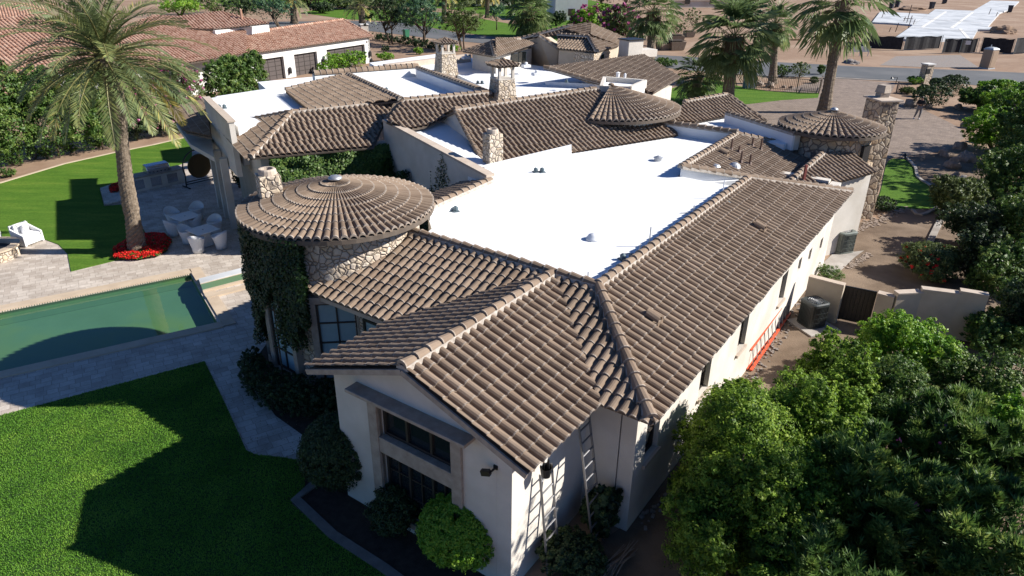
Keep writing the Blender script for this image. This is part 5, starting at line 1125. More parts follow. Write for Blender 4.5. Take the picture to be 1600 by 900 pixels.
# mailbox pillar, driveway lamps
c = G(1443, 131); t = thing('mailbox_pillar', 'pale stone pillar with a dark opening beside the street', 'mailbox', c); mb = MB(); mb.box((c[0], c[1], 0), (.85, .8, 1.9), .3); mb.build('pillar_body', 'stone_s', t); mb = MB(); mb.box((c[0], c[1], 1.9), (1.0, .95, .12), .3); mb.build('pillar_cap', 'nwall', t); mb = MB(); mb.box((c[0] - .1, c[1] - .4, 1.05), (.5, .12, .5), .3); mb.build('mail_slot', 'black', t)
c = G(570, 57); t = thing('stone_pillar', 'pale stone pillar at the street beyond the garage roof', 'pillar', c); mb = MB(); mb.box((c[0], c[1], 0), (1.1, 1.0, 1.7), .4); mb.build('pillar_body', 'stucco', t); mb = MB(); mb.box((c[0], c[1], 1.7), (1.3, 1.2, .12), .4); mb.build('pillar_cap', 'nwall', t)
def lamp(px, py, pyt, label, dx=-.5):
    x, y, _ = G(px, py); h = px_h(x, y, pyt); t = thing('driveway_lamp', label, 'lamp', (x, y, 0), 0, 'lamps along the driveway'); mb = MB(); mb.tube([(x, y, 0), (x + .05, y, h), (x + dx, y, h + .03)], .04, 6); mb.build('lamp_post', 'black', t); mb = MB(); mb.lathe([(.16, -.12), (.05, .05)], (x + dx, y, h), 8); mb.build('lamp_shade', 'black', t)
lamp(1399, 132, 121, 'bent black driveway lamp left of the mailbox pillar'); lamp(1420, 127, 121, 'small black path lamp just left of the mailbox pillar', -.02)
lamp(1413, 249, 241, 'small black path lamp at the top of the shaded lawn', -.02)
c0, c1 = G(1321, 169), G(1334, 160); 
# boulders
def boulder(px, py, wpx, hpx, label, group):
    x, y, _ = G(px, py); dpt = depth(x, y); r = wpx / 2 * dpt / FPX; h = hpx * dpt / FPX; bm = bmesh.new(); bmesh.ops.create_icosphere(bm, subdivisions=3, radius=1); sd_ = random.random() * 50
    for v in bm.verts:
        n_ = noise.noise(v.co * 1.3 + Vector((sd_, 0, 0))) * .45 + noise.noise(v.co * 3.1 + Vector((0, sd_, 0))) * .18; v.co *= 1 + n_; v.co = Vector((v.co.x * r, v.co.y * r * .8, max(v.co.z, -.35) * h * .8))
    me = bpy.data.meshes.new('boulder'); bm.to_mesh(me); bm.free(); me.materials.append(MT['boulder']); o = bpy.data.objects.new('boulder', me); COL.objects.link(o); o.location = (x, y, .12 * h); o.rotation_euler = (0, 0, random.random() * 6); tag(o, label, 'boulder', group)
for i, (a, b, c, d, lb) in enumerate(((1420, 166, 20, 12, 'pale boulder above the person, at the end of the shrubs'), (1497, 170, 14, 8, 'small boulder under the yellow green shrubs'), (1450, 168, 12, 9, 'blue grey boulder just behind the person'),
      (1515, 200, 22, 13, 'pale jagged boulder at the bend of the driveway'), (1540, 192, 18, 11, 'flat boulder right of the driveway bend'), (1488, 262, 26, 16, 'large boulder in the shade beside the side lawn'), (1508, 252, 24, 16, 'pale leaning boulder above the garden kerb'), (1475, 243, 20, 12, 'rounded boulder at the top of the rock pile'), (1500, 232, 24, 12, 'tall boulder at the back of the rock pile'), (1530, 222, 24, 12, 'rough boulder near the big green bush'), (1490, 278, 16, 10, 'low boulder at the foot of the rock pile'),
      (1203, 136, 16, 8, 'round boulder at the foot of the slim fan palm'), (1187, 134, 12, 8, 'boulder left of the slim fan palm'), (1225, 137, 8, 4, 'small boulder right of the slim fan palm'), (1236, 138, 7, 4, 'smallest boulder behind the iron fence'))):
    boulder(a, b, c, d, lb, 'boulders in the planting beds')
# dry cobble trail in the side yard (too many stones to count)
mb = MB()
for (x0, y0, x1, y1, wv, n) in ((1335, 362, 1415, 325, 8, 260), (1325, 420, 1358, 397, 6, 110)):
    for k in range(n):
        t_ = random.random(); px, py = x0 + (x1 - x0) * t_ + random.gauss(0, wv * .6), y0 + (y1 - y0) * t_ + random.gauss(0, wv * .35); c = G(px, py); s = random.uniform(.03, .09); 
        P = [(c[0] + s * random.uniform(.7, 1.2) * math.cos(a), c[1] + s * random.uniform(.6, 1.1) * math.sin(a), z) for z in (0, s * .6) for a in np.linspace(0, 5.2, 5)]; mb.add(P, [(4, 3, 2, 1, 0), (5, 6, 7, 8, 9)] + [(i, (i + 1) % 5, 5 + (i + 1) % 5, 5 + i) for i in range(5)])
tag(mb.build('cobble_trail', 'boulder'), kind='stuff')
mb = MB()
for k in range(340):
    t_ = random.random(); c = W(11.2 + t_ * 17, 4.45 - random.uniform(.05, .45), .015); s = random.uniform(.015, .05); mb.box(c, (s * 2, s * 1.4, s), random.random() * 3)
tag(mb.build('wall_foot_gravel', 'gravel'), kind='stuff')

# ============================================================ CONSTRUCTION PLOT
def pslab(pts, h, label):
    mb = MB(); mb.prism([G(*p)[:2] for p in pts], 0, h); tag(mb.build('concrete_slab', 'slab'), label, 'concrete slab')
pslab([(1362, 37), (1375, 20), (1450, 24), (1425, 41), (1400, 39)], .3, 'left wing of the pale foundation slab beyond the fence')
pslab([(1426, 42), (1461, 16.5), (1520, 19), (1548, 2.5), (1592, 4), (1580, 15), (1562, 22), (1542, 45), (1575, 46), (1573, 50), (1527, 49), (1519, 63), (1469, 66), (1395, 64)], .35, 'large pale foundation slab beyond the black mesh fence')
mb = MB()
for (a, b) in (((1440, 43), (1478, 18)), ((1486, 44), (1520, 19)), ((1426, 43), (1530, 50)), ((1450, 30), (1535, 36)), ((1500, 45), (1515, 62)), ((1500, 60), (1410, 55))):
    A, B = G(*a, .36), G(*b, .36); mb.beam((A[0], A[1], .36), (B[0], B[1], .36), .5, .03)
tag(mb.build('slab_joint', 'nwall'), 'pale joint strips drawn across the large foundation slab', 'joint strips')
def mesh_fence(x0, y0, x1, y1, label, h=1.85, cols=1):
    a, b = np.array(G(x0, y0)[:2]), np.array(G(x1, y1)[:2]); d = b - a; L = np.hypot(*d); d /= L; an = math.atan2(d[1], d[0]); t = thing('site_fence', label, 'fence panel', (*a, 0), 0, 'black mesh site fence panels'); mb = MB()
    n_ = np.array([-d[1], d[0]]); N = 12; V = []
    for z in (.12, h - .05):
        for k in range(N + 1): q_ = a + d * (.08 + (L - .16) * k / N) + n_ * (.05 * math.sin(k * 1.7)); V.append((*q_, z + (.06 * math.sin(k * 1.1) if z > 1 else 0)))
    V2 = [(x + n_[0] * .02, y + n_[1] * .02, z) for x, y, z in V]; mb.add(V + V2, [(k, k + 1, N + 2 + k, N + 1 + k) for k in range(N)] + [(2 * N + 2 + k + 1, 2 * N + 2 + k, 3 * N + 3 + k, 3 * N + 4 + k) for k in range(N)]); mb.build('mesh_screen', 'darkmesh', t)
    mb = MB(); 
    for k in range(cols + 1): mb.box((*(a + d * L * k / cols - n_ * .05), 0), (.05, .05, h + .05), an)
    mb.beam((*(a - n_ * .06), h), (*(b - n_ * .06), h), .03, .03); mb.build('fence_frame', 'bluegrey', t)
mesh_fence(1355, 77, 1409, 79, 'leftmost long black mesh fence panel'); mesh_fence(1411, 79, 1468, 77, 'black mesh fence panel left of the gate gap'); mesh_fence(1349, 66, 1354, 77, 'short return panel at the left end of the mesh fence')
mesh_fence(1471, 84, 1524, 83, 'black mesh gate panel with a small white sign', 1.95, 2); mesh_fence(1530, 82, 1580, 85, 'black mesh fence panel behind the portable toilet', 2.0); mesh_fence(1582, 85, 1640, 80, 'black mesh fence panel cut off by the right edge of the photo', 2.1)
c = G(1507, 74); c = G(1507, 84); mb = MB(); mb.box((c[0], c[1] - .15, 1.2), (.7, .04, .5), 0); tag(mb.build('fence_sign', 'nwall'), 'small white sign on the mesh gate panel', 'sign')
for px, lb in ((1338, 'white sign board, left one of the two by the site fence'), (1351, 'grey white sign board, right one of the two by the site fence')):
    c = G(px, 88); t = thing('sign_board', lb, 'sign', c, 0, 'small sign boards by the site fence'); mb = MB(); mb.box((c[0], c[1], .55), (1.2, .05, .7), .05); mb.build('sign_face', 'nwall' if px < 1345 else 'galv', t); mb = MB()
    for s in (-.4, .4): mb.box((c[0] + s, c[1] + .05, 0), (.07, .07, .6)); 
    mb.build('sign_leg', 'nwall', t)
for px, py, w_, h_, lb in ((1330, 99, 26, 7, 'low pile of pale rubble below the sign boards'), (1566, 52, 40, 12, 'brown dirt mound right of the foundation slab'), (1425, 16, 46, 6, 'long low dirt mound behind the foundation slab'), (1235, 62, 34, 6, 'low dirt mound between the palms and the site fence')):
    boulder(px, py, w_, h_, lb, 'dirt and rubble piles on the building plot'); o = bpy.data.objects[[o.name for o in bpy.data.objects if o.get('label') == lb][0]]; o.data.materials[0] = MT['gravel' if w_ == 26 else 'dirt']; o.name = 'dirt_pile'; o['category'] = 'dirt pile'
# portable toilet
x, y, _ = G(1541, 107); t = thing('portable_toilet', 'tan portable toilet with a rounded grey roof beside the street', 'portable toilet', (x, y, 0), rad(25)); local(t)
mb = MB(); mb.box((0, 0, .12), (1.15, 1.15, 2.0)); mb.build('cabin_wall', 'toilet', t, bevel=.03); mb = MB(); mb.box((0, 0, 0), (1.25, 1.25, .12)); mb.build('skid_base', 'toiletroof', t)
mb = MB(); mb.box((0, -.585, .2), (.75, .02, 1.8)); o = mb.build('door', 'toilet', t); mb = MB(); mb.box((.3, -.61, 1.1), (.08, .04, .12)); mb.build('door_handle', 'galv', o)
mb = MB(); mb.lathe([(.86, 0), (.86, .06), (.74, .16), (.45, .27), (0, .32)], (0, 0, 2.121), 4); mb.v = [(x_ * math.cos(rad(45)) - y_ * math.sin(rad(45)), x_ * math.sin(rad(45)) + y_ * math.cos(rad(45)), z_) for x_, y_, z_ in mb.v]; mb.build('cabin_roof', 'toiletroof', t, bevel=.08)
mb = MB(); mb.tube([(.45, .45, 2.2), (.45, .45, 2.6)], .05, 8); mb.build('vent_pipe', 'toiletroof', t)
# wheeled bins
def wheelie(px, py, label, mat, hpx=None, group='dark bins on the construction plot'):
    x, y, _ = G(px, py); t = thing('wheeled_bin', label, 'bin', (x, y, 0), random.random(), group); local(t); s = 1.7 if mat == 'bin_b' else 1.3
    mb = MB(); mb.box((0, 0, .08 * s), (.46 * s, .5 * s, .85 * s), taper=1.25); mb.build('bin_body', mat, t); mb = MB(); mb.box((0, 0, .935 * s), (.62 * s, .68 * s, .08 * s)); mb.build('bin_lid', mat, t); mb = MB(); mb.tube([(-.26 * s, .25 * s, .1 * s), (.26 * s, .25 * s, .1 * s)], .1 * s, 10); mb.build('bin_wheel', 'black', t)
wheelie(635, 61, 'green wheeled bin at the street edge among the trees', 'bin_g', group='green street bins')
for px, py, lb in ((1392, 14, 'dark bin just right of the tall palm fronds'), (1401, 12, 'dark bin left of centre on the bare plot'), (1455, 14, 'tall dark bin near the top of the slab'), (1475, 6, 'dark bin highest in the photo'), (1577, 20, 'dark bin on the right end of the slab')): wheelie(px, py, lb, 'bin_b')
mb = MB()
for (px, py, h) in ((1419, 44, 2.2), (1416, 38, 3.6), (1411, 36, 1.2), (1426, 40, 1.2), (1399, 50, 1.5), (1389, 50, .8), (1544, 25, 1.6), (1555, 28, 1.2), (1377, 30, 1.4)):
    c = G(px, py); mb.tube([(c[0], c[1], 0), (c[0] + .2, c[1], h)], .07, 5)
c1, c2 = G(1410, 37), G(1425, 38); mb.beam((c1[0], c1[1], 1.0), (c2[0], c2[1], 1.0), .1, .1); tag(mb.build('plumbing_stubs', 'brownpipe'), 'thin pipes standing up from the foundation slab', 'pipes')
# boxed nursery trees: planters
for i, (px, py, w_, lb) in enumerate(((1056, 67, 2.0, 'large wooden box planter between the two fan palms'), (1055, 78, 2.2, 'nearer wooden box planter under the hanging palm leaves'), (1036, 78, 1.7, 'small box planter just right of the slim palm trunk'), (1076, 58, 1.6, 'reddish box planter behind the others'))):
    x, y, _ = G(px, py); t = thing('box_planter', lb, 'planter', (x, y, 0), random.random() * .4, 'nursery box planters'); local(t); mb = MB(); mb.box((0, 0, .05), (w_ * .8, w_ * .8, w_ * .5), taper=1.22); mb.build('box_body', 'wood', t); mb = MB(); mb.box((0, 0, w_ * .55 + .051), (w_ * .9, w_ * .9, .04)); mb.build('planter_soil', 'mulch', t)
# far house fragments at the top edge
def far_house(x0, x1, py, h, dpt_, label, mat='nwall'):
    a, b = G(x0, py), G(x1, py); t = thing('far_house', label, 'house', a); an = math.atan2(b[1] - a[1], b[0] - a[0]); L = math.hypot(b[0] - a[0], b[1] - a[1]); m_ = ((a[0] + b[0]) / 2, (a[1] + b[1]) / 2 + dpt_ / 2)
    mb = MB(); mb.box((m_[0], m_[1], 0), (L, dpt_, h), an); mb.build('wall', mat, t)
    mb = MB(); mb.box((m_[0], m_[1], h), (L + .6, dpt_ + .6, .4), an); mb.build('roof', 'cap', t)
    for k in range(max(1, int(L / 5))): q_ = (a[0] + (b[0] - a[0]) * (k + .6) / max(1, int(L / 5)), a[1] - .03); mb = MB(); mb.box((q_[0], q_[1], .9), (1.4, .1, 1.3), an); mb.build('window', 'glass', t)
far_house(862, 912, 32, 6, 10, 'white house front behind the pink flowering bush')
far_house(735, 792, 9, 5, 12, 'white house partly hidden behind the far trees')
far_house(1050, 1160, 12, 1.6, .4, 'long pale wall beyond the boxed nursery trees', 'stucco')
# ============================================================ PLANTS
def quads(name, C, A, B, rnd, mat, parent=None, kite=True):
    """C centres, A half length vectors, B half width vectors -> leaf shaped quads"""
    n = len(C); V = np.empty((n, 4, 3))
    if kite: V[:, 0] = C - A; V[:, 1] = C + B - A * .1; V[:, 2] = C + A; V[:, 3] = C - B - A * .1
    else: V[:, 0] = C - A - B; V[:, 1] = C - A + B; V[:, 2] = C + A + B; V[:, 3] = C + A - B
    me = bpy.data.meshes.new(name); me.vertices.add(n * 4); me.vertices.foreach_set('co', V.reshape(-1)); me.loops.add(n * 4); me.loops.foreach_set('vertex_index', np.arange(n * 4, dtype=np.int32))
    me.polygons.add(n); me.polygons.foreach_set('loop_start', np.arange(0, n * 4, 4, dtype=np.int32)); me.polygons.foreach_set('loop_total', np.full(n, 4, dtype=np.int32))
    for k in (mat if isinstance(mat, (list, tuple)) else [mat]): me.materials.append(MT[k])
    at = me.attributes.new('rnd', 'FLOAT', 'FACE'); at.data.foreach_set('value', np.clip(rnd, 0, 1).astype(np.float32)); me.update(calc_edges=True)
    o = bpy.data.objects.new(name, me); COL.objects.link(o); return attach(o, parent)
def unit(v): return v / np.maximum(np.linalg.norm(v, axis=-1, keepdims=True), 1e-9)
def leafcloud(blobs, n, leaf, asp=.5, clump=.2, nclump=None, flat=0., fill=.3, cb=.35, droop=0., rlo=.80, rhi=1.12):
    """blobs: (cx,cy,cz,rx,ry,rz). returns C,A,B,rnd"""
    bl = np.array(blobs, float); w_ = (bl[:, 3] * bl[:, 4] + bl[:, 3] * bl[:, 5] + bl[:, 4] * bl[:, 5]) ** 1.0; w_ /= w_.sum()
    K = nclump or max(12, n // 60); bi = RS.choice(len(bl), K, p=w_); d = unit(RS.normal(size=(K, 3))); d[:, 2] = np.where(d[:, 2] < -.35, -d[:, 2], d[:, 2])
    rr = RS.uniform(rlo, rhi, K)[:, None]; cc = bl[bi, :3] + d * bl[bi, 3:] * rr; crnd = RS.uniform(-cb, cb, K)
    n1 = int(n * (1 - fill)); ci = RS.randint(0, K, n1); s = bl[bi[ci], 3:].mean(1)[:, None] * clump * RS.uniform(.6, 1.3, (K, 1))[ci]
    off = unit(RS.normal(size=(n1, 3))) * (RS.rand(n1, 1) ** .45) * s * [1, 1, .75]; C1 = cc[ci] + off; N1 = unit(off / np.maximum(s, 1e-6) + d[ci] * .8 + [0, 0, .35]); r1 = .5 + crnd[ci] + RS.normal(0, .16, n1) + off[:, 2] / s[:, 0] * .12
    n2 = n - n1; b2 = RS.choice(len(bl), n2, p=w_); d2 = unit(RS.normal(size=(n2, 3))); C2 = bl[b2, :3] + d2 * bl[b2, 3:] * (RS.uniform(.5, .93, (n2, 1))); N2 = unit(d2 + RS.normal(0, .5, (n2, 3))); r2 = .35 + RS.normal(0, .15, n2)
    C = np.vstack([C1, C2]); N = unit(np.vstack([N1, N2]) + RS.normal(0, .45, (n, 3))); r = np.concatenate([r1, r2])
    T = unit(np.cross(N, RS.normal(size=(n, 3)))); T[:, 2] -= droop; T = unit(T); Bv = unit(np.cross(N, T)); L = leaf * RS.uniform(.6, 1.35, (n, 1)) / 2
    return C, T * L, Bv * L * asp, r
def stemwork(name, base, blobs, parent, mat='bark', r=.05, n=7):
    mb = MB(); b = Vector(base)
    for k in range(n):
        bl = random.choice(blobs); e = Vector((bl[0] + random.uniform(-.5, .5) * bl[3], bl[1] + random.uniform(-.5, .5) * bl[4], bl[2] + random.uniform(-.1, .5) * bl[5])); s = b + Vector((random.uniform(-1, 1) * r * 2, random.uniform(-1, 1) * r * 2, 0)); m_ = s.lerp(e, .5) + Vector((random.uniform(-.1, .1), random.uniform(-.1, .1), .1)) * (e - s).length
        mb.tube([s, m_, e], [r, r * .65, r * .25], 6)
    return mb.build(name, mat, parent, smooth=True)
def shoots(bl, n, r0):
    out = []
    for i in range(n):
        b = random.choice(bl); d = unit(RS.normal(size=3) + [0, 0, .5]); L = random.uniform(1.0, 1.22); out.append((b[0] + d[0] * b[3] * L, b[1] + d[1] * b[4] * L, b[2] + d[2] * b[5] * L, r0 * random.uniform(.6, 1.3), r0 * random.uniform(.6, 1.3), r0 * random.uniform(1, 2)))
    return out
def ragged(cx, cy, z0, rx, ry, h, k=30, s=.34):
    out = []
    for i in range(k):
        d = unit(RS.normal(size=3)) * RS.rand() ** .45; q = random.uniform(.6, 1.25) * s; out.append((cx + d[0] * rx * .85, cy + d[1] * ry * .85, z0 + h * (.45 + d[2] * .44), rx * q, ry * q, h * q * random.uniform(.5, .8)))
    return out
def lumpy(cx, cy, z0, rx, ry, h, k=7, s=.55):
    """a mass of overlapping ellipsoids filling a rounded volume"""
    out = [(cx, cy, z0 + h * .5, rx * .78, ry * .78, h * .5)]
    for i in range(k):
        a = 2 * math.pi * (i + random.random() * .6) / k; q = random.uniform(.35, .62); hh = random.uniform(.3, .74); sc = random.uniform(s * .75, s * 1.15)
        out.append((cx + math.cos(a) * rx * q, cy + math.sin(a) * ry * q, z0 + h * hh, rx * sc, ry * sc, h * sc * .55))
    return out
def shrub(name, label, cat, px, py, wpx, pyt, mat='leaf', n=4000, leaf=None, group=None, k=7, neat=False, flower=None, ryf=.9, asp=.5, clump=.22, z0=.0, parent=None, droop=0., fill=.3, top=None, rag=False):
    x, y, _ = G(px, py); dp = depth(x, y); r = wpx / 2 * dp / FPX; y += r * .75; h = max(.3, px_h(x, y, pyt)) if top is None else top
    t = thing(name, label, cat, (x, y, 0), 0, group); bl = [(x, y, z0 + h * .5, r * .95, r * ryf, h * .5)] if neat else ragged(x, y, z0, r, r * ryf, h) if rag else lumpy(x, y, z0, r, r * ryf, h, k)
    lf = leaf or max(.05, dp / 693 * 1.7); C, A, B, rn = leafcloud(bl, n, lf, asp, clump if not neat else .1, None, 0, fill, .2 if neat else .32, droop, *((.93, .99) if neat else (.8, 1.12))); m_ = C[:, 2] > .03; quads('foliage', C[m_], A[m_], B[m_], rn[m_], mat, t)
    if flower: C, A, B, rn = leafcloud(bl, max(60, n // flower[1]), lf * 1.1, .8, .1, max(10, n // flower[1] // 14), 0, 0, .3); quads('blossom', C, A, B, rn, flower[0], t)
    stemwork('stem', (x, y, 0), bl, t, r=max(.02, r * .03)); return t
def tree(name, label, px, py, crown_px, crown_py, wpx, hpx, mat, n, trunk_r=.14, group=None, multi=1, leaf=None, asp=.5, cat='tree', k=9, clump=.2, droop=0., flower=None, ryf=1.):
    x, y, _ = G(px, py); dp = depth(x, y); zt = px_h(x, y, crown_py - hpx / 2); zb = px_h(x, y, crown_py + hpx / 2); r = wpx / 2 * dp / FPX; cx = x + (crown_px - px) * dp / FPX
    h = max(.6, zt - zb); zb = max(zb, .4); t = thing(name, label, cat, (x, y, 0), 0, group); bl = lumpy(cx, y, zb, r, r * ryf, h, k, .5)[1:] + [(cx, y, zb + h * .55, r * .6, r * .6, h * .45)]
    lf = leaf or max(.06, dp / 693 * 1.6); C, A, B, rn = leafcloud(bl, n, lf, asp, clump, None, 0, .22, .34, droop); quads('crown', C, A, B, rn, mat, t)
    if flower: C, A, B, rn = leafcloud(bl, n // flower[1], lf * 1.2, .8, .1, n // flower[1] // 12, 0, 0, .3); quads('blossom', C, A, B, rn, flower[0], t)
    mb = MB()
    for m_ in range(multi):
        a = random.random() * 6.28; o = Vector((math.cos(a), math.sin(a), 0)) * (.25 * (multi > 1)); s = Vector((x, y, 0)) + o; top = Vector((cx, y, zb + h * .35)) + o * 4; md = s.lerp(top, .5) + Vector((random.uniform(-.2, .2), random.uniform(-.2, .2), 0))
        mb.tube([s, md, top], [trunk_r * (1 if multi == 1 else .6), trunk_r * .7 * (1 if multi == 1 else .7), trunk_r * .3], 8)
        for q in range(5): e = random.choice(bl); mb.tube([md.lerp(top, random.random() * .8), Vector((e[0], e[1], e[2])), Vector((e[0] + random.uniform(-.4, .4) * e[3], e[1], e[2] + e[5] * .5))], [trunk_r * .35, trunk_r * .2, .02], 6)
    mb.build('trunk', 'bark', t, smooth=True); return t

# ---------------- palms
def frond_leaflets(P, D, N_, width, n, L0, rnd0, yellow=0.):
    """P,D sampled spine; returns leaflets"""
    C = []; A = []; B = []; R = []; m = len(P)
    for i in range(n):
        t = .12 + .88 * i / (n - 1); f = t * (m - 1); k = min(int(f), m - 2); u = f - k; p = P[k] * (1 - u) + P[k + 1] * u; d = unit(P[k + 1] - P[k]); s = unit(np.cross(d, N_)); up_ = np.cross(s, d)
        ll = L0 * (math.sin(math.pi * min(1, .12 + t * .86)) ** .55) * RS.uniform(.85, 1.1)
        for sg in (-1, 1):
            dr = unit(d * (.75 + .5 * t) + s * sg * 1.0 + up_ * .28 + RS.normal(0, .07, 3)); q = p + dr * ll * .5 + np.array([0, 0, -.06 * ll]); C.append(q); A.append((dr + np.array([0, 0, -.14])) * ll * .5); B.append(unit(np.cross(dr, up_ + RS.normal(0, .25, 3))) * width); R.append(rnd0 + RS.normal(0, .09) + yellow * t)
    return C, A, B, R
def date_palm(label, trunk_pts, tr, nf, FL, LL, group=None, nl=46, wid=.022, name='date_palm'):
    t = thing(name, label, 'palm tree', tuple(trunk_pts[0]), 0, group); mb = MB(); pts = [Vector(p) for p in trunk_pts]; L = sum((pts[i + 1] - pts[i]).length for i in range(len(pts) - 1)); N = int(L / .085)
    def at(u):
        f = u * (len(pts) - 1); k = min(int(f), len(pts) - 2); return pts[k].lerp(pts[k + 1], f - k)
    n = 16; rings = []
    for i in range(N + 1):
        u = i / N; base = at(u); r0 = tr * (1.25 - .35 * min(1, u * 5) if u < .2 else .9 + .08 * math.sin(u * 9)) * (1 if u < .86 else 1 + (u - .86) * 1.6)
        rings.append([base + Vector((math.cos(a), math.sin(a), 0)) * r0 * (1 + .1 * ((i + k) % 2) + random.uniform(-.03, .05)) + Vector((0, 0, .03 * ((i + k) % 2))) for k, a in enumerate([2 * math.pi * k / n for k in range(n)])])
    mb.add([p for r in rings for p in r], [(i * n + k, i * n + (k + 1) % n, (i + 1) * n + (k + 1) % n, (i + 1) * n + k) for i in range(N) for k in range(n)]); mb.build('trunk', 'palmbark', t)
    top = np.array(pts[-1]); C = []; A = []; B = []; R = []; sp = MB()
    for f in range(nf):
        q = f / nf; az = f * 2.39996 + RS.uniform(-.15, .15); el = rad(80 - 112 * q ** .8 + RS.uniform(-7, 7)); Lf = FL * RS.uniform(.85, 1.08) * (.75 + .25 * min(1, q * 3)); m = 9; P = [top + np.array([0, 0, .25 - .5 * q])]; e = el
        for i in range(m): P.append(P[-1] + np.array([math.cos(az) * math.cos(e), math.sin(az) * math.cos(e), math.sin(e)]) * Lf / m); e -= rad(4 + 6 * i / m) ; e = max(e, rad(-70))
        P = np.array(P); hz = np.array([math.cos(az), math.sin(az), 0]); N_ = unit(np.cross(np.cross(unit(P[4] - P[0]), [0, 0, 1.]) + 1e-3, unit(P[4] - P[0])) + .3 * RS.normal(size=3)); old = q > .6 and RS.rand() < .5
        c, a, b, r = frond_leaflets(P, None, N_, wid, nl, LL, .38 + RS.uniform(-.2, .2) + (.12 if old else 0), .45 if old else .08); C += c; A += a; B += b; R += r
        sp.tube([tuple(p) for p in P], [.035 * (1 - i / (m + 1)) + .006 for i in range(m + 1)], 5)
    quads('fronds', np.array(C), np.array(A), np.array(B), np.array(R), 'palm', t); MT['rib'] = MT.get('rib') or m_plain('frond_rib', (.16, .15, .05), .6); sp.build('frond_ribs', 'rib', t)
    return t
def at_depth(px, py, y): d = ray(px, py); k = y / d[1]; return (k * d[0], y, CH + k * d[2])
b0 = G(215, 394); yb = b0[1]
date_palm('big date palm rising from the red flower bed beside the patio', [(b0[0], b0[1], 0)] + [at_depth(px, py, yb) for px, py in ((208, 345), (197, 285), (191, 230), (186, 180), (178, 135), (163, 88))], .29, 70, 4.0, .62, nl=56, wid=.021)
def small_date(px, py, pcx, pcy, label, grp, FL=3.2, tr=.4):
    b = G(px, py); date_palm(label, [(b[0], b[1], 0), at_depth((px * 2 + pcx) / 3, (py * 2 + pcy) / 3, b[1]), at_depth(pcx, pcy, b[1])], tr, 36, FL, .7, grp, nl=26, wid=.05)
gp = 'date palms along the street'
small_date(460, 37, 457, -2, 'date palm with a stout trunk behind the garage roof', gp, 4.0, .62); small_date(567, 43, 563, 6, 'date palm on the lawn strip right of the garage ridge', gp, 4.0, .62)
small_date(694, 36, 694, -10, 'distant date palm trunk between the round street trees', gp, 3.5, .5); small_date(761, 28, 762, -12, 'distant date palm left of the big fan palm', gp, 3.5, .45)
def fan_palm(label, px, py, pcx, pcy, rpx, tr=.2, nf=46, group='fan palms', skirt=True, seg=16, dense=1., top_el=80, low_el=-62):
    b = G(px, py); dp = depth(b[0], b[1]); R0 = rpx * dp / FPX; t = thing('fan_palm', label, 'palm tree', (b[0], b[1], 0), 0, group); top = np.array(at_depth(pcx, pcy, b[1])); mb = MB(); P0 = Vector((b[0], b[1], 0)); P1 = Vector(top); N = max(10, int((P1 - P0).length / .16)); n = 12; rings = []
    for i in range(N + 1):
        u = i / N; c = P0.lerp(P1, u); r0 = tr * (1.35 - .4 * min(1, u * 4)) * (1 + (.5 * (u - .8) / .2 if u > .8 else 0)); rings.append([c + Vector((math.cos(a), math.sin(a), 0)) * r0 * (1 + random.uniform(-.04, .06) + .05 * (i % 2)) for a in [2 * math.pi * k / n for k in range(n)]])
    mb.add([p for r in rings for p in r], [(i * n + k, i * n + (k + 1) % n, (i + 1) * n + (k + 1) % n, (i + 1) * n + k) for i in range(N) for k in range(n)]); mb.build('trunk', 'palmbark', t)
    C = []; A = []; B = []; Rn = []; pet = MB()
    for f in range(nf):
        q = f / nf; az = f * 2.39996 + RS.uniform(-.2, .2); el = rad(top_el + (low_el - top_el) * q ** .9 + RS.uniform(-8, 8)); L1 = R0 * .5 * RS.uniform(.8, 1.1); d = np.array([math.cos(az) * math.cos(el), math.sin(az) * math.cos(el), math.sin(el)]); p0 = top + [0, 0, .1 - .5 * q]; p1 = p0 + d * L1 + [0, 0, -.06 * L1]
        pet.tube([tuple(p0), tuple(p1)], [.03, .018], 4); dd = unit(d + np.array([0, 0, -.35])); s = unit(np.cross(dd, [0, 0, 1.]) + RS.normal(0, .12, 3)); base = .42 + RS.uniform(-.2, .2) + (.25 if q > .85 and RS.rand() < .35 else 0)
        for j in range(seg):
            th = rad(-100 + 200 * (j + .5) / seg) + RS.normal(0, .03); v = unit(dd * math.cos(th) + s * math.sin(th)); L2 = R0 * .55 * (.75 + .3 * math.cos(th)) * RS.uniform(.85, 1.1); m1 = p1 + v * L2 * .45
            C.append(p1 + v * L2 * .28); A.append(v * L2 * .28); B.append(unit(np.cross(v, np.cross(dd, s))) * L2 * .06); Rn.append(base + RS.normal(0, .08)); v2 = unit(v + np.array([0, 0, -.35 - .35 * RS.rand()])); C.append(p1 + v * L2 * .5 + v2 * L2 * .24); A.append(v2 * L2 * .27); B.append(unit(np.cross(v2, [s[0], s[1], .3])) * L2 * .035); Rn.append(base + .1 + RS.normal(0, .1))
    quads('fan_leaves', np.array(C), np.array(A), np.array(B), np.array(Rn), 'fan', t); pet.build('leaf_stalks', MTrib, t)
    if skirt:
        k = 260; a = RS.rand(k) * 6.28; z = RS.rand(k) * R0 * .45; rr = tr * 1.6 + .12 * RS.rand(k); C = np.stack([top[0] + np.cos(a) * rr, np.full(k, top[1]) + np.sin(a) * rr, top[2] - .1 - z], 1); A = np.stack([np.cos(a) * .12, np.sin(a) * .12, np.full(k, -.4)], 1); B = np.stack([-np.sin(a) * .07, np.cos(a) * .07, np.zeros(k)], 1); quads('dry_skirt', C, A, B, RS.rand(k), 'thatch', t)
    return t
MTrib = 'rib'
fan_palm('tall fan palm whose smooth grey trunk rises from the driveway paving', 1287, 176, 1318, 2, 78, .42, 52, skirt=False, low_el=-70)
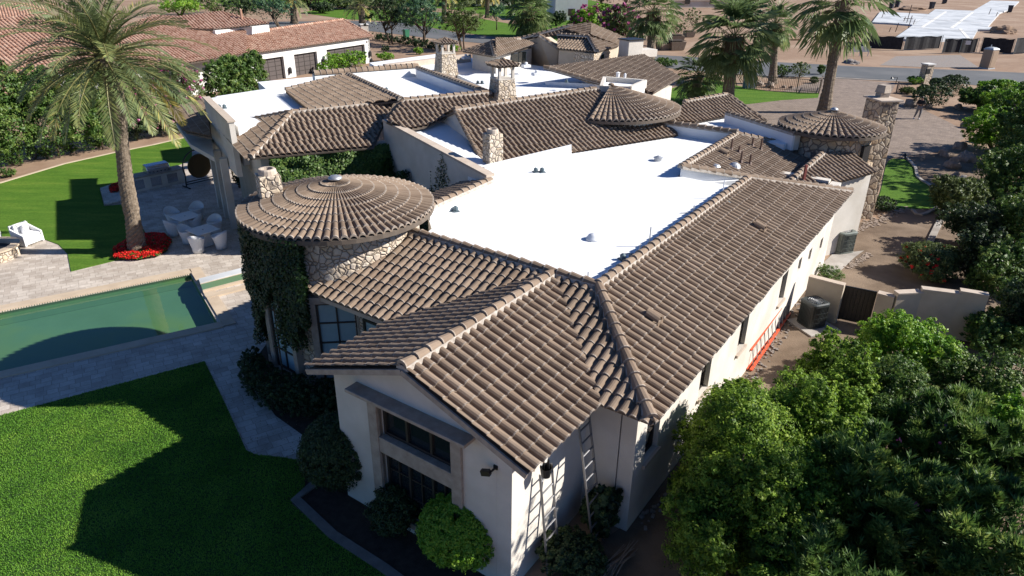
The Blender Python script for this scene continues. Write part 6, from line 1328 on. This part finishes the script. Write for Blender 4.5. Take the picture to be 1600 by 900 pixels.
fan_palm('slim fan palm between the bougainvillea and the boxed trees', 1015, 92, 1022, 18, 48, .5, 54)
fan_palm('broad dark fan palm behind the middle roof, the widest crown', 1135, 170, 1148, 58, 70, .5, 56, seg=22, top_el=86)
fan_palm('fan palm left of the round clipped shrubs, beside boulders', 1207, 131, 1212, 38, 38, .38, 60)
fan_palm('low fan palm half hidden below the broad one', 1085, 160, 1092, 118, 42, .4, 50, skirt=False)
fan_palm('full pale fan palm on the far lawn in the middle of the top edge', 828, 58, 828, 18, 40, .7, 90, low_el=-80)

# ---------------- hedges and shrubs, left
def hedge(name, label, pts, wd, h, mat, n, leaf, cat='hedge', bl_step=1.3, clump=.2, flower=None, neat=False):
    P = [np.array(p[:2]) for p in pts]; bl = []
    for a, b in zip(P[:-1], P[1:]):
        L = np.hypot(*(b - a)); k = max(1, int(L / bl_step))
        for i in range(k):
            q = a + (b - a) * (i + .5) / k; hh = h * (1 if neat else random.uniform(.88, 1.1)); bl += [(q[0], q[1], hh * .72, bl_step * .7, wd * .5, hh * .3), (q[0], q[1], hh * .35, bl_step * .75, wd * .55, hh * .36)]
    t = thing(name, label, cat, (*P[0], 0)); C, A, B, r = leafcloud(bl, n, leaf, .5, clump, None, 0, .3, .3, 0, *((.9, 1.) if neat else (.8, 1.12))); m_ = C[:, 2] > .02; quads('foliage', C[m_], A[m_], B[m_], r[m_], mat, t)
    if flower: C, A, B, r = leafcloud(bl, n // flower[1], leaf, .8, .1, n // flower[1] // 14, 0, 0, .3); quads('blossom', C, A, B, r, flower[0], t)
    for a, b in zip(P[:-1], P[1:]):
        L = np.hypot(*(b - a))
        for i in range(max(1, int(L / 2.2))): mb = MB(); q = a + (b - a) * (i + .5) / max(1, int(L / 2.2)); mb.tube([(q[0], q[1], 0), (q[0] + .1, q[1], h * .8)], [.06, .03], 6); mb.build('stem', 'bark', t)
    return t
hp = [np.array(G(px, py)[:2]) + np.array([0., .2]) for px, py in ((-90, 306), (0, 268), (60, 254), (120, 242), (196, 229))]
hedge('tall_hedge', 'tall dark green hedge along the left lawn', hp, 3.4, 5.3, 'leaf', 95000, .16)
hp = [np.array(G(px, py)[:2]) + np.array([0., .6]) for px, py in ((190, 228), (225, 219), (292, 209))]
hedge('bougainvillea', 'bougainvillea with pink blooms behind the palm trunk', hp, 2.6, 3.6, 'leaf_d', 40000, .15, 'shrub', flower=('flower', 10))
shrub('bougainvillea', 'yellowish bougainvillea with pink blooms beside the porch roof', 'shrub', 262, 190, 110, 95, 'leaf_o', 12000, .16, flower=('flower', 5))
for i, (px, py, w_, t_) in enumerate(((12, 262, 34, 238), (48, 252, 30, 228), (68, 250, 22, 230), (104, 243, 28, 222), (150, 235, 24, 216), (8, 280, 26, 262))):
    shrub('border_shrub', ('low pale shrub at the foot of the hedge, ' + ('farthest left', 'second from the left', 'third from the left, small', 'beside the pink blooms', 'nearest the palm trunk', 'lowest at the left edge')[i]), 'shrub', px, py, w_, t_, 'leaf', 900, .12, 'low shrubs before the hedge')
hedge('box_hedge', 'clipped dark hedge before the neighbour garage wall', [G(338, 172), G(412, 154)], 2.6, 3.7, 'leaf', 26000, .2)
hedge('box_hedge', 'bright yellow green hedge hiding the widest garage door', [G(507, 112), G(570, 103)], 1.6, 1.7, 'leaf_y', 5000, .2)
shrub('white_rose_bush', 'pale flowering bush left of the yellow green hedge', 'shrub', 502, 116, 22, 98, 'leaf_y', 900, .2)
shrub('garden_shrub', 'yellow green shrub right of the garage corner', 'shrub', 600, 98, 32, 80, 'leaf_y', 1500, .2); shrub('garden_shrub', 'small dark round tree behind the garage corner', 'shrub', 602, 82, 15, 70, 'leaf_d', 600, .2)
shrub('garden_shrub', 'yellow shrub between the street and the first lantern chimney', 'shrub', 710, 82, 18, 68, 'leaf_y', 800, .25)
shrub('garden_shrub', 'small bright shrub left of the first lantern chimney', 'shrub', 654, 86, 18, 74, 'leaf_y', 700, .25)
hedge('low_hedge', 'long low dark hedge along the street beside the green bin', [G(585, 62), G(640, 70), G(690, 80)], 1.8, 1.0, 'leaf_d', 4000, .28)
for i in range(9):
    px = 590 + i * 11.5; shrub('round_shrub', 'small clipped ball shrub, number %s along the street hedge' % ('one', 'two', 'three', 'four', 'five', 'six', 'seven', 'eight', 'nine')[i], 'shrub', px, 62 + i * 2.0, 9, 57 + i * 2.0, 'leaf_d', 260, .22, 'clipped balls along the street hedge', neat=True)
gt = 'round trees along the street'
tree('street_tree', 'dark round tree behind the garage roof, left one', 437, 44, 430, 12, 72, 60, 'leaf_b', 6000, .2, gt, 3); tree('street_tree', 'dark bushy tree at the top edge above the red roofs', 390, 40, 385, 8, 60, 40, 'leaf_d', 4000, .2, gt, 2)
tree('street_tree', 'broad grey green street tree standing left of the green bin', 612, 70, 610, 22, 84, 74, 'leaf_d', 8000, .2, gt, 3); tree('street_tree', 'grey green street tree just right of the green bin', 661, 73, 662, 28, 72, 70, 'leaf_b', 7000, .2, gt, 3)
tree('street_tree', 'fine leaved olive green tree above the lantern chimneys', 725, 80, 724, 34, 74, 72, 'leaf_o', 8000, .2, gt, 4); tree('young_tree', 'thin young tree with a slim trunk on the far lawn', 776, 47, 776, 20, 36, 34, 'leaf_b', 1600, .12, None, 1)
for i, (px, py, w_, t_, m_, lb) in enumerate(((270, 28, 60, 4, 'leaf_y', 'light green bush above the red roofs'), (325, 26, 100, -4, 'leaf', 'dense green bush mass above the red roofs'), (500, 22, 30, 10, 'leaf_d', 'dark small tree right of the date palm trunk'), (535, 16, 40, 2, 'leaf_o', 'olive shrub by the street at the top edge'), (600, 16, 60, -6, 'leaf', 'green shrub mass beyond the far lawn'), (655, 10, 60, -12, 'leaf_b', 'blue green tree mass at the top edge'), (800, 16, 60, -14, 'leaf_d', 'dark tree mass left of the fan palm top'), (880, 12, 30, -8, 'leaf_b', 'small tree before the white far house'), (730, 12, 50, -8, 'leaf_o', 'pale olive tree beyond the street bend'), (870, 42, 26, 24, 'leaf_d', 'small round tree on a short trunk by the far house'), (475, 12, 60, -8, 'leaf_o', 'olive tree behind the left date palm'), (1170, 14, 60, 0, 'leaf_o', 'faint dry shrub beyond the palms'))):
    shrub('background_shrub', lb, 'shrub', px, py, w_ * 1.35, t_ - 6, m_, 4500, None, 'trees and shrubs at the top edge')
shrub('flowering_bush', 'large bush with yellow leaves and pink blooms behind the rear roof', 'shrub', 925, 62, 78, 6, 'leaf_y', 7000, .34, flower=('flower', 4), k=9); shrub('flowering_bush', 'pink flowering bush left of the slim fan palm', 'shrub', 975, 80, 70, 10, 'leaf_o', 7000, .32, flower=('flower', 3), k=9)
shrub('clipped_hedge', 'low clipped hedge behind the large rear slope', 'hedge', 1040, 106, 46, 91, 'leaf', 2500, .22, neat=True)
for (px, py, cy, w_, lb) in ((1056, 62, 38, 48, 'wispy boxed olive tree in the large planter'), (1032, 72, 58, 22, 'thin boxed tree in the small planter'), (1080, 56, 30, 36, 'bare branched boxed tree behind the broad palm')):
    tree('boxed_tree', lb, px, py, px, cy, w_, 34, 'leaf_o', 1500, .1, 'young trees in boxes', 2, clump=.12)
# far lawn, lawn right: clipped shrubs by the driveway
for i, px in enumerate(range(395, 1010, 34)):
    tree('distant_tree', 'distant tree at the top edge, %s' % ('above the far end of the red roof', 'behind the dark round street tree', 'just left of the left date palm', 'right of the left date palm', 'between the two date palms', 'left of the right date palm', 'behind the right date palm', 'above the left grey green tree', 'behind the broad street tree', 'above the green bin', 'right of the grey green trees', 'above the olive green tree', 'left of the far lawn tree', 'above the young lawn tree', 'left of the big fan palm', 'behind the big fan palm top', 'beside the white far house', 'above the pink bush', 'above the slim fan palm')[i], px, 8 + (i * 37 % 9), px + 3, -14 + (i * 13 % 7), 52, 44, ('leaf_d', 'leaf_o', 'leaf', 'leaf_b')[i % 4], 3200, .25, 'distant trees along the top edge', 2)
gc = 'clipped shrubs at the street side'
for px, py, w_, t_, m_, lb in ((1225, 122, 28, 101, 'leaf', 'light green clipped ball, left one of the pair by the street'), (1253, 123, 33, 97, 'leaf_o', 'olive brown clipped ball, right one of the pair by the street'), (1284, 117, 14, 101, 'leaf', 'small green shrub just left of the tall palm trunk'), (1300, 124, 12, 108, 'leaf_y', 'yellow shrub peeking out right of the tall palm trunk'), (1273, 131, 14, 120, 'leaf_o', 'small dry shrub with red blooms by the iron fence'), (1432, 133, 25, 119, 'leaf_y', 'yellow green ball shrub beside the mailbox pillar'), (1422, 148, 26, 136, 'leaf_o', 'low pale shrub left of the dark rounded shrubs')):
    shrub('clipped_shrub', lb, 'shrub', px, py, w_, t_, m_, 1800, .17, gc, neat=True)
gd = 'dark rounded shrubs beside the driveway'
for px, py, w_, t_, lb in ((1465, 172, 62, 132, 'wide dark rounded shrub right behind the person'), (1495, 150, 64, 122, 'long dark rounded shrub in the middle of the group'), (1500, 134, 38, 117, 'flat topped dark shrub nearest the street'), (1462, 138, 17, 122, 'small dark clipped block beside the mailbox pillar'), (1445, 152, 20, 132, 'narrow dark shrub left of the person')):
    shrub('rounded_shrub', lb, 'shrub', px, py, w_, t_, 'leaf_d', 3500, .16, gd, neat=True)
ge = 'big shrubs on the right hand slope'
for px, py, w_, t_, m_, n, lf, lb in (
    (1548, 178, 70, 134, 'leaf', 9000, .17, 'feathery green shrub left of the portable toilet base'), (1585, 155, 70, 122, 'leaf_y', 7000, .18, 'light green shrub mass behind the feathery one'), (1615, 195, 95, 132, 'leaf_y', 9000, .15, 'bright yellow green shrub at the right edge under the toilet'),
    (1575, 245, 90, 165, 'leaf_y', 9000, .12, 'bright glossy shrub above the rock pile'), (1625, 270, 110, 160, 'leaf', 9000, .12, 'tall green shrub at the right edge beside the rocks'), (1580, 330, 90, 225, 'leaf', 10000, .1, 'glossy green bush right of the garden kerb'),
    (1515, 350, 90, 275, 'leaf_o', 9000, .1, 'dark reddish bush over the upper end of the garden kerb'), (1540, 405, 100, 310, 'leaf_d', 11000, .09, 'dark bush between the kerb and the right edge'), (1620, 420, 120, 290, 'leaf', 11000, .09, 'tall green bush at the right edge in the middle'),
    (1590, 480, 110, 360, 'leaf', 12000, .085, 'large rounded green bush above the stepped wall'), (1580, 570, 100, 490, 'leaf', 12000, .075, 'green bush at the right end of the stepped wall'), (1625, 560, 100, 430, 'leaf_d', 9000, .08, 'dark bush at the right edge below the rounded one')):
    shrub('slope_shrub', lb, 'shrub', px, py, w_ * 1.12, t_ + 2, m_, int(n * 2.2), lf * 1.25, ge, rag=True)
for x, y, r_, h_, n_, lb in ((31, 33.5, 2.6, 6.0, 14000, 'tall tree past the right edge opposite the side lawn'), (31.5, 38, 2.6, 6.2, 14000, 'tall tree past the right edge beside the rock pile'), (33, 43, 2.8, 6.5, 14000, 'tall tree past the right edge by the driveway bend'), (29, 26.5, 2.4, 5.0, 12000, 'tall tree past the right edge near the stepped wall'), (10.6, 9.9, 1.9, 8.3, 8000, 'tall tree out of frame that shades the near roof corner')):
    t = thing('slope_tree', lb, 'tree', (x, y, 0), 0, ge); bl = ragged(x, y, h_ * (.25 if x > 20 else .5), r_, r_, h_ * (.75 if x > 20 else .5), 30, .34); C, A, B, r = leafcloud(bl, n_, .16 if x > 20 else .1, .5, .2, None, 0, .25, .3); quads('crown', C, A, B, r, 'leaf', t); stemwork('trunk', (x, y, 0), bl, t, r=.12, n=8)
for px, py, w_, t_, m_, lb in ((1600, 530, 90, 430, 'leaf', 'leafy shrub filling the gap above the right end of the stepped wall'), (1530, 450, 80, 352, 'leaf_d', 'dark shrub behind the orange red flowers'), (1590, 300, 80, 205, 'leaf', 'dense green shrub right of the rock pile')):
    shrub('slope_shrub', lb, 'shrub', px, py, w_, t_, m_, 20000, .11, ge, rag=True)
shrub('flowering_shrub', 'round dark shrub topped with orange red flowers beside the kerb', 'shrub', 1465, 445, 98, 385, 'leaf_o', 30000, .08, flower=('poin', 40), k=6)
shrub('fern_shrub', 'small feathery bright green shrub behind the short cream wall', 'shrub', 1302, 446, 52, 418, 'leaf', 6000, .06, asp=.25)
shrub('side_shrub', 'dark low shrub at the foot of the tall stone chimney', 'shrub', 1385, 335, 46, 308, 'leaf_d', 4000, .08, neat=True)
# trees of the near right corner
NR = 'leafy trees in the near right corner'
def near(label, px, py, zt, rx, h, mat, n, leaf, asp=.5, flower=None, k=9, whorl=False, name='garden_tree', z0=.1, ry=None):
    x, y, _ = G(px, py, max(0.05, zt - h * .5)); t = thing(name, label, 'tree' if 'tree' in name else 'shrub', (x, y, 0), 0, NR); bl = ragged(x, y, zt - h, rx, ry or rx, h, 34, .32); bl += shoots(bl, 40, .16)
    if whorl:
        K = n // 16; C, A, B, r = leafcloud(bl, K, .1, .5, .3, None, 0, .2, .3); ax = unit(unit(C - np.array([x, y, zt - h * .6])) + [0, 0, .9] + RS.normal(0, .25, (K, 3))); u = unit(np.cross(ax, RS.normal(size=(K, 3)))); v = np.cross(ax, u)
        CC = []; AA = []; BB = []; RR = []
        for j in range(16):
            a = RS.rand(K, 1) * 6.28; sp = RS.uniform(.3, 1.5, (K, 1)); d = unit(ax + (u * np.cos(a) + v * np.sin(a)) * sp); L = leaf * RS.uniform(.7, 1.2, (K, 1)) / 2; base = C - ax * RS.uniform(0, .12, (K, 1)); CC.append(base + d * L); AA.append(d * L); BB.append(unit(np.cross(d, ax + RS.normal(0, .2, (K, 3)))) * L * asp); RR.append(r + RS.normal(0, .1, K))
        C, A, B, r = (np.vstack(CC), np.vstack(AA), np.vstack(BB), np.concatenate(RR))
    else: C, A, B, r = leafcloud(bl, n, leaf, asp, .2, n // 45, 0, .25, .34)
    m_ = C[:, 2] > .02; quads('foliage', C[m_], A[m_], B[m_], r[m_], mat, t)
    if flower: C, A, B, r = leafcloud(bl, flower[1], .05, .8, .06, max(4, flower[1] // 10), 0, 0, .3); quads('blossom', C, A, B, r, flower[0], t)
    stemwork('branches', (x, y, 0), bl, t, r=.05, n=9); return t
near('glossy green tree nearest the villa wall in the lower right', 1165, 700, 3.4, 1.85, 3.3, 'leaf_n', 170000, .07)
near('bright green tree right of the orange ladders', 1300, 612, 2.9, 1.25, 2.7, 'leaf_n', 60000, .085)
near('yellow green shrub in front of the stepped wall and dark gate', 1405, 548, 2.0, 1.5, 1.95, 'leaf_y', 60000, .08, name='garden_shrub')
near('dense tree filling the bottom middle of the right corner', 1165, 830, 3.0, 1.6, 2.9, 'leaf_n', 110000, .068)
near('long leaved oleander with pink tips at the bottom right', 1340, 790, 3.1, 1.7, 3.0, 'oleander', 80000, .2, .17, ('flower', 160), whorl=True, name='oleander_shrub')
near('oleander with a few pink flowers near the right edge', 1490, 720, 3.0, 1.7, 2.9, 'oleander', 80000, .19, .17, ('flower', 130), whorl=True, name='oleander_shrub')
near('oleander cut by the lower right corner', 1520, 870, 2.9, 1.5, 2.8, 'oleander', 70000, .2, .17, ('flower', 90), whorl=True, name='oleander_shrub')
near('dark oleander at the bottom edge between the trees', 1290, 900, 2.6, 1.2, 2.4, 'oleander', 50000, .19, .13, None, whorl=True, name='oleander_shrub')
near('green leafy shrub behind the oleanders', 1275, 680, 3.0, 1.4, 2.8, 'leaf_n', 60000, .08, name='garden_shrub')
near('mixed yellow green shrub at the right edge above the oleanders', 1590, 680, 2.5, 1.3, 2.4, 'leaf_y', 46000, .085, name='garden_shrub')
near('green tree joining the glossy tree to the oleanders', 1215, 770, 3.1, 1.5, 2.9, 'leaf_n', 90000, .07)
near('leafy shrub rising between the bright tree and the oleanders', 1385, 640, 2.6, 1.3, 2.5, 'leaf', 60000, .07, name='garden_shrub')
near('shaded dark shrub below the end of the stepped wall', 1520, 600, 2.0, 1.5, 1.9, 'leaf', 50000, .08, name='garden_shrub')
# plants before the gable and in the corner with the ladders
gb = 'shrubs in the bed before the gable'
shrub('gable_shrub', 'large round dark shrub left of the stone framed window', 'shrub', 526, 795, 128, 688, 'leaf_d', 60000, .055, gb, neat=True, top=2.0)
shrub('gable_shrub', 'bright sunlit shrub below the flood light', 'shrub', 722, 915, 150, 800, 'leaf_y', 60000, .06, gb, neat=True, top=1.6)
shrub('gable_shrub', 'dark shrub directly under the stone framed window', 'shrub', 615, 850, 90, 790, 'leaf_d', 24000, .05, gb, top=1.0)
shrub('gable_shrub', 'second dark shrub under the window, closer to the bright one', 'shrub', 690, 880, 70, 800, 'leaf_d', 20000, .05, gb, top=1.1)
shrub('fig_plant', 'broad leaved dark plant at the foot of the long ladder', 'shrub', 938, 850, 62, 770, 'leaf_d', 5000, .12, None, asp=.8, top=1.3)
shrub('corner_shrub', 'sprawling dark shrub at the bottom edge between the ladders and the dirt path', 'shrub', 900, 925, 120, 850, 'leaf_d', 16000, .07, None, top=.75)
mb = MB()
for k in range(16):
    a = G(985 + random.uniform(-12, 12), 862 + random.uniform(-8, 10)); e = G(920 + random.uniform(-25, 25), 925 + random.uniform(-10, 20)); mb.tube([(a[0], a[1], random.uniform(.05, .3)), ((a[0] + e[0]) / 2, (a[1] + e[1]) / 2, random.uniform(.1, .35)), (e[0], e[1], .05)], [.008, .014, .01], 5)
tag(mb.build('dry_branches', 'wood'), 'pile of cut dry branches on the soil between the wall and the trees', 'branches')
# curved low hedge round the bay of the big tower
pts = []
for th in np.linspace(rad(205), rad(290), 14): pts.append(np.array(TC) + 3.05 * np.array([math.cos(th), math.sin(th)]))
hedge('curved_hedge', 'dark clipped hedge curving round the foot of the big tower', pts, 1.2, 1.0, 'leaf_d', 70000, .05, bl_step=.4, clump=.12, neat=True)
# red flower bed at the palm
def flower_bed(name, label, pts, h, n, leaf, mat, green='leaf'):
    P = [np.array(G(*p)[:2]) for p in pts]; c = sum(P) / len(P); t = thing(name, label, 'flower bed', (*c, 0)); K = n; i = RS.randint(0, len(P), K); u = RS.rand(K, 1) ** .5; v = RS.rand(K, 1); A_ = np.array(P)[i]; B_ = np.array(P)[(i + 1) % len(P)]
    XY = c + (A_ * (1 - v) + B_ * v - c) * u; hh = h * (1 - u[:, 0] ** 6 * .5); z = hh * (.75 + .25 * np.array([noise.noise(Vector((x * 2.5, y * 2.5, 0))) for x, y in XY]) + RS.uniform(-.12, .12, K)); C = np.column_stack([XY, z + .04]); N = unit(RS.normal(0, .5, (K, 3)) + [0, 0, 1]); T = unit(np.cross(N, RS.normal(size=(K, 3)))); Bv = np.cross(N, T); L = leaf * RS.uniform(.6, 1.3, (K, 1)) / 2
    f = (RS.rand(K) < .6) & (np.array([noise.noise(Vector((x * 5, y * 5, 4))) for x, y in XY]) > -.28); quads('blossom', C[f], (T * L)[f], (Bv * L * .6)[f], RS.rand(f.sum()), mat, t); g = ~f; quads('foliage', C[g] - [0, 0, .03], (T * L)[g], (Bv * L * .6)[g], RS.rand(g.sum()), green, t); m2 = MB(); m2.prism([tuple(c + (p - c) * .93) for p in P], .02, .09); m2.build('bed_soil', 'mulch', t)
flower_bed('flower_bed', 'bright red flower bed round the date palm foot', [(177, 392), (180, 408), (212, 409), (245, 404), (262, 395), (270, 380), (258, 369), (240, 368), (222, 370), (200, 378)], .28, 9000, .09, 'poin')
flower_bed('flower_bed', 'small dark red plants on the low paved plinth', [(171, 295), (173, 305), (185, 304), (192, 296), (190, 288)], .3, 1200, .09, 'poin', 'leaf_d')
# ---------------- climbing plants (a layer of leaves hugging each wall)
def vine(label, pts_fn, n, leaf, mat='leaf_d', group=None):
    """pts_fn(k) -> (positions, outward normals)"""
    C, N = pts_fn(n); t = thing('climbing_vine', label, 'vine', tuple(C[0] * [1, 1, 0])); R3 = RS.normal(size=C.shape); T = unit(np.cross(unit(N + RS.normal(0, .5, N.shape)), R3)); Bv = unit(np.cross(N, T)); L = leaf * RS.uniform(.6, 1.3, (len(C), 1)) / 2
    quads('leaves', C, T * L, Bv * L * .7, .45 + RS.normal(0, .2, len(C)), mat, t); mb = MB()
    for k in range(10): i = RS.randint(len(C)); p = C[i] - N[i] * .1; mb.tube([(p[0], p[1], 0.02), tuple(p * [1, 1, .6] + [.05, .02, 0]), tuple(p)], [.03, .02, .01], 5)
    mb.build('vine_stems', 'bark', t); return t
def cyl(c, r, a0, a1, z0, z1, thick, cut=None):
    def f(n):
        a = np.radians(RS.uniform(a0, a1, n)); z = RS.uniform(z0, z1, n)
        if cut: m_ = np.array([cut(x, y) for x, y in zip(np.degrees(a), z)]); a, z = a[m_], z[m_]
        lump = .5 + .5 * np.array([noise.noise(Vector((math.cos(q) * 3, math.sin(q) * 3, w_ * 1.5))) for q, w_ in zip(a, z)]); rr = r + thick * (.25 + RS.rand(len(a)) * .75) * (.4 + lump); N = np.stack([np.cos(a), np.sin(a), np.full(len(a), .25)], 1); return np.stack([c[0] + rr * np.cos(a), c[1] + rr * np.sin(a), z], 1), unit(N)
    return f
vine('dark vine covering the left half of the big round tower', cyl(TC, 2.28, 130, 262, 1.2, 5.0, .5, lambda a, z: z > 2.9 + .5 * math.sin(a * .11) + .3 * math.sin(a * .43) or (215 > a > 130) and z > 1.3 or (238 < a < 256 and z > 1.9 + .3 * math.sin(a))), 60000, .085, 'ivy')
def wallv(a, b, z0, z1, thick, cut=None, z1b=None, z0b=None):
    a = np.array(a[:2]); b = np.array(b[:2]); d = b - a; n_ = unit(np.array([d[1], -d[0]]))
    def f(n):
        s = RS.rand(n); lo = z0 + ((z0b if z0b is not None else z0) - z0) * s; hi = z1 + ((z1b if z1b is not None else z1) - z1) * s; z = lo + (hi - lo) * RS.rand(n)
        if cut: m_ = np.array([cut(x, y) for x, y in zip(s, z)]); s, z = s[m_], z[m_]
        lump = .5 + .5 * np.array([noise.noise(Vector((q * 6, w_ * 1.5, 3))) for q, w_ in zip(s, z)]); o = thick * (.2 + .8 * RS.rand(len(s))) * (.3 + lump); P = a + d * s[:, None] + n_ * o[:, None]; N = np.column_stack([np.tile(n_, (len(s), 1)), np.full(len(s), .4)]); return np.column_stack([P, z]), unit(N)
    return f
vine('thick green ivy under the wavy eave of the patio wall', wallv(cn + WR * .3 - WL * -.02, cn + WR * 5.7, 1.2, 4.1, .7), 22000, .12, 'leaf')
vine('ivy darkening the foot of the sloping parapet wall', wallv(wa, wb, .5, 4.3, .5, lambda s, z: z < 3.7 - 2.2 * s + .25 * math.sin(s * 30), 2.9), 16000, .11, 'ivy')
vine('thin bare vine climbing the middle of the sloping parapet wall', wallv(wa, wb, 2.2, 4.7, .12, lambda s, z: abs(s - .62) < .06 * (4.9 - z) * abs(math.sin(z * 9 + s * 60)) or abs(s - .5) < .01 * (3.8 - z)), 9000, .07, 'leaf_d')
shrub('porch_shrub', 'dark climbing shrub inside the open porch', 'shrub', 362, 285, 30, 232, 'leaf_d', 4000, .1, top=3.2)
shrub('porch_shrub', 'small dark pot plant on the porch floor', 'shrub', 372, 296, 18, 278, 'leaf_d', 1200, .1, top=.8)
# loose grass blades along the near lawn would read as noise: fallen leaves on the patio instead
mb = MB()
for k in range(160):
    c = G(random.uniform(360, 520), random.uniform(600, 720), .02); a = random.random() * 6.28; s = random.uniform(.015, .03); mb.add([(c[0] + s * math.cos(a), c[1] + s * math.sin(a), .02), (c[0] - s * .5 * math.sin(a), c[1] + s * .5 * math.cos(a), .026), (c[0] - s * math.cos(a), c[1] - s * math.sin(a), .02), (c[0] + s * .5 * math.sin(a), c[1] - s * .5 * math.cos(a), .024)], [(0, 1, 2, 3)])
tag(mb.build('fallen_leaves', 'thatch'), kind='stuff')

# grass blades of the near lawn
def in_poly(X, Y, P):
    c = np.zeros(len(X), bool); n = len(P); j = n - 1
    for i in range(n):
        xi, yi = P[i][:2]; xj, yj = P[j][:2]; c ^= ((yi > Y) != (yj > Y)) & (X < (xj - xi) * (Y - yi) / (yj - yi + 1e-12) + xi); j = i
    return c
lp = np.array([p[:2] for p in LAWN1]); N = 620000; X = RS.uniform(-18.5, -2.5, N); Y = RS.uniform(6.5, 18.6, N)
dd_ = np.stack([X, Y, np.full(N, -CH)], 1); zz = dd_ @ _F; ppx = 800 + FPX * (dd_ @ _R2) / zz; ppy = 450 - FPX * (dd_ @ _U2) / zz
m_ = in_poly(X, Y, lp) & (ppx > -120) & (ppx < 700) & (ppy < 1010); X, Y = X[m_], Y[m_]; n = len(X); print('blades', n)
cell = {}
gx, gy = np.floor(X / .3).astype(int), np.floor(Y / .3).astype(int); pv = np.empty(n)
for i, k in enumerate(zip(gx, gy)):
    if k not in cell: cell[k] = noise.noise(Vector((k[0] * .27, k[1] * .27, 0))) + .5 * noise.noise(Vector((k[0] * .8, k[1] * .8, 5)))
    pv[i] = cell[k]
L = RS.uniform(.022, .045, n); az = RS.rand(n) * 6.28; ti = RS.uniform(.2, 1.1, n); T = np.stack([np.cos(az) * np.sin(ti), np.sin(az) * np.sin(ti), np.cos(ti)], 1); Bq = np.stack([-np.sin(az), np.cos(az), np.zeros(n)], 1)
A_ = T * L[:, None] / 2; o = quads('grass_blades', np.column_stack([X, Y, np.full(n, .034)]) + A_, A_, Bq * .01, .5 + pv * .3 + RS.normal(0, .1, n), 'blade'); tag(o, kind='stuff')
